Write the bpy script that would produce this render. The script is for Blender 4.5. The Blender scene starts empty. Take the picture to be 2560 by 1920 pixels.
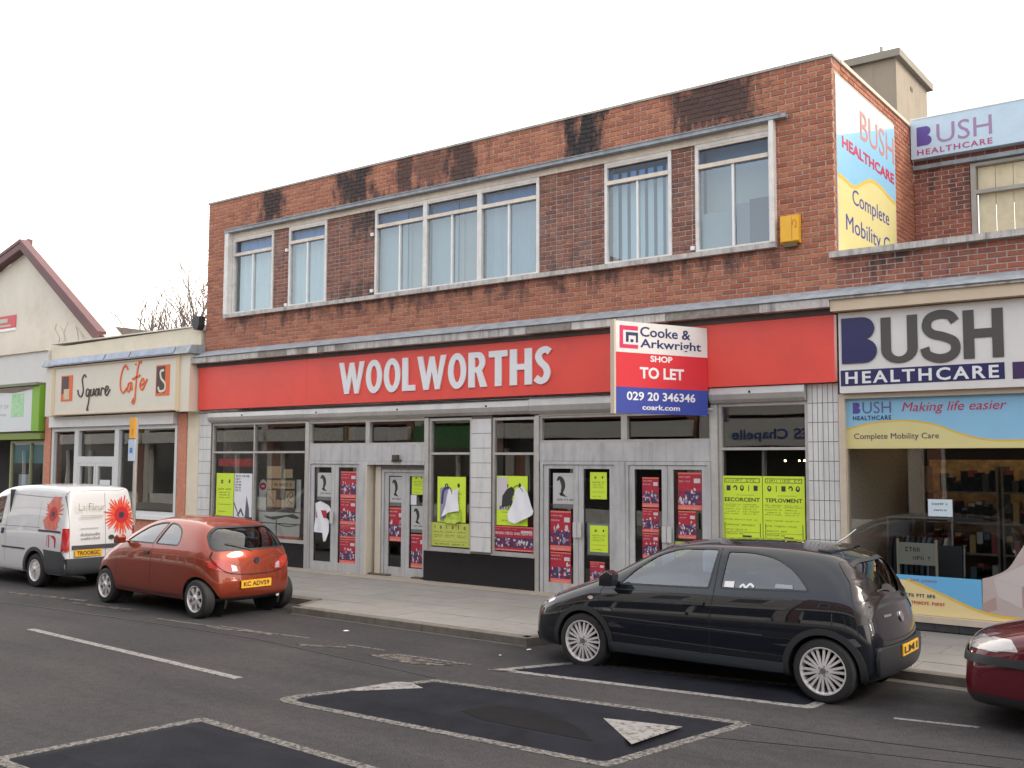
import bpy, bmesh, math, random
from math import radians as rad, sin, cos, pi
from mathutils import Vector, Matrix
from mathutils.geometry import tessellate_polygon
from mathutils.bvhtree import BVHTree

# ------------------------------------------------------------------ camera
sc = bpy.context.scene
COL = sc.collection
CAM = Vector((0.0, -13.8467, 2.25))
yaw, pitch, roll = rad(-36.9477), rad(4.35386), rad(0.21746)
Fv = Vector((sin(yaw)*cos(pitch), cos(yaw)*cos(pitch), sin(pitch)))
Rv = Vector((cos(yaw), -sin(yaw), 0.0)); Uv = Rv.cross(Fv)
R2 = Rv*cos(roll)+Uv*sin(roll); U2 = Uv*cos(roll)-Rv*sin(roll)
cam = bpy.data.cameras.new('camera'); camo = bpy.data.objects.new('camera', cam); COL.objects.link(camo)
camo.matrix_world = Matrix(((R2.x, U2.x, -Fv.x, CAM.x), (R2.y, U2.y, -Fv.y, CAM.y), (R2.z, U2.z, -Fv.z, CAM.z), (0, 0, 0, 1)))
cam.sensor_width = 36; cam.lens = 35.687; cam.clip_end = 800; cam.clip_start = 0.1
sc.camera = camo
sc.view_settings.view_transform = 'Standard'; sc.view_settings.look = 'None'
sc.view_settings.gamma = 1; sc.view_settings.exposure = 1.0; sc.view_settings.use_curve_mapping = False
sc.render.engine = 'CYCLES'
sc.cycles.max_bounces = 8; sc.cycles.transparent_max_bounces = 24
sc.cycles.caustics_reflective = False; sc.cycles.caustics_refractive = False
sc.cycles.sample_clamp_indirect = 4.0
# ------------------------------------------------------------------ sky
SUN_EL, SUN_AZ = rad(34), Vector((0.86, 0.30))      # direction towards the sun (x, y)
w = bpy.data.worlds.new('World'); sc.world = w; w.use_nodes = True
nt = w.node_tree; nt.nodes.clear()
N = nt.nodes.new; Lk = nt.links.new
out = N('ShaderNodeOutputWorld'); bg = N('ShaderNodeBackground'); bg.inputs[1].default_value = 0.15
sky = N('ShaderNodeTexSky'); sky.sky_type = 'NISHITA'; sky.sun_disc = False
sky.sun_elevation = SUN_EL; sky.sun_rotation = math.atan2(SUN_AZ.x, SUN_AZ.y)
sky.air_density = 1.0; sky.dust_density = 2.0
tc = N('ShaderNodeTexCoord'); sep = N('ShaderNodeSeparateXYZ'); Lk(tc.outputs['Generated'], sep.inputs[0])
noi = N('ShaderNodeTexNoise'); noi.inputs['Scale'].default_value = 2.2; noi.inputs['Detail'].default_value = 5
Lk(tc.outputs['Generated'], noi.inputs['Vector'])
# cloud cover: thick overcast over the roofs ahead (+y), thinning with pale blue gaps behind the camera
ma = N('ShaderNodeMath'); ma.operation = 'MULTIPLY_ADD'; Lk(sep.outputs['Y'], ma.inputs[0]); ma.inputs[1].default_value = 0.55; ma.inputs[2].default_value = 0.42
mb_ = N('ShaderNodeMath'); mb_.operation = 'MULTIPLY_ADD'; Lk(noi.outputs[0], mb_.inputs[0]); mb_.inputs[1].default_value = 0.7; Lk(ma.outputs[0], mb_.inputs[2]); mb_.use_clamp = True
mr = N('ShaderNodeMapRange'); Lk(mb_.outputs[0], mr.inputs[0]); mr.inputs[1].default_value = 0.35; mr.inputs[2].default_value = 0.95; mr.inputs[3].default_value = 0.30; mr.inputs[4].default_value = 1.0
mx = N('ShaderNodeMix'); mx.data_type = 'RGBA'; Lk(mr.outputs[0], mx.inputs[0])
tint = N('ShaderNodeMix'); tint.data_type = 'RGBA'; tint.blend_type = 'MULTIPLY'; tint.inputs[0].default_value = 1.0
Lk(sky.outputs[0], tint.inputs[6]); tint.inputs[7].default_value = (1.55, 1.42, 1.28, 1)
Lk(tint.outputs[2], mx.inputs[6]); mx.inputs[7].default_value = (9.3, 8.85, 8.25, 1)
Lk(mx.outputs[2], bg.inputs[0]); Lk(bg.outputs[0], out.inputs[0])
sl = bpy.data.lights.new('sun', 'SUN'); sl.energy = 1.0; sl.angle = rad(14); sl.color = (1.0, 0.90, 0.76)
so = bpy.data.objects.new('sun', sl); COL.objects.link(so)
sd = Vector((SUN_AZ.x*cos(SUN_EL), SUN_AZ.y*cos(SUN_EL), sin(SUN_EL))).normalized()
so.rotation_euler = sd.to_track_quat('Z', 'Y').to_euler(); so.location = (10, 10, 30)

# ------------------------------------------------------------------ materials
MAT = {}
def mat(name, col=(.5, .5, .5), rough=.6, metal=0.0, var=0.0, vscale=3.0, bump=0.0, bscale=60.0, coat=0.0, dirt=None, spec=0.5, emit=None, streak=0.0):
    if name in MAT: return MAT[name]
    m = bpy.data.materials.new(name); m.use_nodes = True; MAT[name] = m
    t = m.node_tree; b = t.nodes['Principled BSDF']; L = t.links.new
    b.inputs['Base Color'].default_value = (*col, 1); b.inputs['Roughness'].default_value = rough
    b.inputs['Metallic'].default_value = metal; b.inputs['Coat Weight'].default_value = coat
    b.inputs['Coat Roughness'].default_value = 0.03
    b.inputs['Specular IOR Level'].default_value = spec
    if emit: b.inputs['Emission Color'].default_value = (*emit[0], 1); b.inputs['Emission Strength'].default_value = emit[1]
    g = t.nodes.new('ShaderNodeNewGeometry')
    if var or dirt or streak:
        cur = None
        if var:
            n = t.nodes.new('ShaderNodeTexNoise'); n.inputs['Scale'].default_value = vscale; n.inputs['Detail'].default_value = 6
            n.inputs['Roughness'].default_value = .65; L(g.outputs['Position'], n.inputs['Vector'])
            r = t.nodes.new('ShaderNodeMapRange'); L(n.outputs[0], r.inputs[0]); r.inputs[1].default_value = .3; r.inputs[2].default_value = .7
            r.inputs[3].default_value = 1-var; r.inputs[4].default_value = 1+var
            mm = t.nodes.new('ShaderNodeMix'); mm.data_type = 'RGBA'; mm.blend_type = 'MULTIPLY'; mm.inputs[0].default_value = 1
            mm.inputs[6].default_value = (*col, 1); L(r.outputs[0], mm.inputs[7]); cur = mm.outputs[2]
        if dirt or streak:
            dc, da = dirt if dirt else ((.05, .045, .04), streak)
            mp = t.nodes.new('ShaderNodeMapping'); L(g.outputs['Position'], mp.inputs[0])
            mp.inputs['Scale'].default_value = (7, 7, .6) if streak else (1, 1, 1)
            n = t.nodes.new('ShaderNodeTexNoise'); n.inputs['Scale'].default_value = 1.3; n.inputs['Detail'].default_value = 8; n.inputs['Roughness'].default_value = .7
            L(mp.outputs[0], n.inputs['Vector'])
            r = t.nodes.new('ShaderNodeMapRange'); L(n.outputs[0], r.inputs[0]); r.inputs[1].default_value = .48; r.inputs[2].default_value = .72
            r.inputs[3].default_value = 0; r.inputs[4].default_value = da
            mm = t.nodes.new('ShaderNodeMix'); mm.data_type = 'RGBA'; L(r.outputs[0], mm.inputs[0])
            if cur: L(cur, mm.inputs[6])
            else: mm.inputs[6].default_value = (*col, 1)
            mm.inputs[7].default_value = (*dc, 1); cur = mm.outputs[2]
        L(cur, b.inputs['Base Color'])
    if bump:
        n = t.nodes.new('ShaderNodeTexNoise'); n.inputs['Scale'].default_value = bscale; n.inputs['Detail'].default_value = 4
        L(g.outputs['Position'], n.inputs['Vector'])
        bp = t.nodes.new('ShaderNodeBump'); bp.inputs['Strength'].default_value = bump; bp.inputs['Distance'].default_value = .01
        L(n.outputs[0], bp.inputs['Height']); L(bp.outputs[0], b.inputs['Normal'])
    return m

GLOSSLESS = []
def glass_mat(name, tint=(.75, .8, .8), refl=1.0, rough=0.0, wav=0.0):
    if name in MAT: return MAT[name]
    m = bpy.data.materials.new(name); m.use_nodes = True; MAT[name] = m
    t = m.node_tree; t.nodes.clear(); L = t.links.new
    o = t.nodes.new('ShaderNodeOutputMaterial'); mix = t.nodes.new('ShaderNodeMixShader')
    tr = t.nodes.new('ShaderNodeBsdfTransparent'); tr.inputs[0].default_value = (*tint, 1)
    gl = t.nodes.new('ShaderNodeBsdfGlossy'); gl.inputs['Roughness'].default_value = rough; gl.inputs[0].default_value = (1, 1, 1, 1)
    lw = t.nodes.new('ShaderNodeLayerWeight'); lw.inputs[0].default_value = .5
    pw = t.nodes.new('ShaderNodeMath'); pw.operation = 'POWER'; L(lw.outputs['Facing'], pw.inputs[0]); pw.inputs[1].default_value = 4.2
    mu = t.nodes.new('ShaderNodeMath'); mu.operation = 'MULTIPLY_ADD'; mu.use_clamp = True; L(pw.outputs[0], mu.inputs[0]); mu.inputs[1].default_value = .95; mu.inputs[2].default_value = .085*refl
    L(mu.outputs[0], mix.inputs[0]); L(tr.outputs[0], mix.inputs[1]); L(gl.outputs[0], mix.inputs[2]); L(mix.outputs[0], o.inputs[0])
    if wav:
        g = t.nodes.new('ShaderNodeNewGeometry'); n = t.nodes.new('ShaderNodeTexNoise'); n.inputs['Scale'].default_value = .9; n.inputs['Detail'].default_value = 1
        L(g.outputs['Position'], n.inputs['Vector'])
        bp = t.nodes.new('ShaderNodeBump'); bp.inputs['Strength'].default_value = wav; bp.inputs['Distance'].default_value = .02
        L(n.outputs[0], bp.inputs['Height']); L(bp.outputs[0], gl.inputs['Normal'])
    return m

def brick_mat(name, cols, stains=(), bloom=0.0, grime=None, vary=True):
    """per-brick colour from the random value of the object plus that of the mesh island"""
    m = bpy.data.materials.new(name); m.use_nodes = True; MAT[name] = m
    t = m.node_tree; b = t.nodes['Principled BSDF']; L = t.links.new; nn = t.nodes.new
    g = nn('ShaderNodeNewGeometry'); oi = nn('ShaderNodeObjectInfo')
    ad = nn('ShaderNodeMath'); ad.operation = 'ADD'; L(g.outputs['Random Per Island'], ad.inputs[0]); L(oi.outputs['Random'], ad.inputs[1])
    fr = nn('ShaderNodeMath'); fr.operation = 'FRACT'; L(ad.outputs[0], fr.inputs[0])
    cr = nn('ShaderNodeValToRGB'); L(fr.outputs[0], cr.inputs[0]); cr.color_ramp.interpolation = 'LINEAR'
    els = cr.color_ramp.elements; els[0].color = (*cols[0], 1); els[1].color = (*cols[-1], 1)
    for i, c in enumerate(cols[1:-1]):
        e = els.new((i+1)/(len(cols)-1)); e.color = (*c, 1)
    n = nn('ShaderNodeTexNoise'); n.inputs['Scale'].default_value = 25; n.inputs['Detail'].default_value = 6; L(g.outputs['Position'], n.inputs['Vector'])
    r = nn('ShaderNodeMapRange'); L(n.outputs[0], r.inputs[0]); r.inputs[1].default_value = .3; r.inputs[2].default_value = .7; r.inputs[3].default_value = .78; r.inputs[4].default_value = 1.2
    mm = nn('ShaderNodeMix'); mm.data_type = 'RGBA'; mm.blend_type = 'MULTIPLY'; mm.inputs[0].default_value = 1; L(cr.outputs[0], mm.inputs[6]); L(r.outputs[0], mm.inputs[7])
    cur = mm.outputs[2]
    sp = nn('ShaderNodeSeparateXYZ'); L(g.outputs['Position'], sp.inputs[0])
    big = nn('ShaderNodeTexNoise'); big.inputs['Scale'].default_value = 2.2; big.inputs['Detail'].default_value = 7; big.inputs['Roughness'].default_value = .7; stv = nn('ShaderNodeMapping'); stv.inputs['Scale'].default_value = (1.9, 1.9, .55); L(g.outputs['Position'], stv.inputs[0]); L(stv.outputs[0], big.inputs['Vector'])
    def M2(op, a, bb, clamp=False):
        q = nn('ShaderNodeMath'); q.operation = op; q.use_clamp = clamp
        for i, v in enumerate((a, bb)):
            if isinstance(v, (int, float)): q.inputs[i].default_value = v
            else: L(v, q.inputs[i])
        return q.outputs[0]
    nz = M2('MULTIPLY', M2('SUBTRACT', big.outputs[0], .5), 1.9)
    tot = None
    for (x0, x1, z0, z1, a) in stains:          # soot stains with shapes of their own
        cx, hx, cz, hz = (x0+x1)/2, (x1-x0)/2, (z0+z1)/2, (z1-z0)/2
        dx = M2('SUBTRACT', M2('ABSOLUTE', M2('SUBTRACT', sp.outputs[0], cx), 0), hx)
        dz = M2('SUBTRACT', M2('ABSOLUTE', M2('SUBTRACT', sp.outputs[2], cz), 0), hz)
        d = M2('MAXIMUM', dx, M2('MULTIPLY', dz, .8))
        v = M2('MULTIPLY', M2('ADD', M2('MULTIPLY', M2('ADD', d, nz), -3.6), .46, True), a, True)
        tot = v if tot is None else M2('MAXIMUM', tot, v)
    if tot is not None:
        k = nn('ShaderNodeMix'); k.data_type = 'RGBA'; L(tot, k.inputs[0]); L(cur, k.inputs[6]); k.inputs[7].default_value = (.035, .028, .03, 1); cur = k.outputs[2]
    if bloom:
        r = nn('ShaderNodeMapRange'); L(big.outputs[0], r.inputs[0]); r.inputs[1].default_value = .5; r.inputs[2].default_value = .75; r.inputs[4].default_value = bloom
        k = nn('ShaderNodeMix'); k.data_type = 'RGBA'; L(r.outputs[0], k.inputs[0]); L(cur, k.inputs[6]); k.inputs[7].default_value = (.3, .26, .23, 1); cur = k.outputs[2]
    L(cur, b.inputs['Base Color']); b.inputs['Roughness'].default_value = .85
    bp = nn('ShaderNodeBump'); bp.inputs['Strength'].default_value = .5; bp.inputs['Distance'].default_value = .006; L(n.outputs[0], bp.inputs['Height']); L(bp.outputs[0], b.inputs['Normal'])
    return m

# ------------------------------------------------------------------ object helpers
def tag(o, label=None, cat=None, group=None, kind=None):
    if label: o['label'] = label
    if cat: o['category'] = cat
    if group: o['group'] = group
    if kind: o['kind'] = kind
    return o
def empty(name, loc=(0, 0, 0), rz=0.0, **k):
    o = bpy.data.objects.new(name, None); COL.objects.link(o); o.location = loc; o.rotation_euler = (0, 0, rz); o.empty_display_size = .2
    return tag(o, **k)
APART = {'post', 'wall', 'pilaster', 'stall_riser', 'sill', 'column', 'shelving', 'pipe_bracket', 'threshold_strip', 'roof', 'interior_wall', 'back_wall', 'door_jamb', 'door_shoe', 'door_leaf_rail', 'upright', 'stand', 'side_panel', 'edge_strip', 'trim', 'bracket', 'frame_post', 'ceiling', 'window_hood', 'fascia_soffit', 'gasket', 'soffit', 'barge_board', 'canopy_pane', 'added_ceiling_light'}
MARKS = {'print', 'white_print', 'lilac_print', 'coral_band', 'band_print', 'marker_lines', 'brush_mark', 'small_print', 'script_underline', 'goods', 'bare_creeper', 'emblem', 'shop_frame', 'seats', 'pedestal', 'mullion', 'transom', 'door_sensor', 'blue_print'}
class MB:
    """collects shapes and links them as one mesh object"""
    def __init__(s): s.v = []; s.f = []; s.mi = []; s.m = 0; s.ch = []
    def add(s, vs, fs):
        n = len(s.v); s.ch.append((n, len(s.f))); s.v += [tuple(p) for p in vs]; s.f += [tuple(i+n for i in f) for f in fs]; s.mi += [s.m]*len(fs); return s
    def box(s, x0, x1, y0, y1, z0, z1):
        s.add([(x0, y0, z0), (x1, y0, z0), (x1, y1, z0), (x0, y1, z0), (x0, y0, z1), (x1, y0, z1), (x1, y1, z1), (x0, y1, z1)],
              [(0, 3, 2, 1), (4, 5, 6, 7), (0, 1, 5, 4), (1, 2, 6, 5), (2, 3, 7, 6), (3, 0, 4, 7)]); return s
    def cyl(s, p0, p1, r0, r1=None, n=12, caps=True):
        r1 = r0 if r1 is None else r1
        p0, p1 = Vector(p0), Vector(p1); d = (p1-p0).normalized(); a = d.orthogonal().normalized(); b = d.cross(a)
        vs = [p0+(a*cos(2*pi*i/n)+b*sin(2*pi*i/n))*r0 for i in range(n)]+[p1+(a*cos(2*pi*i/n)+b*sin(2*pi*i/n))*r1 for i in range(n)]
        fs = [(i, (i+1) % n, n+(i+1) % n, n+i) for i in range(n)]
        if caps: fs += [tuple(range(n-1, -1, -1)), tuple(range(n, 2*n))]
        return s.add(vs, fs)
    def prism(s, pts, axis, a0, a1, holes=()):
        """polygon in the plane normal to axis (x: (y,z), y: (x,z), z: (x,y)), from a0 to a1"""
        def P(u, v, a): return {'x': (a, u, v), 'y': (u, a, v), 'z': (u, v, a)}[axis]
        loops = [list(pts)]+[list(h) for h in holes]
        tri = tessellate_polygon([[Vector((p[0], p[1], 0)) for p in l] for l in loops])
        flat = [p for l in loops for p in l]; n = len(flat)
        vs = [P(u, v, a0) for u, v in flat]+[P(u, v, a1) for u, v in flat]
        fs = [tuple(t) for t in tri]+[tuple(n+i for i in reversed(t)) for t in tri]
        o = 0
        for l in loops:
            k = len(l)
            for i in range(k): fs.append((o+i, o+(i+1) % k, n+o+(i+1) % k, n+o+i))
            o += k
        return s.add(vs, fs)
    def lathe(s, prof, c, axis='y', n=32):
        """profile of (radius, offset along axis), closed round"""
        rows = len(prof); vs = []
        for i in range(n):
            a = 2*pi*i/n
            for r, h in prof:
                q = {'y': (r*cos(a), h, r*sin(a)), 'z': (r*cos(a), r*sin(a), h), 'x': (h, r*cos(a), r*sin(a))}[axis]
                vs.append((c[0]+q[0], c[1]+q[1], c[2]+q[2]))
        fs = []
        for i in range(n):
            j = (i+1) % n
            for k in range(rows-1): fs.append((i*rows+k, i*rows+k+1, j*rows+k+1, j*rows+k))
        return s.add(vs, fs)
    def tube(s, pts, r, n=8):
        for a, b in zip(pts, pts[1:]): s.cyl(a, b, r, n=n)
        return s
    def mesh(s, name, mats, smooth=False, fix=True):
        me = bpy.data.meshes.new(name); me.from_pydata(s.v, [], s.f)
        for m in (mats if isinstance(mats, (list, tuple)) else [mats]): me.materials.append(m)
        me.polygons.foreach_set('material_index', s.mi)
        if fix:
            bm = bmesh.new(); bm.from_mesh(me); bmesh.ops.recalc_face_normals(bm, faces=bm.faces); bm.to_mesh(me); bm.free()
        if smooth:
            me.polygons.foreach_set('use_smooth', [True]*len(me.polygons)); me.set_sharp_from_angle(angle=rad(38))
        me.update(); return me
    def build(s, name, mats, parent=None, smooth=False, loc=None, **k):
        if name in APART and len(s.ch) > 1 and parent:      # pieces that can be told apart: an object each
            for i, (v0, f0) in enumerate(s.ch):
                v1, f1 = s.ch[i+1] if i+1 < len(s.ch) else (len(s.v), len(s.f)); q = MB()
                q.add(s.v[v0:v1], [tuple(x-v0 for x in f) for f in s.f[f0:f1]]); o = q.build(name, mats, parent, smooth, loc, **k)
            return o
        if name in MARKS and 'kind' not in k: k['kind'] = 'stuff'
        o = bpy.data.objects.new(name, s.mesh(name, mats, smooth)); COL.objects.link(o)
        if parent: o.parent = parent
        if loc: o.location = loc
        return tag(o, **k)
def inst(name, me, loc=(0, 0, 0), parent=None, rz=0.0):
    o = bpy.data.objects.new(name, me); COL.objects.link(o); o.location = loc
    if rz: o.rotation_euler = (0, 0, rz)
    if parent: o.parent = parent
    return o
def text_mesh(body, size, depth=.002, offset=0.0, sx=1.0, shear=0.0, align='LEFT', spacing=1.0):
    c = bpy.data.curves.new('lettering', 'FONT'); c.body = body; c.size = size; c.extrude = depth/2; c.offset = offset; c.shear = shear
    c.align_x = align; c.space_character = spacing; c.resolution_u = 3
    o = bpy.data.objects.new('lettering', c); me = bpy.data.meshes.new_from_object(o)
    bpy.data.objects.remove(o)
    for v in me.vertices: v.co.x *= sx
    return me
def fit_text(body, w, h, depth=.002, offset=0.0, shear=0.0, spacing=1.0):
    """lettering scaled to the box w x h, origin bottom left"""
    me = text_mesh(body, 1.0, depth, offset, 1.0, shear, spacing=spacing)
    xs = [v.co.x for v in me.vertices]; ys = [v.co.y for v in me.vertices]
    x0, x1, y0, y1 = min(xs), max(xs), min(ys), max(ys)
    for v in me.vertices: v.co.x = (v.co.x-x0)/(x1-x0)*w; v.co.y = (v.co.y-y0)/(y1-y0)*h
    return me
def place_text(name, me, m, origin, xdir, parent, zdir=(0, 0, 1)):
    """text mesh with its x along xdir and its y along zdir"""
    me.materials.clear(); me.materials.append(m)
    X = Vector(xdir).normalized(); Z = Vector(zdir).normalized(); Y = X.cross(Z)
    o = bpy.data.objects.new(name, me); COL.objects.link(o)
    M = Matrix(((X.x, Z.x, Y.x, origin[0]), (X.y, Z.y, Y.y, origin[1]), (X.z, Z.z, Y.z, origin[2]), (0, 0, 0, 1)))
    me.transform(M)
    if parent:
        o.parent = parent
        pw = Matrix.Translation(parent.location) @ parent.rotation_euler.to_matrix().to_4x4()
        me.transform(pw.inverted())
    return o

# ---- palette
WHITE = mat('white_paint', (.78, .78, .77), .5, var=.05, vscale=6)
ALU = mat('aluminium_frame', (.50, .485, .46), .42, .45, var=.12, vscale=5, bump=.05)
ALUP = mat('grey_metal_panel', (.50, .50, .50), .5, .2, var=.10, vscale=3, streak=.35)
CREAMF = mat('weathered_cream_frame', (.72, .62, .52), .6, var=.12, vscale=9, bump=.15, dirt=((.35, .30, .26), .5))
WHITEF = mat('weathered_white_frame', (.72, .69, .66), .6, var=.10, vscale=9, bump=.1, dirt=((.38, .35, .32), .5))
STONE = mat('weathered_stone', (.50, .47, .44), .8, var=.2, vscale=9, bump=.4, bscale=40, streak=.75)
LEAD = mat('lead_flashing', (.30, .33, .36), .6, .1, var=.25, vscale=5, bump=.25, bscale=25, streak=.4)
RED = mat('red_sign_panel', (.78, .075, .055), .38, var=.06, vscale=.8, dirt=((.52, .06, .05), .35))
BLACK = mat('black_panel', (.012, .012, .014), .25, var=.2, vscale=4)
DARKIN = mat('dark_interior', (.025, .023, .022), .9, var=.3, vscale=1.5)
MORTAR = mat('mortar', (.46, .40, .35), .95, var=.15, vscale=12, bump=.5, bscale=90)
GLASS = glass_mat('shop_glass', (.72, .76, .76), .95, wav=.06)
GLASSTOP = glass_mat('sky_tinted_top_glass', (.42, .62, .93), .7, wav=.06)  # blue of the reflected sky is put into the pane tint
GLASSUP = glass_mat('upper_glass', (.74, .86, .92), 1.6, wav=.10)
TILEW = mat('white_glazed_tile', (.66, .655, .64), .22, var=.05, vscale=8, streak=.25)
GROUT = mat('dark_grout', (.16, .13, .11), .9)
CREAM = mat('cream_render', (.73, .65, .50), .8, var=.06, vscale=2, bump=.15, bscale=50, dirt=((.50, .38, .27), .30))
PALECR = mat('pale_cream_wall', (.67, .61, .525), .85, var=.06, vscale=1.5, bump=.15, bscale=30, dirt=((.45, .35, .29), .35))
TERRA = mat('terracotta_stone', (.55, .21, .13), .6, var=.2, vscale=14, bump=.1)
# ================================================================== GROUND
def road_mat():
    m = bpy.data.materials.new('worn_asphalt'); m.use_nodes = True; t = m.node_tree; b = t.nodes['Principled BSDF']; L = t.links.new; nn = t.nodes.new
    g = nn('ShaderNodeNewGeometry')
    n1 = nn('ShaderNodeTexNoise'); n1.inputs['Scale'].default_value = .55; n1.inputs['Detail'].default_value = 6; L(g.outputs['Position'], n1.inputs['Vector'])
    mp = nn('ShaderNodeMapping'); mp.inputs['Scale'].default_value = (.10, 1.3, 1); L(g.outputs['Position'], mp.inputs[0])
    n3 = nn('ShaderNodeTexNoise'); n3.inputs['Scale'].default_value = 1.6; n3.inputs['Detail'].default_value = 5; L(mp.outputs[0], n3.inputs['Vector'])
    n2 = nn('ShaderNodeTexNoise'); n2.inputs['Scale'].default_value = 70; n2.inputs['Detail'].default_value = 5; n2.inputs['Roughness'].default_value = .8; L(g.outputs['Position'], n2.inputs['Vector'])
    cr = nn('ShaderNodeValToRGB'); L(n1.outputs[0], cr.inputs[0]); cr.color_ramp.elements[0].position = .3; cr.color_ramp.elements[1].position = .72
    cr.color_ramp.elements[0].color = (.035, .034, .037, 1); cr.color_ramp.elements[1].color = (.049, .046, .047, 1)
    def mul(a, src, lo, hi, f0=.3, f1=.7):
        r = nn('ShaderNodeMapRange'); L(src, r.inputs[0]); r.inputs[1].default_value = f0; r.inputs[2].default_value = f1; r.inputs[3].default_value = lo; r.inputs[4].default_value = hi
        k = nn('ShaderNodeMix'); k.data_type = 'RGBA'; k.blend_type = 'MULTIPLY'; k.inputs[0].default_value = 1; L(a, k.inputs[6]); L(r.outputs[0], k.inputs[7]); return k.outputs[2]
    n4 = nn('ShaderNodeTexNoise'); n4.inputs['Scale'].default_value = 9; n4.inputs['Detail'].default_value = 8; n4.inputs['Roughness'].default_value = .75; L(g.outputs['Position'], n4.inputs['Vector'])
    c = mul(cr.outputs[0], n3.outputs[0], .86, 1.14); c = mul(c, n4.outputs[0], .78, 1.22); c = mul(c, n2.outputs[0], .35, 1.95, .34, .68)
    v = nn('ShaderNodeTexVoronoi'); v.inputs['Scale'].default_value = 38; L(g.outputs['Position'], v.inputs['Vector'])
    r = nn('ShaderNodeMapRange'); L(v.outputs['Distance'], r.inputs[0]); r.inputs[1].default_value = .10; r.inputs[2].default_value = .04; r.inputs[3].default_value = 0; r.inputs[4].default_value = .55
    sp = nn('ShaderNodeSeparateColor'); L(v.outputs['Color'], sp.inputs[0])
    gt = nn('ShaderNodeMath'); gt.operation = 'GREATER_THAN'; L(sp.outputs[0], gt.inputs[0]); gt.inputs[1].default_value = .72
    mu = nn('ShaderNodeMath'); mu.operation = 'MULTIPLY'; L(r.outputs[0], mu.inputs[0]); L(gt.outputs[0], mu.inputs[1])
    k = nn('ShaderNodeMix'); k.data_type = 'RGBA'; L(mu.outputs[0], k.inputs[0]); L(c, k.inputs[6]); k.inputs[7].default_value = (.17, .155, .145, 1)
    L(k.outputs[2], b.inputs['Base Color']); b.inputs['Roughness'].default_value = .85; b.inputs['Specular IOR Level'].default_value = .12
    bp = nn('ShaderNodeBump'); bp.inputs['Strength'].default_value = .6; bp.inputs['Distance'].default_value = .006; L(n2.outputs[0], bp.inputs['Height']); L(bp.outputs[0], b.inputs['Normal'])
    return m
ROAD = road_mat()
def paint_mat(name, col, wear, base=(.06, .06, .063), scale=14):
    """road paint worn through to the asphalt in flakes"""
    m = bpy.data.materials.new(name); m.use_nodes = True; t = m.node_tree; b = t.nodes['Principled BSDF']; L = t.links.new; nn = t.nodes.new
    g = nn('ShaderNodeNewGeometry'); n = nn('ShaderNodeTexNoise'); n.inputs['Scale'].default_value = scale; n.inputs['Detail'].default_value = 9; n.inputs['Roughness'].default_value = .78; L(g.outputs['Position'], n.inputs['Vector'])
    r = nn('ShaderNodeMapRange'); L(n.outputs[0], r.inputs[0]); r.inputs[1].default_value = wear-.06; r.inputs[2].default_value = wear+.06
    k = nn('ShaderNodeMix'); k.data_type = 'RGBA'; L(r.outputs[0], k.inputs[0]); k.inputs[6].default_value = (*base, 1); k.inputs[7].default_value = (*col, 1)
    L(k.outputs[2], b.inputs['Base Color']); b.inputs['Roughness'].default_value = .8; b.inputs['Specular IOR Level'].default_value = .15; return m
PAINT = paint_mat('road_paint', (.23, .22, .215), .44, base=(.036, .035, .038))
PAINTW = paint_mat('flaking_road_paint', (.18, .17, .16), .49, base=(.036, .035, .038), scale=22)
PAINTG = paint_mat('ghost_road_paint', (.17, .145, .12), .52, base=(.036, .035, .037), scale=9)
NEWTAR = mat('fresh_black_asphalt', (.011, .012, .0175), .85, var=.35, spec=.12, vscale=2.5, bump=.4, bscale=120)
SEAM = mat('tar_seam', (.018, .0185, .021), .6, var=.3, vscale=5)
mb = MB(); mb.box(-260, 260, -160, 160, -.3, 0.0)
mb.build('road', ROAD, kind='structure')
def sheet(name, pts, z, m, t=.004, **k):
    b = MB(); b.prism(pts, 'z', z, z+t); return b.build(name, m, **(k or dict(kind='structure')))
def band(pts, w):
    """outline of a strip of width w along a polyline in the ground plane"""
    L_, R_ = [], []
    for i, p in enumerate(pts):
        a = Vector(pts[max(i-1, 0)]); c = Vector(pts[min(i+1, len(pts)-1)]); d = (c-a).normalized(); n = Vector((-d.y, d.x))*w/2
        L_.append(tuple(Vector(p)+n)); R_.append(tuple(Vector(p)-n))
    return L_+R_[::-1]
random.seed(3)
def wob(p0, p1, n, a):
    return [(p0[0]+(p1[0]-p0[0])*i/n+(random.uniform(-a, a) if 0 < i < n else 0), p0[1]+(p1[1]-p0[1])*i/n+(random.uniform(-a, a) if 0 < i < n else 0)) for i in range(n+1)]
sheet('road_marking', band([(-13.34, -6.74), (-8.68, -6.99)], .105), .0005, PAINT)
sheet('road_marking', band([(-2.80, -4.50), (-2.12, -4.37)], .055), .0005, PAINT)
for a, b_, w_ in [((-12.83, -5.17), (-10.9, -5.07), .05), ((-11.6, -5.03), (-10.46, -4.99), .05), ((-10.40, -4.97), (-9.92, -4.93), .045), ((-9.18, -4.965), (-8.6, -4.93), .045), ((-8.3, -5.03), (-7.24, -4.97), .05)]:
    sheet('bay_line', band([a, b_], w_), .0005, PAINTW)
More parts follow.
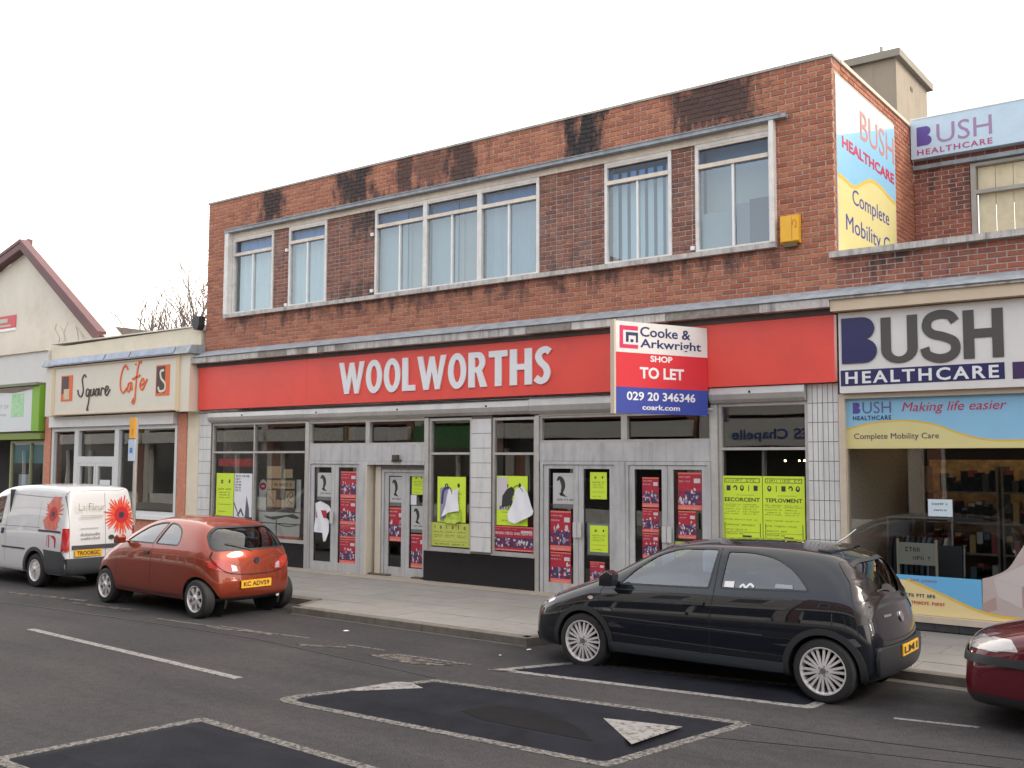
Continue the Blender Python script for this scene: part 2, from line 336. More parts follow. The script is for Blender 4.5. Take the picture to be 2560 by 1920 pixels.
for pts in [[(-17.3, -5.0), (-15.3, -4.72), (-15.25, -4.85), (-17.2, -5.1)], [(-15.3, -5.0), (-13.8, -4.84), (-13.9, -5.0), (-15.2, -5.1)], [(-11.9, -5.12), (-10.5, -4.98), (-10.5, -5.08), (-11.5, -5.2)],
            [(-9.75, -5.30), (-9.12, -5.05), (-9.05, -5.12), (-9.55, -5.36)], [(-8.55, -5.25), (-8.3, -5.05), (-7.6, -5.08), (-7.30, -5.02), (-7.8, -5.2), (-7.35, -5.14), (-7.75, -5.34), (-8.2, -5.33)], [(-6.95, -5.03), (-6.6, -4.95), (-6.6, -5.0), (-6.9, -5.08)]]:
    sheet('worn_marking', pts, .001, PAINTG)
sheet('tar_seam', band([(-30, -6.2), (-16.3, -5.66), (-12.3, -5.42), (-10.4, -5.36), (-8.5, -5.56), (-7.1, -5.72)], .035), .0005, SEAM)
sheet('tar_seam', band([(-3.8, -5.47), (-2.7, -5.35), (-1.6, -5.17), (2, -4.6)], .028), .0005, SEAM)
sheet('tar_seam', band([(-3.95, -6.1), (-2.75, -5.74), (0, -5.1)], .018), .0005, SEAM)
# speed cushions
def smooth_poly(pts, r, n=6):
    """round the corners of a polygon"""
    o = []; k = len(pts)
    for i in range(k):
        p = Vector(pts[i]); a = Vector(pts[i-1]); c = Vector(pts[(i+1) % k]); rr = min(r[i] if isinstance(r, (list, tuple)) else r, .46*(a-p).length, .46*(c-p).length)
        p0 = p+(a-p).normalized()*rr; p1 = p+(c-p).normalized()*rr
        for j in range(n+1):
            t = j/n; o.append(tuple(p0*(1-t)**2+p*2*t*(1-t)+p1*t*t))
    return o
def shrink(pts, d):
    c = Vector((sum(p[0] for p in pts)/len(pts), sum(p[1] for p in pts)/len(pts))); k = len(pts); o = []
    for i in range(k):
        a = Vector(pts[i-1]); p = Vector(pts[i]); e = Vector(pts[(i+1) % k]); d1 = (p-a).normalized(); d2 = (e-p).normalized()
        n1 = Vector((-d1.y, d1.x)); n2 = Vector((-d2.y, d2.x))
        if n1.dot(c-p) < 0: n1 = -n1
        if n2.dot(c-p) < 0: n2 = -n2
        b = (n1+n2).normalized(); o.append(tuple(p+b*d/max(.35, b.dot(n1))))
    return o
def cushion(pts, rounding, label, edge, arrows=(), patches=()):
    c = (sum(p[0] for p in pts)/len(pts), sum(p[1] for p in pts)/len(pts))
    t = empty('speed_cushion', (c[0], c[1], 0), label=label, cat='speed cushion')
    L0 = lambda P: [(x-c[0], y-c[1]) for x, y in P]
    outer = smooth_poly(L0(pts), rounding); inn = smooth_poly(L0(shrink(pts, .10)), [max(.01, r_*.85) for r_ in rounding]); top = smooth_poly(L0(shrink(pts, .34)), [max(.01, r_*.7) for r_ in rounding])
    b = MB(); b.prism(outer, 'z', .0005, .0045, holes=[inn[::-1]]); b.build('edge_line', edge, t)
    n = len(inn); vs = [(x, y, .0005) for x, y in inn]+[(x, y, .052) for x, y in top]
    b = MB(); b.add(vs, [(i, (i+1) % n, n+(i+1) % n, n+i) for i in range(n)]+[tuple(range(n, 2*n))]); b.build('hump', NEWTAR, t)
    for a in arrows:
        b = MB(); P = [(x-c[0], y-c[1]) for x, y in a]
        def zt(x, y):      # height of the hump surface
            return .052
        b.prism(P, 'z', .0525, .0555); b.build('white_triangle', PAINT, t)
    for a in patches:
        b = MB(); b.prism([(x-c[0], y-c[1]) for x, y in a], 'z', .0523, .0545); b.build('tar_patch', mat('black_tar_patch', (.005, .005, .007), .8, spec=.15, var=.3, vscale=6, bump=.4, bscale=100), t)
    return t
cushion([(-7.75, -7.42), (-7.05, -5.78), (-3.70, -5.42), (-4.05, -7.28)], [.35, .05, .06, .06], 'black speed cushion with white border and two white triangles in mid road', PAINTW,
        arrows=[[(-7.30, -7.0), (-6.72, -6.33), (-7.0, -6.22), (-7.12, -6.30)], [(-4.72, -6.25), (-4.05, -6.09), (-4.12, -6.80)]],
        patches=[[(-5.75, -6.45), (-5.3, -6.37), (-4.75, -6.62), (-4.40, -6.92), (-5.5, -6.93), (-5.85, -6.8)]])
cushion([(-6.90, -5.05), (-6.42, -4.12), (-3.42, -3.6), (-3.50, -4.62)], [.05, .2, .2, .1], 'black speed cushion lying under the black hatchback', PAINT)
cushion([(-7.85, -9.98), (-7.62, -8.20), (-3.6, -8.42), (-3.6, -9.98)], [.1, .08, .1, .1], 'nearest dark speed cushion cut by the lower left frame edge', PAINTW)
# kerb and pavement
KERB = [(-60, -2.95), (-12.02, -2.95), (-11.74, -3.64), (-7.42, -3.66), (-7.08, -2.80), (12, -2.80)]
def kerb_y(x):
    for (x0, y0), (x1, y1) in zip(KERB, KERB[1:]):
        if x0 <= x <= x1: return y0+(y1-y0)*(x-x0)/(x1-x0)
    return KERB[0][1]
KERBM = mat('kerb_concrete', (.15, .135, .115), .85, var=.2, vscale=8, bump=.4, bscale=80, dirt=((.07, .06, .052), .6))
SLABM = mat('pavement_concrete', (.235, .222, .208), .85, var=.10, vscale=3.5, bump=.35, bscale=90, dirt=((.17, .155, .14), .45))
PAVEB = mat('pavement_bedding', (.20, .187, .173), .95)
pav = MB().prism([(x, y+.12) for x, y in KERB]+[(12, .6), (-60, .6)], 'z', .004, .0855).build('pavement', PAVEB, kind='structure')
KB = empty('kerb', (0, 0, 0), kind='structure')
def kerb_stone(p, q):
    d = (Vector(q)-Vector(p)).normalized(); n = Vector((-d.y, d.x)); g = d*.004
    a, b_ = Vector(p)+g, Vector(q)-g
    P = [a, b_, b_+n*.125, a+n*.125]
    vs = [(x, y, .0) for x, y in P]+[(x, y, .092) for x, y in P[:2]]+[(x, y, .104) for x, y in (a+n*.022, b_+n*.022, b_+n*.125, a+n*.125)]
    b = MB(); b.add(vs, [(0, 1, 5, 4), (4, 5, 7, 6), (6, 7, 8, 9), (1, 2, 8, 7, 5), (0, 4, 6, 9, 3), (3, 9, 8, 2), (0, 3, 2, 1)]); return b.build('kerb_stone', KERBM, KB)
for (x0, y0), (x1, y1) in zip(KERB, KERB[1:]):
    if x0 < -50: x0 = -32
    if x1 > 10: x1 = 3
    L_ = math.hypot(x1-x0, y1-y0); n = max(1, round(L_/.915))
    for i in range(n):
        kerb_stone((x0+(x1-x0)*i/n, y0+(y1-y0)*i/n), (x0+(x1-x0)*(i+1)/n, y0+(y1-y0)*(i+1)/n))
CHAN = mat('pale_gutter', (.12, .108, .098), .85, var=.25, vscale=6, bump=.3)
sheet('gutter', [(-7.1, -2.99), (3, -2.99), (3, -2.805), (-7.1, -2.805)], .0005, CHAN)
sheet('gutter', [(-11.7, -3.71), (-7.4, -3.73), (-7.4, -3.665), (-11.7, -3.645)], .0005, mat('gutter_line', (.085, .075, .066), .85, var=.3, vscale=6))
random.seed(11)
rows = [(-.42-.595*i, -.42-.595*(i+1)) for i in range(6)]
meshes = {}
def slab(x0, x1, y0, y1, h=.017):
    key = (round(x1-x0, 2), round(y0-y1, 2))
    if key not in meshes:
        b = MB(); b.box(.004, key[0]-.004, .004, key[1]-.004, 0, .017); meshes[key] = b.mesh('paving_slab', SLABM)
    inst('paving_slab', meshes[key], (x0, y1, .086+random.uniform(-.0015, .0015)), pav)
def clip(P, a, b_, c):      # keep a*x+b*y >= c
    o = []
    for i, p in enumerate(P):
        q = P[(i+1) % len(P)]; dp, dq = a*p[0]+b_*p[1]-c, a*q[0]+b_*q[1]-c
        if dp >= 0: o.append(p)
        if dp*dq < 0: t = dp/(dp-dq); o.append((p[0]+(q[0]-p[0])*t, p[1]+(q[1]-p[1])*t))
    return o
def slab_poly(P):
    if len(P) < 3 or abs(sum(P[i][0]*P[(i+1) % len(P)][1]-P[(i+1) % len(P)][0]*P[i][1] for i in range(len(P)))) < .02: return
    MB().prism(P, 'z', .086, .103).build('paving_slab', SLABM, pav)
for r_, (ya, yb) in enumerate(rows):
    x = -27.0+(r_ % 2)*.45
    while x < 2.2:
        x2 = x+.9; k0, k1 = kerb_y(x), kerb_y(x2)
        if max(abs(k0-k1), abs(kerb_y((x+x2)/2)-k0)) > .1:      # beside a slanted kerb: cut to fit
            R_ = [(x+.004, yb+.004), (x2-.004, yb+.004), (x2-.004, ya-.004), (x+.004, ya-.004)]; right = x > -10
            slab_poly(clip(R_, 0, 1, (-2.67 if right else -2.82)))
            low = clip(clip(R_, 0, -1, (2.675 if right else 2.825)), 0, 1, -3.515)
            p, q = (KERB[3], KERB[4]) if right else (KERB[1], KERB[2])
            dx, dy = q[0]-p[0], q[1]-p[1]; l = math.hypot(dx, dy); nx, ny = -dy/l, dx/l
            slab_poly(clip(low, nx, ny, nx*p[0]+ny*p[1]+.13) if low else [])
        else:
            ky = max(k0, k1)+.13
            if yb >= ky: slab(x, x2, ya, yb)
            elif ya-.1 > ky: slab(x, x2, ya, round(ky, 2))
        x = x2
STEP = mat('tan_threshold_stone', (.33, .285, .23), .8, var=.12, vscale=5, bump=.2)
b = MB()
for i in range(12): b.box(-19.0+i*1.19, -17.815+i*1.19, -.41, .6, .08, .107)
b.build('threshold_strip', STEP, pav)
MB().prism([(-60, -12.1), (60, -12.1), (60, -40), (-60, -40)], 'z', .004, .10).build('far_pavement', SLABM, kind='structure')
# litter
def bit(x, y, s, label, z=.001, col=WHITE):
    b = MB(); random.seed(int(abs(x*100))); P = [(s*(.6+.5*random.random())*cos(a), s*(.4+.5*random.random())*sin(a), random.random()*.012) for a in [i*2*pi/7 for i in range(7)]]
    b.add([(0, 0, .014)]+P, [(0, i+1, (i+1) % 7+1) for i in range(7)]); b.build('litter_scrap', col, loc=(x, y, z), label=label, cat='litter')
bit(-9.95, -4.25, .045, 'white scrap of litter on the road beyond the bay lines')
bit(-7.25, -3.85, .04, 'pale scrap of litter by the kerb at the black hatchback nose')
bit(-14.2, -.12, .03, 'tiny white scrap on the doorstep of the first shop doors', .107)
bit(-7.3, -4.35, .025, 'small grey scrap of litter left of the black hatchback front bumper')

# ================================================================== WALLS OF BRICK
def brick_region(u0, u1, z0, z1, holes, bond='stretcher', L_=.215, H=.064, j=.0135):
    o = []; r = 0; z = z0
    pit = H+j
    n = max(1, round((z1-z0)/pit)); pit = (z1-z0)/n; H = pit-j
    for r in range(n):
        z = z0+r*pit; u = u0-((L_+j)/2 if r % 2 else 0); k = 0
        while u < u1-.02:
            l = L_
            if bond == 'flemish':
                l = L_ if (k+r) % 2 == 0 else .102
                if k == 0 and r % 2: u = u0
            a, b_ = max(u, u0), min(u+l, u1)
            segs = [(a, b_)]
            for (hu0, hu1, hz0, hz1) in holes:
                if z+H > hz0+.01 and z < hz1-.01:
                    ns = []
                    for (p, q) in segs:
                        if q <= hu0 or p >= hu1: ns.append((p, q))
                        else:
                            if p < hu0-.02: ns.append((p, hu0))
                            if q > hu1+.02: ns.append((hu1, q))
                    segs = ns
            for p, q in segs:
                if q-p > .03: o.append((p, q, z, z+H))
            u += l+j; k += 1
    return o
_bm = {}
def brick_mesh(l, h, m, face):
    key = (round(l, 2), round(h, 3), m.name, face)
    if key not in _bm:
        b = MB(); l, h = key[0], key[1]; e = .004
        if face == 'x':     # faces -y
            b.add([(0, .02, 0), (l, .02, 0), (l, .02, h), (0, .02, h), (0, e, 0), (l, e, 0), (l, e, h), (0, e, h), (e, 0, e), (l-e, 0, e), (l-e, 0, h-e), (e, 0, h-e)],
                  [(0, 1, 5, 4), (1, 2, 6, 5), (2, 3, 7, 6), (3, 0, 4, 7), (4, 5, 9, 8), (5, 6, 10, 9), (6, 7, 11, 10), (7, 4, 8, 11), (8, 9, 10, 11)])
        else:               # faces +x
            b.add([(-.02, 0, 0), (-.02, l, 0), (-.02, l, h), (-.02, 0, h), (-e, 0, 0), (-e, l, 0), (-e, l, h), (-e, 0, h), (0, e, e), (0, l-e, e), (0, l-e, h-e), (0, e, h-e)],
                  [(0, 1, 5, 4), (1, 2, 6, 5), (2, 3, 7, 6), (3, 0, 4, 7), (4, 5, 9, 8), (5, 6, 10, 9), (6, 7, 11, 10), (7, 4, 8, 11), (8, 9, 10, 11)])
        _bm[key] = b.mesh('brick', m)
    return _bm[key]
def lay_bricks(parent, sets, limit=300):
    """sets: (bricks, wall position, face, material); nearest ones as parts, the rest as one part"""
    allb = []
    for bl, pos, face, m in sets:
        for (p, q, z0, z1) in bl:
            c = Vector(((p+q)/2, pos, z0)) if face == 'x' else Vector((pos, (p+q)/2, z0))
            vis = (q-p)*(z1-z0)*(abs((CAM-c).normalized().y) if face == 'x' else abs((CAM-c).normalized().x))/(CAM-c).length_squared
            allb.append((-vis, p, q, z0, z1, pos, face, m))
    allb.sort(key=lambda t: t[0]); random.seed(5)
    rest = {}
    for i, (d, p, q, z0, z1, pos, face, m) in enumerate(allb):
        me = brick_mesh(q-p, z1-z0, m, face); off = random.uniform(-.0025, .0025)
        loc = (p, pos+off, z0) if face == 'x' else (pos-off, p, z0)
        if i < limit: inst('brick', me, loc, parent)
        else: rest.setdefault(m.name, []).append((me, loc))
    for k, lst in rest.items():
        b = MB()
        for me, loc in lst: b.add([(v.co.x+loc[0], v.co.y+loc[1], v.co.z+loc[2]) for v in me.vertices], [tuple(p.vertices) for p in me.polygons])
        me = b.mesh('brickwork', MAT[k], fix=False)
        o = inst('brickwork', me, parent=parent); o['kind'] = 'stuff'
# ================================================================== RED SHOP BUILDING
XL, XR, ZT = -18.95, -4.79, 8.0
SH = empty('shop_building', (XL, 0, .1), label='two storey red brick shop building with soot stained parapet and long red fascia', cat='shop building')
SH.location = (0, 0, 0)
STAINS = [(-17.2, -16.5, 7.2, 8.1, .95), (-14.75, -13.85, 7.2, 8.1, .95), (-13.2, -12.75, 7.2, 8.1, .8), (-12.0, -11.2, 7.2, 8.1, .85), (-9.3, -8.6, 7.2, 8.1, 1.0), (-7.25, -5.9, 7.25, 8.1, .85), (-13.9, -11.2, 7.15, 7.4, .75), (-18, -5.8, 5.24, 5.34, .75), (-12.7, -11.3, 7.4, 8.1, .55), (-17.9, -17.5, 7.25, 7.4, .3), (-9.9, -8.6, 5.36, 5.48, .6), (-15.2, -13.8, 5.36, 5.5, .6), (-14.3, -13.8, 6.6, 7.2, .5), (-15, -14.8, 5.1, 5.3, .5)]
BR = brick_mat('red_brick', [(.28, .09, .053), (.38, .13, .07), (.44, .17, .092), (.31, .105, .066), (.41, .145, .078)], STAINS)
MORS = brick_mat('sooty_mortar', [(.45, .38, .32), (.45, .38, .32)], STAINS)
BRP = brick_mat('weathered_brown_brick', [(.17, .068, .05), (.24, .09, .064), (.30, .12, .085), (.15, .075, .065), (.25, .10, .07)], [(-14.35, -13.8, 6.7, 7.2, .9), (-9.9, -8.6, 5.4, 5.5, .6), (-15.2, -13.8, 5.4, 5.52, .7)], bloom=.5)
WBAND = (-18.2, -5.66, 5.33, 7.27)
# backing walls (mortar) round the window band
b = MB()
b.box(XL+.003, XR-.003, .010, .34, 4.50, 5.33); b.box(XL+.003, XR-.003, .010, .34, 7.27, ZT-.03)
b.box(XL+.003, -18.2, .010, .34, 5.33, 7.27); b.box(-5.66, XR-.003, .010, .34, 5.33, 7.27)
b.box(XR-.34, XR-.008, .341, 3.99, .1, ZT-.03); b.box(XL+.01, XL+.34, .341, 10, .1, ZT-.03)
PAN = [(-16.75, -16.27), (-15.12, -13.77), (-9.87, -8.57), (-7.35, -6.95)]
for a, c in PAN: b.box(a+.001, c-.001, .062, .34, 5.415, 7.19)
b.build('wall', MORS, SH)
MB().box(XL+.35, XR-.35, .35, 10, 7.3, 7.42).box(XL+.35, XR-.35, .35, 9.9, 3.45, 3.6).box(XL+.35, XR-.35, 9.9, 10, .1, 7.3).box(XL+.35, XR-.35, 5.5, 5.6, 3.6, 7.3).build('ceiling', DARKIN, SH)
main = brick_region(XL, XR, 4.655, ZT-.03, [WBAND])
panels = sum([brick_region(a, c, 5.42, 7.19, [], 'flemish') for a, c in PAN], [])
side = brick_region(.03, 4.0, 5.18, ZT-.03, [(.10, 2.86, 5.0, 7.76)], 'stretcher')
lay_bricks(SH, [(main, 0.0, 'x', BR), (panels, .052, 'x', BRP), (side, XR+.002, 'y', BR)])
# coping
random.seed(2)
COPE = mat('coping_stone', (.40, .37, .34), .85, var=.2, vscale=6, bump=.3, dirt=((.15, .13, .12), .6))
x = XL-.02
while x < XR-.1:
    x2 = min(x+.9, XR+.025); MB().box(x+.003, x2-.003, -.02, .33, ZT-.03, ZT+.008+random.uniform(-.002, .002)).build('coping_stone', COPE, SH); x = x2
y = .335
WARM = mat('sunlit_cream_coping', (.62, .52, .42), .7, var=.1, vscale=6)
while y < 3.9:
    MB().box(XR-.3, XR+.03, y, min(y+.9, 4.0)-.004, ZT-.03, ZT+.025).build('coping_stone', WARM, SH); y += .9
# window band surround
MB().box(-18.24, -5.44, -.115, .05, 7.205, 7.262).box(-18.2, -5.52, -.13, -.02, 7.262, 7.275).build('window_hood', LEAD, SH)
MB().box(-18.2, -5.66, .02, .10, 7.10, 7.204).build('window_head', CREAMF, SH)
MB().box(-18.24, -5.62, -.09, .14, 5.335, 5.412).build('window_sill', STONE, SH)
MB().box(-18.235, -18.11, -.10, .12, 5.4125, 7.204).build('surround_post', WHITEF, SH)
MB().box(-5.70, -5.63, -.10, .12, 5.4125, 7.204).build('surround_post', WHITEF, SH)
BLIND = mat('pale_blind', (.36, .385, .375), .8, var=.06, vscale=2)
BLIND2 = mat('yellowed_blind', (.37, .37, .33), .8, var=.08, vscale=2)
BLINDW = mat('white_blind', (.52, .56, .55), .8, var=.05, vscale=3)
CURT = mat('grey_curtain', (.36, .40, .41), .9, var=.06, vscale=3)
def upper_window(x0, x1, bays, mull=True, ztr=6.755, style='blind', seed=1):
    """cream timber window: bays with a top light, a transom and two casements each"""
    z0, z1 = 5.414, 7.098; fw = .055
    b = MB(); b.box(x0, x1, .03, .11, z0, z0+.05); b.box(x0, x1, .03, .11, z1-.05, z1)
    b.box(x0, x0+fw, .03, .11, z0+.05, z1-.05); b.box(x1-fw, x1, .03, .11, z0+.05, z1-.05)
    bw = (x1-x0)/bays
    for i in range(1, bays): b.box(x0+bw*i-.05, x0+bw*i+.05, .025, .11, z0+.05, z1-.05)
    wn = b.build('window', WHITEF, SH)
    b = MB()
    for i in range(bays):
        a, c = x0+bw*i+(.055 if i == 0 else .051), x0+bw*(i+1)-(.055 if i == bays-1 else .051)
        b.box(a, c, .012, .10, ztr-.032, ztr+.032); b.box(a, c, .035, .10, z1-.085, z1-.051)
    b.build('transom', CREAMF, wn)
    b = MB()
    for i in range(bays):
        a, c = x0+bw*i+.05, x0+bw*(i+1)-.05; m_ = (a+c)/2
        if mull: b.box(m_-.018, m_+.018, .035, .09, z0+.051, ztr-.033)
    b.build('mullion', WHITE, wn)
    random.seed(seed)
    for i in range(bays):
        a, c = x0+bw*i+.05, x0+bw*(i+1)-.05; m_ = (a+c)/2
        # each pane sits at its own slight tilt
        for (p, q, r_, s_) in ([(a, m_-.017, z0+.05, ztr-.03), (m_+.017, c, z0+.05, ztr-.03)] if mull else [(a, c, z0+.05, ztr-.03)]):
            t1, t2 = random.uniform(-.004, .004), random.uniform(-.004, .004)
            bb = MB(); bb.add([(p, .075+t1, r_), (q, .075, r_), (q, .075+t2, s_), (p, .075+t1+t2, s_)], [(0, 1, 2, 3)]); bb.build('pane', GLASSUP, wn)
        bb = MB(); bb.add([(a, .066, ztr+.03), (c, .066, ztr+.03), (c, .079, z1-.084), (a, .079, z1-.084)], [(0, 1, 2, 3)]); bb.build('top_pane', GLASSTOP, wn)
    # blinds and curtains inside
    n = 0
    for i in range(bays):
        a, c = x0+bw*i+.04, x0+bw*(i+1)-.04
        st = style[i % len(style)] if isinstance(style, (list, tuple)) else style
        if st == 'blind':
            m_ = a+(c-a)*random.uniform(.42, .60); MB().box(a, m_, .20, .21, z0+.02, z1-.1).build('blind', BLIND, wn); MB().box(m_+.004, c, .225, .235, z0+.02+random.uniform(0, .1), z1-.1).build('blind', BLIND2, wn)
            MB().box(a+(c-a)*.62, a+(c-a)*.64, .19, .199, z0+.03, ztr).build('blind_edge', CURT, wn)
        elif st == 'folds' or st == 'half':
            b = MB(); k = 60; vs = []
            a2 = a if st == 'folds' else a+(c-a)*.0
            for j in range(k+1):
                u = j/k; vs.append((a2+(c-a2)*u, .20+.018*sin(u*30+seed)+.008*sin(u*71), z0+.02)); vs.append((a2+(c-a2)*u, .20+.014*sin(u*30+seed)+.008*sin(u*71), z1-.1))
            b.add(vs, [(2*j, 2*j+2, 2*j+3, 2*j+1) for j in range(k)]); b.build('curtain', CURT if st == 'folds' else BLINDW, wn, smooth=True)
        elif st == 'strips':
            for j in range(7):
                u = a+(c-a)*(j+.15)/7+.01*random.random(); MB().box(u, u+(c-a)/7*.62, .19+.01*(j % 2), .20+.01*(j % 2), z0+.02, z1-.16).build('blind_strip', BLINDW, wn)
            MB().box(a, c, .45, .46, z0, z1).build('backdrop', mat('dim_room_wall', (.22, .24, .27), .9), wn)
        else:
            MB().box(a, c, .35, .36, z0, z1).build('backdrop', mat('pale_room_wall', (.44, .42, .37), .9), wn)
            MB().box(a+(c-a)*.02, a+(c-a)*.48, .16, .17, z0+.02, z0+.62).build('board', mat('grey_board', (.33, .33, .31), .8), wn)
            MB().box(a+(c-a)*.5, a+(c-a)*.68, .16, .17, z0+.02, z0+.70).build('board', mat('mauve_board', (.25, .22, .24), .8), wn)
            MB().box(a+(c-a)*.68, c, .16, .17, z0+.02, z0+.74).build('board', mat('dark_board', (.07, .05, .06), .8), wn)
    return wn
upper_window(-18.10, -16.76, 1, style='half', seed=1, ztr=6.72)
upper_window(-16.27, -15.13, 1, style='half', seed=4, ztr=6.76)
upper_window(-13.77, -9.88, 3, style=['blind', 'blind', 'folds'], seed=6)
upper_window(-8.57, -7.355, 1, style='strips', seed=8)
upper_window(-6.945, -5.71, 1, style='open', seed=9, ztr=6.74)
b = MB()
for (x_, z_) in [(-13.83, 6.62), (-13.83, 5.52), (-16.32, 6.62), (-16.32, 5.47), (-6.99, 5.5)]: b.box(x_-.03, x_+.03, .0, .05, z_-.03, z_+.03)
b.build('pipe_bracket', WHITE, SH)
STONEL = mat('pale_stone', (.62, .59, .54), .8, var=.15, vscale=12, bump=.4, bscale=40, streak=.5); STONED = mat('grimy_stone', (.27, .24, .21), .85, var=.35, vscale=14, bump=.5, bscale=40)
# cornice: lead flashing, concrete nosing, shadow gap
b = MB(); b.prism([(-.01, 4.655), (-.01, 4.60), (-.30, 4.485), (-.33, 4.50)], 'x', XL-.02, 2.5); b.build('lead_flashing', LEAD, SH)
random.seed(8); x = -19.28
b_ = [.8, 1.2, .5, .9, .34, .3, .26, .2, .3, .24, .34, 1.6, 1.3, 1.1, .9, 1.7, 1.5, 1.3]
i = 0
while x < XR:
    x2 = min(x+b_[i % len(b_)], XR); MB().box(x+.004, x2-.004, -.30+random.uniform(-.004, .004), .0, 4.365+random.uniform(-.004, .004), 4.482).build('cornice_block', random.choice([STONE, STONE, STONEL, STONED]), SH); x = x2; i += 1
b = MB(); b.box(XL-.3, XR, -.14, .0, 4.285, 4.36); b.build('shadow_gap_board', mat('shadow_dark_board', (.10, .085, .08), .8, var=.2), SH)  # shadow under the cornice is put into this strip's dark colour
# signboard (a thing of its own)
SG = empty('fascia_sign', (-12, -.12, 3.3), label='long red fascia signboard with white WOOLWORTHS letters', cat='shop sign')
x0s = [-19.0, -15.45, -11.9, -8.35, -4.79]
for a, c in zip(x0s, x0s[1:]): MB().box(a+12+.0015, c+12-.0015, 0, .105, .052, .982).build('sign_panel', RED, SG)
LET = mat('white_letter', (.74, .75, .76), .35)
def stroke(pts, wd, n=1):
    """closed outline of a thick smooth stroke"""
    P = []
    q = [Vector(pts[0])*2-Vector(pts[1])]+[Vector(p) for p in pts]+[Vector(pts[-1])*2-Vector(pts[-2])]
    for i in range(1, len(q)-2):
        for k in range(6):
            t = k/6; a, b0, c, d = q[i-1], q[i], q[i+1], q[i+2]
            P.append(.5*((2*b0)+(c-a)*t+(2*a-5*b0+4*c-d)*t*t+(3*b0-a-3*c+d)*t**3))
    P.append(q[-2]); L_, R_ = [], []
    for i, p in enumerate(P):
        d = (P[min(i+1, len(P)-1)]-P[max(i-1, 0)]).normalized(); nrm = Vector((-d.y, d.x)); ww = wd(i/(len(P)-1)) if callable(wd) else wd
        L_.append(tuple(p+nrm*ww/2)); R_.append(tuple(p-nrm*ww/2))
    return L_+R_[::-1]
def ell(cx, cy, rx, ry, n=28): return [(cx+rx*cos(2*pi*i/n), cy+ry*sin(2*pi*i/n)) for i in range(n)]
def arc(cx, cy, rx, ry, a0, a1, n=12): return [(cx+rx*cos(rad(a0+(a1-a0)*i/n)), cy+ry*sin(rad(a0+(a1-a0)*i/n))) for i in range(n+1)]
GL = {'W': (.92, [(0, 1), (.175, 1), (.29, .40), (.40, .98), (.55, .98), (.66, .40), (.76, 1), (.93, 1), (.72, 0), (.58, 0), (.475, .55), (.37, 0), (.21, 0)], []),
      'O': (.56, ell(.28, .5, .28, .52), [ell(.28, .5, .115, .33)]), 'L': (.43, [(0, 0), (.43, 0), (.43, .17), (.19, .17), (.19, 1), (0, 1)], []),
      'T': (.54, [(.18, 0), (.37, 0), (.37, .82), (.54, .82), (.54, 1), (0, 1), (0, .82), (.18, .82)], []),
      'H': (.62, [(0, 0), (.2, 0), (.2, .42), (.42, .42), (.42, 0), (.62, 0), (.62, 1), (.42, 1), (.42, .58), (.2, .58), (.2, 1), (0, 1)], []),
      'R': (.54, [(0, 0), (.19, 0), (.19, .42), (.24, .42), (.36, 0), (.56, 0), (.40, .46)]+arc(.30, .72, .20, .28, -50, 90)+[(0, 1)], [[(.19, .57), (.19, .85)]+arc(.24, .71, .09, .14, 80, -80)]),
      'S': (.46, stroke([(.42, .86), (.32, .93), (.18, .89), (.11, .75), (.17, .60), (.30, .46), (.35, .30), (.30, .14), (.17, .08), (.03, .17)], .175), [])}
xs = -14.52+12; sc_w = .86; zz0 = .232; HH = .612
tot = sum(GL[c][0] for c in 'WOOLWORTHS'); KW = (5.02-9*.052)/(tot*HH); gap = .052
for c in 'WOOLWORTHS':
    wd, outl, holes = GL[c]; b = MB(); k = HH*KW
    b.prism([(xs+u*k, zz0+v*HH) for u, v in outl], 'y', -.026, -.001, holes=[[(xs+u*k, zz0+v*HH) for u, v in h][::-1] for h in holes]); b.build('letter', LET, SG)
    xs += wd*k+gap
# ---- shop front structure
b = MB(); b.box(XL, -18.67, .012, .34, .1, 3.30); b.box(-11.31, -10.86, .012, .34, .645, 3.05); b.box(-5.235, XR, .012, .34, .1, 3.40); b.build('pilaster', GROUT, SH)
def tiles(x0, x1, z0, z1, cols, rows, proud=.0):
    g = .009; tw, th = (x1-x0)/cols, (z1-z0)/rows
    me = MB().box(g/2, tw-g/2, 0, .012, g/2, th-g/2).mesh('tile', TILEW)
    for i in range(cols):
        for j in range(rows): inst('tile', me, (x0+i*tw, proud+random.uniform(-.001, .001), z0+j*th), SH)
tiles(-19.10, -18.67, .108, 3.28, 1, 12); MB().box(-19.10, XL-.001, .013, .3, .1, 3.28).build('pilaster_return', GROUT, SH)
tiles(-11.31, -10.86, .68, 2.99, 1, 9); tiles(-5.235, -4.795, .108, 3.345, 6, 12)
# roller shutter boxes
KEY = mat('black_keyhole', (.006, .006, .006), .6)
def shutter_box(x0, x1, z0, z1, holes):
    o = MB().prism([(-.02, z1), (-.09, z1-.03), (-.105, (z0+z1)/2), (-.085, z0+.05), (-.03, z0), (.30, z0), (.30, z1)], 'x', x0, x1).build('shutter_box', ALU, SH)
    for h in holes: MB().cyl((h, -.112, z0+(z1-z0)*.6), (h, -.08, z0+(z1-z0)*.6), .016, n=10).build('keyhole', KEY, o)
shutter_box(-18.68, -15.58, 3.06, 3.30, [-17.5]); shutter_box(-15.575, -13.45, 3.055, 3.30, [-15.2]); shutter_box(-13.445, -10.0, 3.05, 3.30, [-13.0, -10.9]); shutter_box(-9.995, -6.80, 3.04, 3.32, [-8.1]); shutter_box(-6.70, -5.24, 3.115, 3.365, [-6.05])
MB().box(-19.1, -18.66, -.02, .011, 3.285, 3.34).box(-18.66, -6.7, -.06, .25, 3.305, 3.345).build('fascia_soffit', mat('dirty_white_board', (.45, .43, .41), .7, var=.2, vscale=4, streak=.6), SH)
